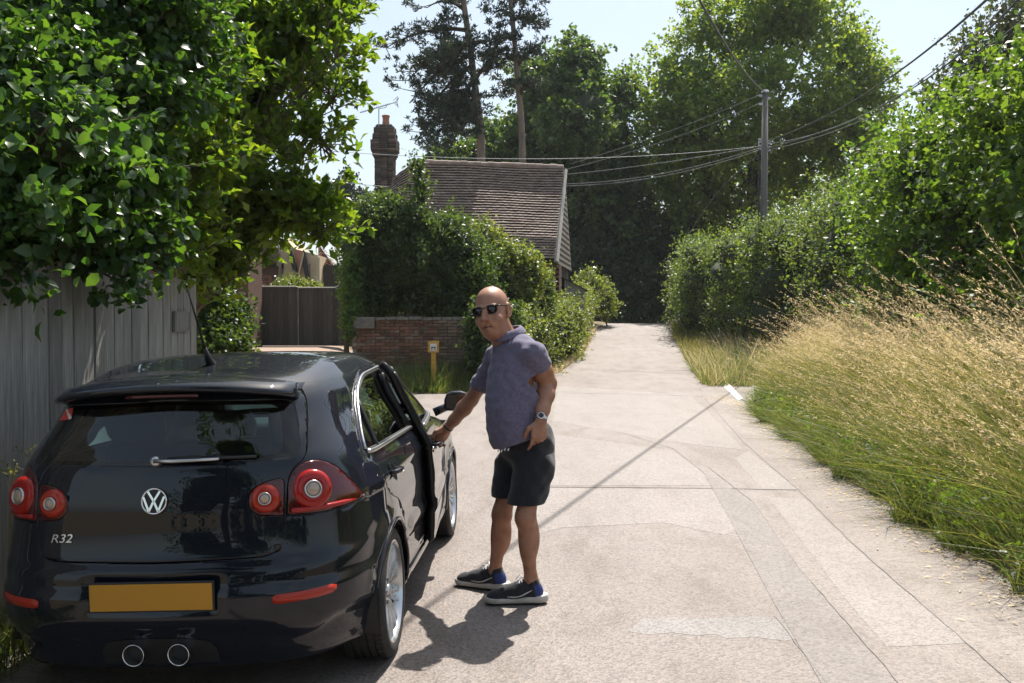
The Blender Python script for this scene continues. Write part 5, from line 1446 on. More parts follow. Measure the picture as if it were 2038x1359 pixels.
def rounded(poly, r, n=4):
    out = []; N = len(poly)
    for i in range(N):
        p0, p1, p2 = [Vector(poly[k % N]) for k in (i - 1, i, i + 1)]
        rr_ = r[i] if isinstance(r, (list, tuple)) else r
        a = p1 + (p0 - p1).normalized() * min(rr_, (p0 - p1).length * .45); b = p1 + (p2 - p1).normalized() * min(rr_, (p2 - p1).length * .45)
        if rr_ <= 0: out.append(tuple(p1)); continue
        for k in range(n + 1):
            t = k / n; out.append(tuple(a * (1 - t) ** 2 + p1 * 2 * t * (1 - t) + b * t * t))
    return out
def mark(poly, ax, pid, only=None):
    for f in bm.faces:
        if only is not None and f[PID] not in only: continue
        if not ok_side(f, ax): continue
        c = f.calc_center_median(); p = proj(c, ax)
        if inpoly(p[0], p[1], poly): f[PID] = pid
def region(poly, ax, pid, gap=0.0, only=None):
    if gap:
        o = offset_poly(poly, gap); cut(o, ax); cut(poly, ax); bm.normal_update()
        mark(o, ax, 99, only); mark(poly, ax, pid, (99,))
    else:
        cut(poly, ax); bm.normal_update(); mark(poly, ax, pid, only)

# wheel arches
for ay in (0.0, 2.578):
    arch = [(ay + .352 * math.cos(t), .315 + .352 * math.sin(t)) for t in np.linspace(0, math.pi, 22)] + [(ay - .352, .0), (ay + .352, .0)]
    region(arch, 'x', 98)
FDOOR = rounded([(1.105, .31), (1.125, .62), (1.118, 1.0), (1.03, 1.36), (1.05, 1.42), (1.22, 1.412), (1.46, 1.29), (2.00, 1.055), (2.17, .93), (2.19, .62), (2.12, .38), (2.06, .31)], [.03, 0, 0, .01, .02, .04, .1, .04, .05, .05, .05, .03], 3)
RDOOR = rounded([(1.095, .31), (1.115, .62), (1.108, 1.0), (1.02, 1.37), (.99, 1.412), (.46, 1.398), (.10, 1.315), (-.18, 1.085), (-.205, .985), (.0, .80), (.22, .74), (.36, .60), (.43, .40), (.43, .31)], [.02, 0, 0, .01, .02, .05, .08, .05, .05, .08, .08, .06, .03, .02], 3)
FGLASS = rounded([(1.165, 1.015), (1.075, 1.378), (1.22, 1.376), (1.44, 1.265), (1.93, 1.030)], [.012, .015, .03, .06, .03], 3)
RGLASS = rounded([(1.055, 1.018), (.97, 1.378), (.46, 1.362), (.16, 1.288), (-.125, 1.080), (-.14, 1.040)], [.012, .012, .05, .06, .03, .015], 3)
region(FDOOR, 'x', 2, .0035); region(RDOOR, 'x', 3, .0035)
region(FGLASS, 'x', 4, 0, (2,)); region(RGLASS, 'x', 5, 0, (3,))
# hatch, with the rear screen
HATCH = rounded([(0.0, 1.398), (.52, 1.382), (.565, 1.32), (.612, 1.10), (.60, 1.066), (.575, 1.05), (.548, 1.0), (.542, .78), (.525, .705), (.46, .684), (0, .676)], [0, .03, .04, .03, .02, .02, .04, .04, .05, .05, 0], 3)
HATCH[0] = (-.01, 1.398); HATCH[-1] = (-.01, .676)
region(HATCH, 'y', 6, .0035)
SCREEN = rounded([(-.01, 1.338), (.525, 1.322), (.588, 1.115), (.575, 1.083), (-.01, 1.073)], [0, .05, .03, .03, 0], 4)
region(SCREEN, 'y', 7, 0, (6,))
CLEARP = rounded([(-.01, 1.322), (.475, 1.305), (.525, 1.125), (.50, 1.100), (-.01, 1.092)], [0, .05, .05, .04, 0], 4)
region(CLEARP, 'y', 8, 0, (7,))
# lamps
LAMPO = rounded([(.552, .848), (.552, 1.0), (.585, 1.047), (.640, 1.068), (.715, 1.03), (.785, .93), (.822, .862), (.70, .842)], [.01, .04, .03, .04, .08, .08, .012, .05], 4)
LAMPI = rounded([(.535, .846), (.535, .992), (.51, 1.0), (.445, .985), (.398, .95), (.390, .895), (.43, .852)], [.01, .02, .03, .05, .04, .04, .03], 4)
region(LAMPO, 'y', 9, .003, (0,)); region(LAMPI, 'y', 10, .003, (6,))
# bumper
BUMP = [(-.01, .6705), (.46, .6785), (.522, .70), (.540, .78), (.546, .838), (.70, .836), (.95, .850), (.95, .20), (-.01, .20)]
region(BUMP, 'y', 11, .002, (0,))
# fuel flap
FLAP = [(-.235 + .078 * math.cos(t) * (1.0), .925 + .078 * math.sin(t)) for t in np.linspace(0, 2 * math.pi, 21)[:-1]]
# windscreen: front facing faces of the upper rows
for f in bm.faces:
    c = f.calc_center_median()
    if f[PID] == 0 and f.normal.y > .30 and f.normal.z > .25 and 1.03 < c.z < 1.375 and c.x < .60 + .25 * (1.37 - c.z) and c.y > 1.2: f[PID] = 12

car = empty('parked_car', (-1.447, 4.735, -0.029), -R(2.7))
car.rotation_euler.y = -0.033          # the lane falls towards the fence
tag(car, 'dark blue-black five-door hatchback parked by the fence with its driver door ajar', 'car')
def extract(pid, mirror='join', xoff=0.0, inset=0.0):
    "faces with a part id; join = with its mirror image, right / left = one side"
    o = bmesh.new(); mp = {}
    def gv(v, s):
        k = (v.index, s)
        if s < 0 and abs(v.co.x) < 1e-6: k = (v.index, 1)
        if k not in mp:
            co = v.co - v.normal * inset
            if abs(v.co.x) < 1e-6: co.x = 0
            mp[k] = o.verts.new((co.x * k[1], co.y, co.z))
        return mp[k]
    for f in bm.faces:
        if f[PID] != pid: continue
        for s in ((1, -1) if mirror == 'join' else (1,) if mirror == 'right' else (-1,)):
            vs = [gv(v, s) for v in f.verts]
            if s < 0: vs.reverse()
            try: o.faces.new(vs)
            except ValueError: pass
    return o
bm.verts.index_update(); bm.normal_update()
def part(name, pid, m, mirror='join', parent=car, inset=0.0, solid=0.0, inner=None, org=None):
    o = extract(pid, mirror, inset=inset)
    if org is not None: bmesh.ops.translate(o, verts=o.verts, vec=-Vector(org))
    me = bpy.data.meshes.new(name); o.to_mesh(me); o.free()
    smoothed(me)
    ob = link(name, me, parent, m)
    if inner is not None: me.materials.append(inner)
    if org is not None: ob.location = org
    if solid:
        s = ob.modifiers.new('shell', 'SOLIDIFY'); s.thickness = solid; s.offset = -1
        if inner is not None: s.material_offset = 1; s.material_offset_rim = 1
    return ob

M_IN = M_JAMB
part('body', 0, M_PAINT, solid=.02, inner=M_IN)
part('rear_door', 3, M_PAINT, 'right', solid=.03, inner=M_IN); ld = part('rear_door', 3, M_PAINT, 'left', solid=.03, inner=M_IN)
HINGE = (.86, 2.17, .0)
OPEN = R(-3.4)
fdoor = part('front_door', 2, M_PAINT, 'right', solid=.04, inner=M_IN, org=HINGE)
fdoor['label'] = 'driver door standing slightly open'
fdoor.rotation_euler = (0, 0, OPEN if False else -OPEN)
lfd = part('front_door', 2, M_PAINT, 'left', solid=.03, inner=M_IN)
hatch = part('hatch', 6, M_PAINT, solid=.03, inner=M_IN)
for pid, par, nm, org in ((4, fdoor, 'window', HINGE), (5, car, 'window', None)):
    part(nm, pid, M_GLASS, 'right', par, inset=.004, org=None if org is None else org)
for o in list(fdoor.children): o.location = (0, 0, 0)
part('window', 4, M_GLASS, 'left', car, inset=.004); part('window', 5, M_GLASS, 'left', car, inset=.004)
part('rear_screen_border', 7, M_GLASSD, parent=hatch, inset=.001)
part('rear_screen', 8, M_GLASSR, parent=hatch, inset=.002)
part('windscreen', 12, M_GLASS, inset=.003)
tl = part('tail_light', 9, M_LENS, 'right', solid=.02); tll = part('tail_light', 9, M_LENS, 'left', solid=.02)
ti = part('tail_light', 10, M_LENS, 'right', parent=hatch, solid=.02); til = part('tail_light', 10, M_LENS, 'left', parent=hatch, solid=.02)
bump = part('rear_bumper', 11, M_PAINT, solid=.015, inner=M_IN)

def hit(x, z, ax='y'):
    "point and normal of the right-hand shell"
    if ax == 'y': p, nn, _, _ = bvh.ray_cast(Vector((abs(x), -3, z)), Vector((0, 1, 0)))
    else: p, nn, _, _ = bvh.ray_cast(Vector((3, x, z)), Vector((-1, 0, 0)))
    if p is None: return None, None
    p = p.copy(); nn = nn.copy()
    if ax == 'y' and nn.y > 0: nn = -nn
    if ax == 'x' and nn.x < 0: nn = -nn
    if ax == 'y' and x < 0: p.x = -p.x; nn.x = -nn.x
    return p, nn
def bead(name, poly, ax, r, m, parent, closed=True, out=0.0, off=None, flat=1.0):
    pts = []
    seq = list(poly) + ([poly[0]] if closed else [])
    for a, b in zip(seq[:-1], seq[1:]):
        n = max(1, int(math.hypot(b[0] - a[0], b[1] - a[1]) / .04))
        for i in range(n):
            t = i / n; p, nn = hit(a[0] + (b[0] - a[0]) * t, a[1] + (b[1] - a[1]) * t, ax)
            if p is not None: pts.append(p + nn * out - Vector(off or (0, 0, 0)))
    p, nn = hit(seq[-1][0], seq[-1][1], ax)
    if p is not None: pts.append(p + nn * out - Vector(off or (0, 0, 0)))
    for _ in range(4):
        pts = [pts[0]] + [(pts[i - 1] + pts[i] * 2 + pts[i + 1]) / 4 for i in range(1, len(pts) - 1)] + [pts[-1]]
    mb = MB(); mb.tube(pts, r, 6, flat=flat); return mb.build(name, m, parent, smooth=True)
bead('window_seal', RGLASS, 'x', .007, M_BLK, car)
bead('window_seal', FGLASS, 'x', .007, M_BLK, fdoor, off=HINGE)
bead('window_trim', [(1.06, 1.008), (.5, 1.018), (-.10, 1.026), (-.135, 1.032)], 'x', .012, M_SATIN, car, closed=False, out=.006)
bead('window_trim', [(-.142, 1.045), (-.128, 1.085), (.01, 1.19), (.16, 1.298), (.30, 1.345), (.46, 1.372), (.97, 1.388)], 'x', .009, M_SATIN, car, closed=False, out=.004)
bead('window_trim', [(1.17, 1.005), (1.5, 1.008), (1.90, 1.018)], 'x', .012, M_SATIN, fdoor, closed=False, out=.006, off=HINGE)
# quarter bar in the rear door glass, pillars
bead('quarter_bar', [(.07, 1.03), (.135, 1.262)], 'x', .012, M_BLK, car, closed=False)
mb = MB()
for a, b in (((1.085, .34), (1.10, 1.0)), ((1.10, 1.0), (1.02, 1.36))):
    pa, _ = hit(*a, 'x'); pb2, _ = hit(*b, 'x')
    for s in (1, -1):
        A1, B1 = Vector((pa.x * s, pa.y, pa.z)), Vector((pb2.x * s, pb2.y, pb2.z)); inn = Vector((-.05 * s, 0, 0))
        w1 = Vector((0, .085, 0))
        q = [A1 + inn - w1, A1 + inn + w1, B1 + inn + w1, B1 + inn - w1]
        q2 = [p + Vector((-.09 * s, 0, 0)) for p in q]
        mb.add(q + q2, [(0, 1, 2, 3), (7, 6, 5, 4), (0, 4, 5, 1), (1, 5, 6, 2), (2, 6, 7, 3), (3, 7, 4, 0)])
mb.build('pillar', M_JAMB, car)
bead('pillar_cover', [(1.055, 1.02), (.985, 1.35)], 'x', .028, M_JAMB, car, closed=False, out=-.014)
bead('pillar_cover', [(1.140, 1.02), (1.068, 1.35)], 'x', .022, M_JAMB, fdoor, closed=False, out=-.010, off=HINGE)
# wheel arch lips
for ay in (0.0, 2.578):
    for s in (1, -1):
        pts = []
        for t in np.linspace(-.12, math.pi + .12, 30):
            yq, zq = ay + .357 * math.cos(t), .315 + .357 * math.sin(t)
            p, nn = hit(yq, zq, 'x')
            if p is not None: pts.append(Vector((s * (p.x + .001), p.y, p.z)))
        mb = MB(); mb.tube(pts, .011, 6); mb.build('arch_lip', M_PAINT, car, smooth=True)
        mb = MB()
        n = 24; vs = []
        for t in np.linspace(-.25, math.pi + .25, n):
            for xx in (.86, .55): vs.append((s * xx, ay + .368 * math.cos(t), .315 + .368 * math.sin(t)))
        mb.add(vs, [(2 * i, 2 * i + 1, 2 * i + 3, 2 * i + 2) for i in range(n - 1)])
        c0 = len(vs); mb.add([(s * .55, ay + .368 * math.cos(t), .315 + .368 * math.sin(t)) for t in np.linspace(-.25, math.pi + .25, n)], [tuple(range(n))])
        mb.build('wheel_arch_liner', M_BLK, car)
# underside
mb = MB(); mb.box((0, 1.35, .262), (1.36, 3.5, .03)); mb.build('underbody', M_BLK, car)
# rear lamps: rings and lenses
def lamp_disc(x, z, r, parent, ms, push=.004):
    for s in (1, -1):
        p, nn = hit(s * x, z, 'y')
        nn = (nn + Vector((0, -.55, 0))).normalized()
        M = frame(p + nn * push, nn)
        mb = MB(); mb.lathe([(r, -.03), (r, -.004), (r * .96, .006), (r * .80, .016), (r * .56, .020), (r * .46, .018), (.0, .016)], 36, M)
        ring = mb.build('lens', ms[0], parent[0 if s > 0 else 1], smooth=True)
        mb = MB(); mb.lathe([(r * .44, .015), (r * .44, .026), (r * .37, .027), (r * .37, .018)], 32, M); mb.build('lens_ring', M_SATIN, parent[0 if s > 0 else 1], smooth=True)
        mb = MB(); mb.lathe([(r * .372, .018), (r * .30, .026), (r * .15, .030), (.0, .031)], 28, M); mb.build('indicator_lens', ms[1], parent[0 if s > 0 else 1], smooth=True)
lamp_disc(.643, .943, .086, (tl, tll), (M_LENSR, M_CLEAR))
lamp_disc(.463, .922, .062, (ti, til), (M_LENSO, M_CLEAR))
for s in (1, -1):
    mb = MB(); pts = []
    for xx in np.linspace(.565, .79, 14):
        p, nn = hit(s * xx, .862, 'y')
        if p is not None: pts.append(p + nn * .003)
    mb.tube(pts, [.012] * (len(pts) - 2) + [.008, .004], 6); mb.build('brake_strip', M_LENSR, tl if s > 0 else tll, smooth=True)
# bumper reflectors
for s in (1, -1):
    vs, fs = [], []
    xs_ = np.linspace(.50, .735, 14)
    for i, xx in enumerate(xs_):
        t = i / 13; h = .019 * (1 if 0 < i < 13 else .6)
        for zz in (-h, h):
            p, nn = hit(s * xx, .512 + zz + .008 * t, 'y'); vs.append(p + nn * .006)
    fs = [(2 * i, 2 * i + 2, 2 * i + 3, 2 * i + 1) for i in range(13)]
    mb = MB(); mb.add(vs, fs); o = mb.build('reflector', M_LENSO, bump, smooth=True); md = o.modifiers.new('t', 'SOLIDIFY'); md.thickness = .008; md.offset = -1 if s > 0 else 1
# number plate
mb = MB(); mb.box((0, 0, 0), (.536, .012, .128)); o = mb.build('plate_surround', M_BLK, bump, bevel=.004); o.location = (0, -.806, .541)
mb = MB(); mb.box((0, 0, 0), (.520, .008, .111)); pl = mb.build('number_plate', M_PLATE, bump, bevel=.002); pl.location = (0, -.814, .541)
# third brake light and spoiler
mb = MB(); prof = []
n = 25
for i in range(n):
    xx = -.54 + 1.08 * i / (n - 1); a = abs(xx) / .54
    yb_ = -.515 + .10 * a ** 3; ye = -.655 + .045 * a * a + .10 * a ** 6; zt = 1.438 - .036 * a * a - .012 * a ** 6
    ring = [(xx, yb_ + .14, zt - .004), (xx, yb_, zt + .004), (xx, (yb_ + ye) / 2, zt - .006), (xx, ye + .012, zt - .026), (xx, ye, zt - .040), (xx, ye + .010, zt - .056), (xx, (yb_ + ye) / 2 + .02, zt - .062), (xx, yb_ + .05, zt - .075)]
    prof.append(ring)
k = len(prof[0]); vs = [p for r_ in prof for p in r_]
fs = [(i * k + j, (i + 1) * k + j, (i + 1) * k + (j + 1) % k, i * k + (j + 1) % k) for i in range(n - 1) for j in range(k)] + [tuple(range(k)), tuple(range(n * k - 1, (n - 1) * k - 1, -1))]
mb.add(vs, fs); sp = mb.build('roof_spoiler', M_PAINT, hatch, smooth=True)
mb = MB()
pts = [Vector((xx, -.648 + .045 * (abs(xx) / .6) ** 2, 1.365 - .020 * (abs(xx) / .6) ** 2)) + Vector((0, .028, 0)) for xx in np.linspace(-.16, .16, 9)]
mb.tube(pts, .009, 6); mb.build('third_brake_light', M_LENS, sp, smooth=True)
# wiper
p0, n0 = hit(0.0, 1.088, 'y')
M = frame(p0 + n0 * .0, n0)
mb = MB(); mb.lathe([(.024, -.01), (.024, .018), (.018, .030), (0, .032)], 20, M); wip = mb.build('rear_wiper', M_SATIN, hatch, smooth=True)
def onrear(x, z, o): p, nn = hit(x, z, 'y'); return p + nn * o
mb = MB(); mb.tube([onrear(0, 1.086, .028), onrear(.08, 1.083, .03), onrear(.18, 1.085, .026), onrear(.27, 1.088, .022)], [.015, .013, .011, .010], 8, flat=.7); mb.build('wiper_arm', M_SATIN, wip, smooth=True)
mb = MB(); mb.tube([onrear(.05, 1.098, .012), onrear(.20, 1.094, .012), onrear(.42, 1.092, .012)], [.007, .008, .007], 6); mb.build('wiper_blade', M_BLK, wip, smooth=True)
# round emblem
p0, n0 = hit(0, .928, 'y'); M = frame(p0 + n0 * .004, n0, Vector((1, 0, 0)))
if (M.to_3x3() @ Vector((0, 1, 0))).z < 0:
    M = M @ Matrix.Rotation(math.pi, 4, 'Z')
RB = .056
mb = MB(); mb.lathe([(RB, 0), (RB, .006), (RB * .97, .010), (RB * .90, .010), (RB * .86, .005)], 40, M); em = mb.build('emblem', M_CHROME, hatch, smooth=True)
mb = MB(); mb.lathe([(RB * .88, .004), (0, .006)], 40, M); mb.build('emblem_ground', M_BLK, em, smooth=True)
def strokes(lines, w, h, M):
    mb = MB()
    for (x0, y0), (x1, y1) in lines:
        d = Vector((x1 - x0, y1 - y0)); nrm = Vector((-d.y, d.x)).normalized() * w / 2
        mb.prism([(x0 + nrm.x, y0 + nrm.y), (x0 - nrm.x, y0 - nrm.y), (x1 - nrm.x, y1 - nrm.y), (x1 + nrm.x, y1 + nrm.y)], h, M)
    return mb
mb = strokes([((-.46 * RB, .74 * RB), (-.03 * RB, .06 * RB)), ((.46 * RB, .74 * RB), (.03 * RB, .06 * RB))], .165 * RB, .005, M @ Matrix.Translation((0, 0, .005))); mb.build('emblem_letter', M_CHROME, em)
mb = strokes([((-.80 * RB, .34 * RB), (-.36 * RB, -.76 * RB)), ((-.36 * RB, -.76 * RB), (0, .02 * RB)), ((0, .02 * RB), (.36 * RB, -.76 * RB)), ((.36 * RB, -.76 * RB), (.80 * RB, .34 * RB))], .165 * RB, .0055, M @ Matrix.Translation((0, 0, .005))); mb.build('emblem_letter', M_CHROME, em)
# model badge: slanted letters and a bar with two dots
def text_mesh(s, size, depth, shear=0.0):
    cu = bpy.data.curves.new('txt', 'FONT'); cu.body = s; cu.size = size; cu.extrude = depth; cu.shear = shear
    o = bpy.data.objects.new('txt', cu); COL.objects.link(o)
    bpy.context.view_layer.update()
    me = bpy.data.meshes.new_from_object(o.evaluated_get(bpy.context.evaluated_depsgraph_get()))
    bpy.data.objects.remove(o); bpy.data.curves.remove(cu)
    return me
p0, n0 = hit(-.43, .775, 'y'); M = frame(p0 + n0 * .003, n0, Vector((1, 0, 0)))
if (M.to_3x3() @ Vector((0, 1, 0))).z < 0: M = M @ Matrix.Rotation(math.pi, 4, 'Z')
me = text_mesh('R32', .044, .002, .25); o = link('badge', me, hatch, M_CHROME); o.matrix_local = M @ Matrix.Diagonal((1.5, 1.15, 1, 1)) @ Matrix.Translation((-.028, -.015, 0))
mb = MB(); sh_ = .25
for i, (yy0, yy1) in enumerate(((-.015, -.006), (-.003, .006))):
    mb.prism([(-.052 + sh_ * yy0, yy0), (-.040 + sh_ * yy0, yy0), (-.040 + sh_ * yy1, yy1), (-.052 + sh_ * yy1, yy1)], .003, M)
mb.build('badge_dot', M_CHROME, o); o.children[0].matrix_local = o.matrix_local.inverted()
# exhausts; the shade of a bumper cut-out is painted as a black patch
vs, fs = [], []
for i in range(25):
    xx = -.25 + .5 * i / 24; e = math.sqrt(max(0, 1 - (xx / .25) ** 2)) ** .5
    for zz in (.235, .292, .292 + .062 * e):
        p, nn = hit(xx, zz, 'y'); vs.append(p + Vector((0, -.003, 0)))
fs = [(3 * i + k, 3 * i + 3 + k, 3 * i + 4 + k, 3 * i + 1 + k) for i in range(24) for k in range(2)]
mb = MB(); mb.add(vs, fs); mb.build('painted_recess', M_BLK, bump, smooth=True)
for xx in (-.093, .100):
    mb = MB(); Mx = frame((xx, -.795, .292), (0, -1, 0))
    mb.lathe([(.045, -.22), (.045, .0), (.0465, .004), (.0445, .006), (.0425, .002), (.042, -.05), (.040, -.20), (.0, -.20)], 32, Mx); mb.build('exhaust_tip', M_CHROME, car, smooth=True)
mb = MB(); mb.tube([(-.2, -.55, .30), (.2, -.55, .30)], .11, 14); mb.build('silencer', M_BLK, car, smooth=True)
# door handles
def handle(y, z, parent, off):
    p, nn = hit(y, z, 'x'); o3 = Vector(off)
    mb = MB(); pts = [p + Vector((.004, -.10, .012)) - o3, p + Vector((.034, -.085, .014)) - o3, p + Vector((.042, -.02, .012)) - o3, p + Vector((.038, .05, .010)) - o3, p + Vector((.006, .09, .006)) - o3]
    mb.tube(pts, [.012, .017, .018, .015, .010], 10, flat=.75); h = mb.build('door_handle', M_PAINT, parent, smooth=True)
    mb = MB(); mb.lathe([(.048, .002), (.040, -.003), (.0, -.006)], 20, frame(p - o3 + Vector((.003, 0, 0)), nn)); mb.build('handle_cup', M_JAMB, h)
    return p
handle(.10 + .0, .895, car, (0, 0, 0))
hp_front = handle(1.24, .875, fdoor, HINGE)
mb = MB(); p, nn = hit(1.19, .862, 'x'); mb.lathe([(.012, .0), (.012, .014), (.0, .015)], 14, frame(p - Vector(HINGE), nn)); mb.build('door_lock', M_CHROME, fdoor, smooth=True)
# fuel flap outline
bead('fuel_flap', FLAP, 'x', .0028, M_JAMB, car, out=-.001)
# mirrors
def mirror(s, parent, off):
    b = Vector((s * .86, 1.93, 1.02)) - Vector(off)
    mb = MB()
    ring = []
    for k, (dx, r1, r2, dz) in enumerate([(.045, .05, .035, .0), (.06, .085, .058, .012), (.10, .10, .070, .02), (.16, .100, .070, .022), (.205, .088, .058, .018), (.228, .05, .03, .01)]):
        for a in range(16):
            th = 2 * math.pi * a / 16; ca_, sa_ = math.cos(th), math.sin(th)
            pw = lambda q: math.copysign(abs(q) ** .6, q)
            ring.append(b + Vector((s * dx, .03 + (pw(ca_) * .055 if ca_ > 0 else pw(ca_) * .035), .045 + dz + pw(sa_) * r2)))
    fs = [(16 * k + a, 16 * k + (a + 1) % 16, 16 * k + 16 + (a + 1) % 16, 16 * k + 16 + a) for k in range(5) for a in range(16)] + [tuple(range(15, -1, -1)), tuple(range(80, 96))]
    mb.add(ring, fs); mb.tube([b + Vector((-s * .03, .02, -.01)), b + Vector((s * .07, .03, .03))], [.03, .028], 8)
    w = mb.build('wing_mirror', M_PAINT, parent, smooth=True)
    mb = MB(); g = [(.062, -.045), (.20, -.042), (.222, -.01), (.205, .05), (.07, .052), (.055, .0)]
    mb.add([b + Vector((s * x, -.012 + .008 * abs(x - .13) / .13, .062 + z)) for x, z in g], [tuple(range(6)) if s > 0 else tuple(range(5, -1, -1))])
    mb.build('mirror_glass', M_GLASSD, w)
mirror(1, fdoor, HINGE); mirror(-1, car, (0, 0, 0))
# roof aerial
p, nn, _, _ = bvh.ray_cast(Vector((.001, -.06, 3)), Vector((0, 0, -1)))
mb = MB(); mb.tube([p + Vector((0, .05, -.004)), p + Vector((0, .01, .026)), p + Vector((0, -.035, .085))], [.026, .018, .008], 10); an = mb.build('roof_aerial', M_BLK, car, smooth=True)
mb = MB(); mb.tube([p + Vector((0, -.03, .078)), p + Vector((0, -.235, .385))], [.0065, .004], 8); mb.tube([p + Vector((0, -.232, .380)), p + Vector((0, -.239, .392))], [.007, .005], 8); mb.build('aerial_rod', M_BLK, an, smooth=True)
# diver flag sticker in the rear screen
Ms = None
vs = []
def onscr(x, z, o): p, nn = hit(x, z, 'y'); return p + nn * o
A_, B2, C2, D2 = (-.535, 1.255), (-.455, 1.265), (-.465, 1.312), (-.520, 1.304)
def quad(name, pts, o, m, par):
    mb = MB(); mb.add([onscr(a, b, o) for a, b in pts], [tuple(range(len(pts)))]); ob = mb.build(name, m, par); return ob
st = quad('sticker', [A_, B2, C2, D2], .0035, M_STICK, hatch)
quad('sticker_stripe', [(-.520, 1.304), (-.508, 1.3055), (-.455, 1.272), (-.456, 1.265), (-.470, 1.2635)], .0045, M_WHITEP, st)
# wheels
def make_wheel():
    mb = MB()
    mb.lathe([(.232, -.10), (.236, .085), (.246, .098), (.252, .100), (.250, .108), (.243, .110), (.236, .100), (.226, .080), (.220, -.09)], 48)
    ns = 20
    for i in range(ns):
        a = 2 * math.pi * (i + (.16 if i % 2 else -.16)) / ns
        M = Matrix.Rotation(a, 4, 'Z')
        sec = [(.050, .011, .070), (.11, .010, .083), (.17, .0095, .092), (.215, .010, .094), (.240, .013, .092)]
        vs = []
        for r_, hw, zt in sec:
            vs += [M @ Vector((r_, -hw, zt - .022)), M @ Vector((r_, -hw * .55, zt)), M @ Vector((r_, hw * .55, zt)), M @ Vector((r_, hw, zt - .022))]
        fs = [(4 * k + j, 4 * k + j + 1, 4 * k + 5 + j, 4 * k + 4 + j) for k in range(4) for j in range(3)]
        mb.add(vs, fs)
    mb.lathe([(.072, .045), (.070, .066), (.060, .076), (.036, .078)], 30)
    w = mb.build('wheel', M_ALLOY, car, smooth=False)
    for p in w.data.polygons: p.use_smooth = True
    w.modifiers.new('es', 'EDGE_SPLIT').split_angle = R(40)
    mb = MB(); mb.lathe([(.036, .078), (.034, .088), (.0, .091)], 24); mb.build('hub_cap', M_SATIN, w, smooth=True)
    mb = MB()
    for i in range(5):
        a = 2 * math.pi * (i + .5) / 5; mb.lathe([(.010, .070), (.010, .082), (0, .083)], 8, Matrix.Translation((.056 * math.cos(a), .056 * math.sin(a), 0)))
    mb.build('wheel_bolt', M_STEEL, w)
    mb = MB(); mb.lathe([(.06, .02), (.155, .02), (.157, .0), (.06, .0)], 36); mb.build('brake_disc', M_STEEL, w, smooth=True)
    prof = [(.248, -.104), (.262, -.114), (.288, -.114), (.307, -.103), (.3145, -.088)]
    gs = [-.055, -.018, .018, .055]
    zz = -.088
    for g_ in gs:
        prof += [(.317, g_ - .006), (.309, g_ - .005), (.309, g_ + .005), (.317, g_ + .006)]
    prof += [(.3145, .088), (.307, .103), (.288, .114), (.262, .114), (.250, .106), (.246, .098)]
    mb = MB(); mb.lathe(prof, 64); t = mb.build('tyre', M_RUB, w, smooth=True); t.modifiers.new('es', 'EDGE_SPLIT').split_angle = R(50)
    mb = MB()
    for i in range(72):                          # tread blocks on the shoulders
        a = 2 * math.pi * i / 72
        for zz in (-.078, .078):
            M = Matrix.Rotation(a, 4, 'Z') @ Matrix.Translation((.3135, 0, zz)) @ Matrix.Rotation(.25 if zz > 0 else -.25, 4, 'X')
            mb.box(M.translation, (.009, .019, .030), M.to_3x3())
    o = mb.build('tread_block', M_RUB, w); o['kind'] = 'stuff'
    return w
wh0 = make_wheel()
def place_wheel(w, x, y, s, spin):
    w.matrix_local = Matrix.Translation((x, y, .317)) @ Matrix.Rotation(math.pi / 2 * s, 4, 'Y') @ Matrix.Rotation(spin, 4, 'Z')
def copy_wheel():
    c = wh0.copy(); COL.objects.link(c); c.parent = car
    for ch in list(wh0.children):
        d = ch.copy(); COL.objects.link(d); d.parent = c; d.matrix_parent_inverse = ch.matrix_parent_inverse.copy()
    return c
for i, (xx, yy_, s, sp_) in enumerate(((.765, 0, 1, .1), (-.765, 0, -1, .4), (.770, 2.578, 1, .7), (-.770, 2.578, -1, 1.2))):
    w = wh0 if i == 0 else copy_wheel()
    place_wheel(w, xx, yy_, s, sp_)
# cabin
def cushion(name, c, size, parent=car, rot=None, m=M_CLOTHS, bev=.05):
    mb = MB(); mb.box((0, 0, 0), size); o = mb.build(name, m, parent, smooth=True); o.location = c
    if rot: o.rotation_euler = rot
    b = o.modifiers.new('b', 'BEVEL'); b.width = bev; b.segments = 4
    return o
mb = MB(); mb.box((0, 1.0, .42), (1.42, 2.5, .06)); mb.build('cabin_floor', M_BLK, car)
rs = cushion('rear_seat', (0, .12, .78), (1.28, .20, .62), rot=(R(-18), 0, 0), bev=.06)
for xx in (-.40, 0, .40):
    h = cushion('headrest', (xx, .03, 1.15), (.27 if xx else .22, .10, .17), rs, bev=.045); h.matrix_parent_inverse = rs.matrix_basis.inverted()
cushion('seat_cushion', (0, .52, .55), (1.28, .5, .18), rs).matrix_parent_inverse = rs.matrix_basis.inverted()
for xx in (-.37, .37):
    fs_ = cushion('front_seat', (xx, .92, .83), (.50, .18, .64), rot=(R(-18), 0, 0), bev=.07)
    h = cushion('headrest', (xx, .80, 1.23), (.27, .11, .19), fs_, bev=.05); h.matrix_parent_inverse = fs_.matrix_basis.inverted()
    c_ = cushion('seat_cushion', (xx, 1.25, .55), (.50, .52, .18), fs_); c_.matrix_parent_inverse = fs_.matrix_basis.inverted()
cushion('dashboard', (0, 2.02, .86), (1.40, .50, .26), bev=.08, m=M_BLK)
cushion('parcel_shelf', (0, -.26, .97), (1.15, .46, .03), bev=.01, m=M_BLK)
mb = MB(); Mx = frame((.37, 1.68, .93), (0, -.9, .42)); pts = [Mx @ Vector((.18 * math.cos(t), .18 * math.sin(t), 0)) for t in np.linspace(0, 2 * math.pi, 33)]
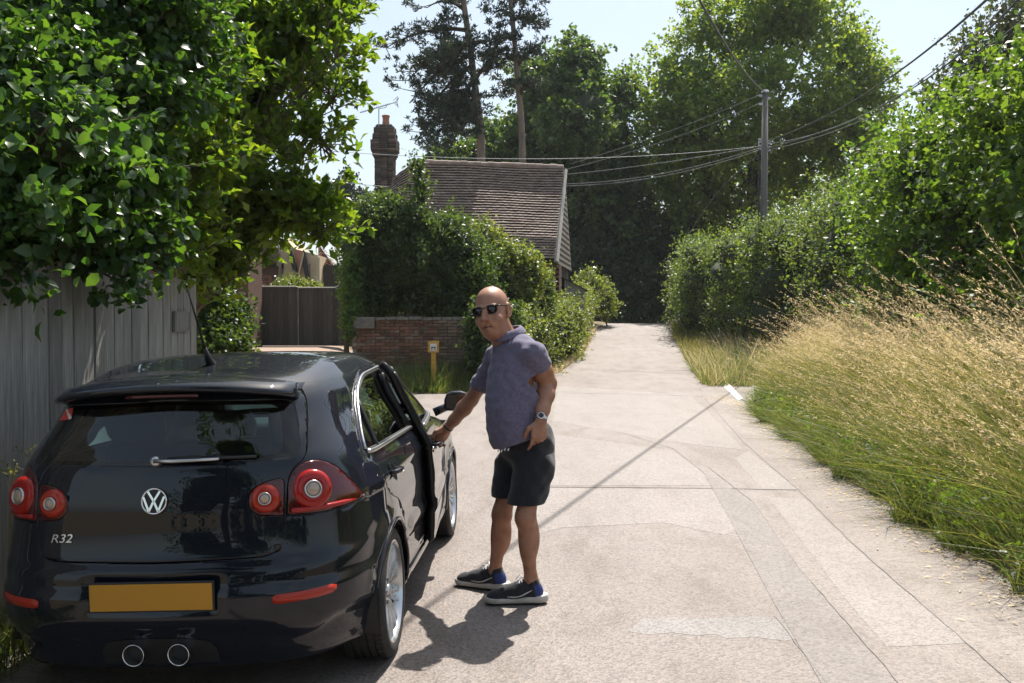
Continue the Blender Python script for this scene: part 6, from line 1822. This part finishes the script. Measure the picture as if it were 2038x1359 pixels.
mb.tube(pts, .014, 8, cap=False); mb.tube([Mx @ Vector((-.18, 0, 0)), Mx @ Vector((0, 0, .02)), Mx @ Vector((.18, 0, 0))], .016, 6); mb.build('steering_wheel', M_BLK, car, smooth=True)
mb = MB(); mb.box((0, 1.52, 1.30), (.22, .03, .065)); mb.build('interior_mirror', M_BLK, car, bevel=.015)
# front end (seen only from the side): grille, lamps
mb = MB()
for s in (1, -1):
    for a in range(1):
        p = Vector((s * .60, 3.31, .69)); mb.lathe([(.10, -.03), (.10, .015), (.06, .03), (0, .034)], 24, frame(p, (s * .35, 1, .15)))
hl_ = mb.build('headlight', M_CLEAR, car, smooth=True)
mb = MB(); mb.box((0, 3.43, .52), (.8, .05, .20)); mb.build('grille', M_BLK, car, bevel=.02)
bm.free(); FULL.free()
# ------------------------------------------------------------------ the man: signed distance shapes turned into one surface
class SDF:
    def __init__(s, lo, hi, h):
        s.lo = np.array(lo, float); s.h = h
        s.n = np.ceil((np.array(hi, float) - s.lo) / h).astype(int) + 1
        s.f = np.full(s.n, 1.0, np.float32)
    def _box(s, lo, hi):
        a = np.clip(np.floor((np.array(lo) - s.lo) / s.h).astype(int), 0, s.n - 1); b = np.clip(np.ceil((np.array(hi) - s.lo) / s.h).astype(int) + 1, 1, s.n)
        g = np.meshgrid(*[s.lo[i] + s.h * np.arange(a[i], b[i]) for i in range(3)], indexing='ij')
        return tuple(slice(a[i], b[i]) for i in range(3)), np.stack(g, -1)
    def _mix(s, sl, d, k):
        f = s.f[sl]
        if k <= 0: s.f[sl] = np.minimum(f, d); return
        h = np.clip(.5 + .5 * (f - d) / k, 0, 1)
        s.f[sl] = f * (1 - h) + d * h - k * h * (1 - h)
    def cone(s, a, b, ra, rb, k=.02):
        a, b = np.array(a, float), np.array(b, float); m = max(ra, rb) + k + 2 * s.h
        sl, p = s._box(np.minimum(a, b) - m, np.maximum(a, b) + m)
        ba = b - a; t = np.clip(((p - a) @ ba) / max(1e-9, ba @ ba), 0, 1)
        d = np.linalg.norm(p - a - t[..., None] * ba, axis=-1) - (ra + (rb - ra) * t)
        s._mix(sl, d, k)
    def chain(s, pts, rs, k=.02):
        for i in range(len(pts) - 1): s.cone(pts[i], pts[i + 1], rs[i], rs[i + 1], k)
    def ell(s, c, r, k=.02, ax=None, cut=False):
        c, r = np.array(c, float), np.array(r, float); m = r.max() + k + 2 * s.h
        sl, p = s._box(c - m, c + m); q = p - c
        if ax is not None: q = q @ np.array(ax, float).T
        k0 = np.linalg.norm(q / r, axis=-1); k1 = np.linalg.norm(q / (r * r), axis=-1)
        d = k0 * (k0 - 1) / np.maximum(k1, 1e-6)
        if cut: s.f[sl] = np.maximum(s.f[sl], -d)
        else: s._mix(sl, d, k)
    def grid(s):
        return s._box(s.lo, s.lo + s.h * (s.n - 1))[1]
    def clip(s, p0, n):
        "remove everything on the side n points to"
        n = np.array(n, float); n = n / np.linalg.norm(n)
        s.f = np.maximum(s.f, ((s.grid() - np.array(p0)) @ n).astype(np.float32))
    def mesh(s, name, origin):
        f = s.f; nx, ny, nz = f.shape
        ins = f < 0
        corners = [(i, j, k) for i in (0, 1) for j in (0, 1) for k in (0, 1)]
        def sub(a, i, j, k): return a[i:nx - 1 + i, j:ny - 1 + j, k:nz - 1 + k]
        cnt = sum(sub(ins, *c).astype(np.int8) for c in corners)
        act = (cnt > 0) & (cnt < 8)
        idx = np.full(act.shape, -1, np.int64); cell = np.argwhere(act); idx[act] = np.arange(len(cell))
        acc = np.zeros((len(cell), 3)); num = np.zeros(len(cell))
        I, J, K = cell.T
        for a in corners:
            for ax in range(3):
                if a[ax]: continue
                b = list(a); b[ax] = 1
                fa = f[I + a[0], J + a[1], K + a[2]]; fb = f[I + b[0], J + b[1], K + b[2]]
                cr = (fa < 0) != (fb < 0); t = np.where(cr, fa / np.where(cr, fa - fb, 1), 0)
                pos = np.tile(np.array(a, float), (len(cell), 1)); pos[:, ax] = t
                acc += np.where(cr[:, None], pos, 0); num += cr
        V = s.lo + s.h * (cell + acc / num[:, None]) - np.array(origin)
        F = []
        for ax in range(3):
            o1, o2 = [(1, 2), (2, 0), (0, 1)][ax]
            a0 = [slice(None)] * 3; a1 = [slice(None)] * 3; a0[ax] = slice(0, -1); a1[ax] = slice(1, None)
            x0, x1 = ins[tuple(a0)], ins[tuple(a1)]
            e = np.argwhere(x0 != x1); e = e[(e[:, o1] > 0) & (e[:, o2] > 0) & (e[:, o1] < f.shape[o1] - 1) & (e[:, o2] < f.shape[o2] - 1)]
            q = []
            for d1, d2 in ((1, 1), (0, 1), (0, 0), (1, 0)):
                c = e.copy(); c[:, o1] -= d1; c[:, o2] -= d2; q.append(idx[c[:, 0], c[:, 1], c[:, 2]])
            q = np.stack(q, -1); fl = ~x0[e[:, 0], e[:, 1], e[:, 2]]
            q[fl] = q[fl][:, ::-1]; F.append(q)
        F = np.concatenate(F); F = F[(F >= 0).all(1)]
        return smoothed(np_mesh(name, V, F))

def skin_mat():
    m, n, l, b = new_mat('tanned_skin')
    tc = n.new('ShaderNodeTexCoord'); nz = n.new('ShaderNodeTexNoise'); nz.inputs['Scale'].default_value = 16; nz.inputs['Detail'].default_value = 6
    cr = n.new('ShaderNodeValToRGB'); cr.color_ramp.elements[0].position, cr.color_ramp.elements[1].position = .3, .7
    cr.color_ramp.elements[0].color = (0.27, 0.12, 0.070, 1); cr.color_ramp.elements[1].color = (0.40, 0.205, 0.128, 1)
    l.new(tc.outputs['Object'], nz.inputs['Vector']); l.new(nz.outputs['Fac'], cr.inputs['Fac']); l.new(cr.outputs['Color'], b.inputs['Base Color'])
    b.inputs['Roughness'].default_value = .48; b.inputs['Subsurface Weight'].default_value = .18
    b.inputs['Subsurface Radius'].default_value = (.012, .005, .003); b.inputs['Subsurface Scale'].default_value = .6
    n2 = n.new('ShaderNodeTexNoise'); n2.inputs['Scale'].default_value = 220; bp = n.new('ShaderNodeBump'); bp.inputs['Strength'].default_value = .12; bp.inputs['Distance'].default_value = .004
    l.new(tc.outputs['Object'], n2.inputs['Vector']); l.new(n2.outputs['Fac'], bp.inputs['Height']); l.new(bp.outputs['Normal'], b.inputs['Normal'])
    return m
def cloth_mat(name, c, c2, weave=420, rough=.9):
    m = mat(name, c, rough, var=c2, vscale=60, detail=3, bump=.25, bscale=weave, spec=.25)
    m.node_tree.nodes['Principled BSDF'].inputs['Sheen Weight'].default_value = .25
    return m
M_SKIN = skin_mat()
M_SHIRT = cloth_mat('slate_purple_cotton', (0.118, 0.106, 0.166), (0.165, 0.148, 0.222))
M_SHORTS = cloth_mat('black_shorts_cloth', (0.011, 0.0125, 0.016), (0.02, 0.022, 0.027))
M_SHOE = cloth_mat('dark_shoe_mesh', (0.016, 0.016, 0.02), (0.035, 0.035, 0.042), 700)
M_BLUE = mat('blue_heel', (0.012, 0.03, 0.16), .6)
M_SOLE = mat('off_white_foam', (0.55, 0.52, 0.49), .7, var=(.42, .38, .34), vscale=20)
M_OUT = mat('dark_outsole', (0.03, .028, .027), .8)
M_LACE = mat('white_lace', (0.7, .7, .72), .8)
M_SHADE = mat('smoked_lens', (0.006, .006, .007), .06, spec=.8)
M_FRAME = mat('black_spectacle_frame', (0.008, .008, .008), .25)
M_CREASE = mat('painted_mouth_crease', (0.14, 0.045, 0.036), .5)  # dark band painting the shade of the crease between the lips

YB = 5.62
man_o = Vector((0.02, YB, 0.0))
fw = np.array([-.88, -.47, 0]); fw /= np.linalg.norm(fw); lf = np.array([-fw[1], fw[0], 0]); lf = -lf if lf[1] > 0 else lf     # facing, his left
UP = np.array([0, 0, 1.0])
pp_ = lambda u, v, Y: np.array(P(u, v, Y))
hipL, hipR = pp_(1060, 925, 5.53), pp_(1018, 925, 5.72)
kneL, kneR = pp_(1047, 1028, 5.47), pp_(1000, 1022, 5.72)
ankL, ankR = pp_(1056, 1150, 5.53), pp_(985, 1135, 5.80)
shL, shR = pp_(1063, 704, 5.46), pp_(990, 708, 5.80)
elL, wrL = pp_(1090, 762, 5.57), pp_(1076, 838, 5.42)
elR, wrR = pp_(938, 795, 5.96), pp_(890, 852, 6.05)
neck = pp_(1009, 676, 5.63)
chest, belly = pp_(1030, 742, 5.62), pp_(1030, 815, 5.60)
pelv = pp_(1046, 890, 5.63)
TAX = np.array([fw, lf, UP])
S = SDF((-.66, 5.22, .02), (.34, 6.26, 1.90), .0055)
# trunk (under the clothes), limbs
S.ell(chest, (.095, .135, .18), .04, TAX); S.ell(belly + fw * .02, (.125, .125, .17), .04, TAX); S.ell(pelv, (.10, .12, .11), .04, TAX)
S.cone(hipL, kneL, .062, .056, .04); S.cone(hipR, kneR, .062, .056, .04)
for kn, an, side in ((kneL, ankL, 1), (kneR, ankR, -1)):
    S.ell(kn + fw * .014 - UP * .0, (.048, .05, .062), .03, TAX)
    back = -fw
    S.cone(kn - UP * .02, an, .052, .036, .03)
    S.ell(kn * .66 + an * .34 + back * .022, (.052, .052, .12), .03, TAX)         # calf
    S.ell(kn * .62 + an * .38 + fw * .008, (.040, .042, .13), .03, TAX)
    S.ell(an + back * .006, (.036, .036, .05), .02, TAX)
    S.cone(an - UP * .01, an - UP * .07, .034, .030, .02)
S.cone(chest + UP * .09, shL, .05, .034, .03); S.cone(chest + UP * .09, shR, .05, .034, .03); S.cone(chest + UP * .08, neck, .06, .06, .03)
S.chain([shL, shL * .62 + elL * .38, shL * .4 + elL * .6, elL], [.040, .052, .058, .052], .025)
S.chain([elL, elL * .68 + wrL * .32, elL * .3 + wrL * .7, wrL], [.051, .053, .041, .031], .02)
S.ell(elL + np.array([.012, .01, -.004]), (.03, .03, .034), .02)
S.chain([shR, shR * .6 + elR * .4, shR * .38 + elR * .62, elR], [.036, .042, .049, .042], .025)
S.chain([elR, elR * .70 + wrR * .30, elR * .3 + wrR * .7, wrR], [.044, .048, .037, .030], .02)
# left hand: relaxed, fingers curled, index hanging
def hand(W, dirn, palm_n, thumb_side, curl, scale=1.0, lens=(.078, .086, .080, .064), spread=.10):
    "W wrist, dirn along the hand, palm_n out of the palm, thumb_side towards the thumb"
    d = dirn / np.linalg.norm(dirn); n = palm_n - d * (palm_n @ d); n /= np.linalg.norm(n); t = thumb_side - d * (thumb_side @ d) - n * (thumb_side @ n); t /= np.linalg.norm(t)
    sc = scale
    ax = np.array([d, t, n])
    S.cone(W, W + d * .03 * sc, .029, .030, .015)
    S.ell(W + d * .055 * sc, (.056 * sc, .044 * sc, .018 * sc), .016, ax); S.ell(W + d * .07 * sc + t * .0, (.036 * sc, .043 * sc, .017 * sc), .01, ax)
    for i in range(4):
        off = (.030 - .0205 * i) * sc
        base = W + d * (.090 - .004 * abs(i - 1)) * sc + t * off
        c = curl[i] if hasattr(curl, '__len__') else curl
        seg = np.array([.48, .30, .25]) * lens[i] * sc
        ang = 0.; p = base; r0 = (.0098, .0102, .0098, .0088)[i] * sc
        pts, rs = [base - d * .02 * sc, base], [r0 * 1.1, r0 * 1.12]
        for j in range(3):
            ang += c[j]
            v = d * math.cos(ang) + n * math.sin(ang) + t * spread * (1.5 - i) * .3
            p = p + v / np.linalg.norm(v) * seg[j]; pts.append(p); rs.append(r0 * (1 - .10 * (j + 1)))
        S.chain(pts, rs, .004)
        S.ell(base + n * -.006 * sc, (r0 * 1.15,) * 3, .006)
    a = W + d * .022 * sc + t * .026 * sc + n * .006 * sc
    b = a + (d * .55 + t * .62 + n * .35) * .042 * sc; c_ = b + (d * .86 + t * .18 + n * .42) * .034 * sc; e = c_ + (d * .90 + t * -.05 + n * .40) * .026 * sc
    S.chain([a, b, c_, e], [.0165 * sc, .0135 * sc, .0118 * sc, .0098 * sc], .008)
    return d, t, n
dl = pp_(1068, 900, 5.40) - wrL
hand(wrL, dl, np.array([-.35, .85, .0]), np.array([-.9, -.35, 0]), [(.25, .35, .25), (.75, 1.15, .7), (.85, 1.25, .8), (.95, 1.3, .8)], 1.10)
# right hand: reaches the door handle, index out, others bent
tgt = pp_(862, 886, 6.10); dr = tgt - wrR
hand(wrR, dr, np.array([-.55, .15, -.8]), np.array([-.25, -.9, .3]), [(.15, .2, .15), (.75, .8, .5), (.95, .9, .6), (1.05, .9, .6)], 1.08)

# head
hf = np.array([-.36, -.93, -.05]); hf /= np.linalg.norm(hf)
hu = np.array([-.17, .0, .985]); hu -= hf * (hu @ hf); hu /= np.linalg.norm(hu)
hl = np.cross(hu, hf)                                         # his left
HS = 1.21
hc = pp_(980, 621, 5.58)
HX = np.array([hl, hf, hu])
hp_ = lambda x, y, z: hc + (hl * x + hf * y + hu * z) * HS
r3 = lambda *r: tuple(q * HS for q in r)
S.cone(neck - UP * .05 - fw * .01, hp_(0, -.02, -.05), .074, .064 * HS, .03)
S.ell(hp_(0, -.012, .040), r3(.076, .098, .085), .02, HX)                    # skull
S.ell(hp_(0, .022, -.020), r3(.069, .078, .075), .03, HX)
S.ell(hp_(0, .026, -.066), r3(.063, .064, .050), .03, HX)                    # jaw and jowls
S.ell(hp_(0, .062, -.098), r3(.032, .028, .022), .025, HX)                   # chin
S.ell(hp_(0, .012, -.105), r3(.052, .052, .030), .03, HX)
for s_ in (-1, 1):
    S.ell(hp_(s_ * .040, .066, -.036), r3(.027, .022, .025), .02, HX)        # cheek
    S.ell(hp_(s_ * .034, .092, .014), r3(.018, .014, .012), .0, HX, cut=True)   # eye socket
    S.ell(hp_(s_ * .034, .072, .014), r3(.014, .014, .013), .004, HX)
    S.cone(hp_(s_ * .014, .090, .030), hp_(s_ * .052, .076, .031), .007 * HS, .007 * HS, .012)   # brow
    S.ell(hp_(s_ * .082, -.014, .000), r3(.010, .023, .036), .006, HX); S.ell(hp_(s_ * .079, .0, -.030), r3(.009, .012, .013), .006, HX)
    S.ell(hp_(s_ * .088, -.008, .004), r3(.006, .010, .019), .0, HX, cut=True)
    S.ell(hp_(s_ * .013, .102, -.030), r3(.010, .011, .009), .006, HX)       # nostril wing
    S.cone(hp_(s_ * .018, .098, -.040), hp_(s_ * .033, .080, -.066), .006 * HS, .008 * HS, .016)
S.chain([hp_(0, .092, .022), hp_(0, .108, -.008), hp_(0, .121, -.028)], [.009 * HS, .011 * HS, .0135 * HS], .012)
S.chain([hp_(-.026, .081, -.064), hp_(0, .092, -.059), hp_(.026, .081, -.064)], [.005 * HS, .0065 * HS, .005 * HS], .006)
S.chain([hp_(-.022, .080, -.074), hp_(0, .091, -.076), hp_(.022, .080, -.074)], [.005 * HS, .007 * HS, .005 * HS], .006)
# the parts hidden by clothes are cut away a little so that nothing pokes through
me = S.mesh('person', man_o); me.materials.append(M_SKIN); me.materials.append(M_CREASE)
cen = np.zeros(len(me.polygons) * 3); me.polygons.foreach_get('center', cen); q = (cen.reshape(-1, 3) + np.array(man_o) - hc) / HS
qx, qy, qz = q @ hl, q @ hf, q @ hu
me.polygons.foreach_set('material_index', ((np.abs(qx) < .027) & (qy > .06) & (np.abs(qz + .0675 + 8 * qx * qx * .5) < .0042)).astype(np.int32)); me.update()
body = link('person', me, None); body.location = man_o
tag(body, 'bald man in purple-grey polo shirt, black shorts and sunglasses reaching for the car door', 'person')
del S

def wrinkle(S, amp, dirs, ph=0.0):
    g = S.grid(); out = np.zeros(g.shape[:3], np.float32)
    for i, (d, fq) in enumerate(dirs):
        d = np.array(d, float); q = g @ (d / np.linalg.norm(d)); r_ = g @ np.array([.6, -.3, .7])
        out += np.sin(q * fq + 1.7 * np.sin(r_ * fq * .31 + i + ph) + i * 2.1 + ph)
    S.f += (out * amp / len(dirs)).astype(np.float32)

# polo shirt
S = SDF((-.36, 5.12, .80), (.42, 6.14, 1.62), .0068)
S.ell(chest, (.138, .180, .225), .05, TAX); S.ell(chest - UP * .06 + fw * .03, (.148, .172, .20), .05, TAX)
S.ell(belly + fw * .026, (.166, .174, .225), .06, TAX); S.ell(belly - UP * .14 + fw * .012, (.156, .172, .18), .05, TAX)
S.ell(belly - fw * .03 + UP * .10, (.150, .165, .24), .05, TAX); S.ell(chest + UP * .13, (.088, .15, .10), .04, TAX); S.cone(neck - UP * .10, neck - UP * .01, .094, .078, .03)
S.cone(neck - UP * .03 - fw * .02, shL, .060, .060, .06); S.cone(neck - UP * .03 - fw * .02, shR, .060, .060, .06)
S.cone(chest + UP * .12 + lf * .05, shL, .075, .066, .03); S.cone(chest + UP * .12 - lf * .05, shR, .075, .066, .03)
slL = shL * .70 + elL * .30; slR = shR * .40 + elR * .60
S.chain([shL, slL], [.055, .064], .045); S.cone(slL, slL + (elL - shL) * .12, .068, .070, .01)
S.chain([shR, slR], [.060, .062], .045); S.cone(slR, slR + (elR - shR) * .10, .066, .068, .01)
wrinkle(S, .0038, [((.75, .1, .65), 84), ((-.55, .3, .8), 72), ((.9, -.3, .25), 66)])
wrinkle(S, .0026, [((.7, .2, -.6), 110), ((.2, .5, .85), 96)], 1.0)
hemF, hemB = pp_(990, 893, 5.55), pp_(1106, 846, 5.68)
hn = np.array([hemB[2] - hemF[2], 0.0, -(hemB[0] - hemF[0])]); 
S.clip((hemF + hemB) / 2, hn)
# neck opening
S.ell(neck + UP * .055 + fw * .03, (.084, .080, .075), 0, TAX, cut=True)
S.ell(neck + fw * .11 - UP * .01, (.05, .018, .085), 0, TAX, cut=True)
# sleeve openings
for a, e, f_ in ((shL, elL, .44), (shR, elR, .70)):
    d = (e - a) / np.linalg.norm(e - a); c = a + (e - a) * f_
    g = S.grid() - c; along = g @ d; radial = np.linalg.norm(g - along[..., None] * d, axis=-1)
    S.f = np.where((along > 0) & (radial < .13), np.maximum(S.f, along), S.f).astype(np.float32)
    S.f = np.where((along > -.03) & (radial < .13), np.maximum(S.f, -(radial - .059)), S.f).astype(np.float32)
shirt = link('polo_shirt', S.mesh('polo_shirt', man_o), body, M_SHIRT)
del S
# collar, placket and buttons
def ring_pts(c, nrm, r1, r2, a0, a1, n=18, rise=0.0):
    M = frame(c, nrm, Vector(fw)); return [M @ Vector((r1 * math.cos(t), r2 * math.sin(t), rise * math.cos(t))) for t in np.linspace(a0, a1, n)]
mb = MB()
cc = Vector(neck) + Vector((0, 0, .030)) - man_o
ax_ = Vector(UP) * .92 + Vector(fw) * .30
up_ = ring_pts(cc + ax_ * .022, ax_, .086, .083, R(28), R(332)); lo = ring_pts(cc - ax_ * .020 + Vector(fw) * .004, ax_, .122, .108, R(24), R(336)); mid = ring_pts(cc + ax_ * .030, ax_, .098, .093, R(27), R(333))
n = len(up_); mb.add(up_ + mid + lo, [(i, i + 1, n + i + 1, n + i) for i in range(n - 1)] + [(n + i, n + i + 1, 2 * n + i + 1, 2 * n + i) for i in range(n - 1)])
co = mb.build('collar', M_SHIRT, shirt, smooth=True); s_ = co.modifiers.new('s', 'SOLIDIFY'); s_.thickness = .007
ss = co.modifiers.new('ss', 'SUBSURF'); ss.levels = ss.render_levels = 1
# shorts
S = SDF((-.30, 5.12, .50), (.42, 6.14, 1.08), .0068)
S.ell(pelv + UP * .03, (.152, .165, .16), .05, TAX); S.ell(pelv - fw * .03 - UP * .0, (.130, .155, .12), .05, TAX); S.ell(pelv + UP * .06, (.148, .160, .12), .05, TAX)
botL, botR = pp_(1040, 1000, 5.50), pp_(1006, 996, 5.74)
S.cone(hipL, botL - UP * .06, .108, .098, .04); S.cone(hipR, botR - UP * .06, .106, .094, .04)
S.cone(hipL - fw * .05, botL - UP * .06 - fw * .018, .092, .092, .04); 
wrinkle(S, .006, [((.8, .2, .35), 60), ((.3, .8, .5), 52), ((.6, .5, -.6), 74)])
hz = P(1030, 996, 5.6).z
g = S.grid(); S.f = np.maximum(S.f, (hz - g[..., 2] - .012 * (g[..., 1] - 5.6)).astype(np.float32))
S.clip(pelv + UP * .20, UP)
shorts = link('shorts', S.mesh('shorts', man_o), body, M_SHORTS)
del S
mb = MB()
a = P(992, 893, 5.46) - man_o; b = P(1012, 889, 5.42) - man_o
for i in range(4):
    t = i / 3; q = a.lerp(b, t) + Vector((0, -.012, -.004 * (i % 2))); mb.tube([q + Vector((-.006, 0, -.012)), q + Vector((.004, -.004, .0)), q + Vector((-.002, 0, -.018))], .003, 5)
mb.build('drawcord', M_LACE, shorts)

# trainers
def shoe(an, toe_dir, zl=0.0):
    d = np.array([toe_dir[0], toe_dir[1], 0.0]); d /= np.linalg.norm(d); t = np.array([-d[1], d[0], 0]); AX = np.array([d, t, UP])
    heel = np.array([an[0], an[1], zl]) - d * .065
    q = lambda x, y, z: heel + d * x + t * y + UP * z
    lo, hi = heel - np.array([.36, .36, .03]), heel + np.array([.36, .36, .25])
    S = SDF(lo, hi, .005)
    S.cone(q(.05, 0, .07), q(.15, 0, .065), .044, .045, .03); S.cone(q(.15, 0, .060), q(.26, .004, .048), .045, .038, .03)
    S.ell(q(.275, .004, .045), (.050, .047, .034), .02, AX); S.ell(q(.035, 0, .06), (.045, .038, .055), .02, AX)
    S.chain([q(.045, 0, .075), q(.055, 0, .125)], [.044, .042], .02); S.ell(q(.115, 0, .105), (.045, .030, .035), .02, AX)
    S.cone(q(.12, 0, .10), q(.21, 0, .072), .030, .032, .02)
    S.ell(q(.062, 0, .155), (.038, .033, .05), .0, AX, cut=True)
    S.clip(q(0, 0, .032), -UP); S.clip(q(0, 0, .150), UP)
    me = S.mesh('shoe', man_o)
    me.materials.append(M_SHOE); me.materials.append(M_BLUE)
    c = np.zeros(len(me.polygons) * 3); me.polygons.foreach_get('center', c); c = c.reshape(-1, 3) + np.array(man_o) - heel
    xl, zl_ = c @ d, c[:, 2]
    me.polygons.foreach_set('material_index', ((xl < .035 + .25 * (zl_ - .05)) & (zl_ < .115)).astype(np.int32)); me.update()
    o = link('shoe', me, body)
    S = SDF(lo, hi, .005)
    S.chain([q(.025, 0, .030), q(.14, .0, .030), q(.26, .004, .032)], [.050, .045, .050], .02); S.ell(q(.285, .004, .036), (.054, .050, .05), .02, AX); S.ell(q(.0, 0, .035), (.040, .042, .045), .02, AX)
    S.clip(q(0, 0, .012), -UP)
    g = S.grid() - heel; xl = g @ d
    S.f = np.maximum(S.f, (g[..., 2] - (.052 - .10 * np.clip(xl - .03, 0, .12) + .06 * np.clip(xl - .22, 0, .1) + .10 * np.clip(.02 - xl, 0, .1))).astype(np.float32))
    link('sole', S.mesh('sole', man_o), o, M_SOLE); del S
    S = SDF(lo, hi, .006)
    S.chain([q(.02, 0, .015), q(.14, 0, .015), q(.27, .004, .016)], [.044, .040, .046], .02); S.clip(q(0, 0, .014), UP); S.clip(q(0, 0, .001), -UP)
    link('outsole', S.mesh('outsole', man_o), o, M_OUT)
    mb = MB()
    for i in range(5):
        x = .115 + .024 * i; z = .141 - .0145 * i
        for k in (-1, 1):
            a, b = Vector(q(x, -.026 * k, z - .012)) - man_o, Vector(q(x + .02, .026 * k, z - .016)) - man_o
            m_ = (a + b) / 2 + Vector((0, 0, .018)); mb.tube([a, m_, b], .0032, 5)
    for k in (-1, 1):
        a = Vector(q(.105, .006 * k, .150)) - man_o; mb.tube([a, a + Vector(d * .02 + t * .03 * k) + Vector((0, 0, .01)), a + Vector(d * .045 + t * .04 * k) + Vector((0, 0, -.022))], .003, 5)
    mb.build('lace', M_LACE, o)
    mb = MB()
    for sd in (-1, 1):                     # curved stripe mark on each side
        pts = [Vector(q(x, sd * w_, z)) - man_o for x, w_, z in ((.205, .047, .052), (.16, .048, .050), (.12, .0475, .058), (.06, .046, .088))]
        mb.tube(pts, [.003, .006, .005, .002], 6)
    mb.build('side_mark', M_SOLE, o, smooth=True)
    return o
shoe(ankL - np.array([0, 0.0, 0]), (-1, -.06)); shoe(ankR, (-.90, .43))

# sunglasses
def hv(x, y, z): return Vector(hp_(x, y, z)) - man_o
mb = MB()
for s_ in (-1, 1):
    out = [(-.027, .013), (-.012, .019), (.012, .019), (.028, .015), (.029, .0), (.022, -.016), (.004, -.021), (-.016, -.018), (-.026, -.004)]
    vs = [hv(s_ * (.034 + (x if True else 0) * 1.0), .104 - 5.5 * (x + .005) ** 2 * (1 if x > 0 else .3) - .010, .012 + z) for x, z in out]
    cx_ = hv(s_ * .034, .1005, .012)
    mb.add(vs + [cx_], [((i, (i + 1) % 9, 9) if s_ < 0 else ((i + 1) % 9, i, 9)) for i in range(9)])
gls = mb.build('sunglasses', M_SHADE, body, smooth=True)
sd_ = gls.modifiers.new('s', 'SOLIDIFY'); sd_.thickness = .003
mb = MB()
for s_ in (-1, 1):
    out = [(-.027, .013), (-.012, .019), (.012, .019), (.028, .015), (.029, .0), (.022, -.016), (.004, -.021), (-.016, -.018), (-.026, -.004), (-.027, .013)]
    mb.tube([hv(s_ * (.034 + x), .104 - 5.5 * (x + .005) ** 2 * (1 if x > 0 else .3) - .009, .012 + z) for x, z in out], .0032 * HS, 6)
    mb.tube([hv(s_ * .062, .092, .026), hv(s_ * .076, .075, .026), hv(s_ * .083, .03, .022), hv(s_ * .082, -.015, .018), hv(s_ * .080, -.03, .002)], [.0045, .004, .003, .003, .003], 6)
mb.tube([hv(-.009, .098, .022), hv(0, .104, .024), hv(.009, .098, .022)], .0032, 6)
mb.build('frame', M_FRAME, gls, smooth=True)
# watch and wrist band
def band(w, d, r, wd, m, name):
    M = frame(Vector(w) - man_o, d); mb = MB(); mb.lathe([(r, -wd), (r + .004, -wd), (r + .004, wd), (r, wd), (r, -wd)], 24, M); return mb.build(name, m, body, smooth=False)
dW = Vector(elL - wrL).normalized(); wc = Vector(wrL) + dW * .015
wt = band(wc, dW, .0325, .009, M_SATIN, 'watch')
face_d = (Vector((-.12, -1, .12)) - dW * Vector((-.12, -1, .12)).dot(dW)).normalized()
Mx = frame(wc - man_o + face_d * .032, face_d)
mb = MB(); mb.lathe([(.0, .0), (.020, .0), (.0215, .004), (.0215, .009), (.018, .0115), (.0165, .010)], 28, Mx); mb.build('watch_case', M_CHROME, wt, smooth=True)
mb = MB(); mb.lathe([(.0166, .0105), (.0, .0107)], 28, Mx); mb.build('watch_dial', M_BLACKP, wt)
dR = Vector(elR - wrR).normalized()
band(Vector(wrR) + dR * .012, dR, .0315, .005, M_BLK, 'wrist_band')
# ------------------------------------------------------------------ summer haze
mh, nh, lh, bh_ = new_mat('summer_haze'); nh.remove(bh_)
pv = nh.new('ShaderNodeVolumePrincipled'); pv.inputs['Color'].default_value = (0.90, 0.97, 1.0, 1); pv.inputs['Density'].default_value = 0.00024; pv.inputs['Anisotropy'].default_value = 0.25
lh.new(pv.outputs['Volume'], nh['Material Output'].inputs['Volume'])
mb = MB(); mb.box((0, 690, 19), (1250, 1660, 48)); hz_ = mb.build('haze', mh); tag(hz_, 'faint warm summer haze over the lane', kind='stuff')
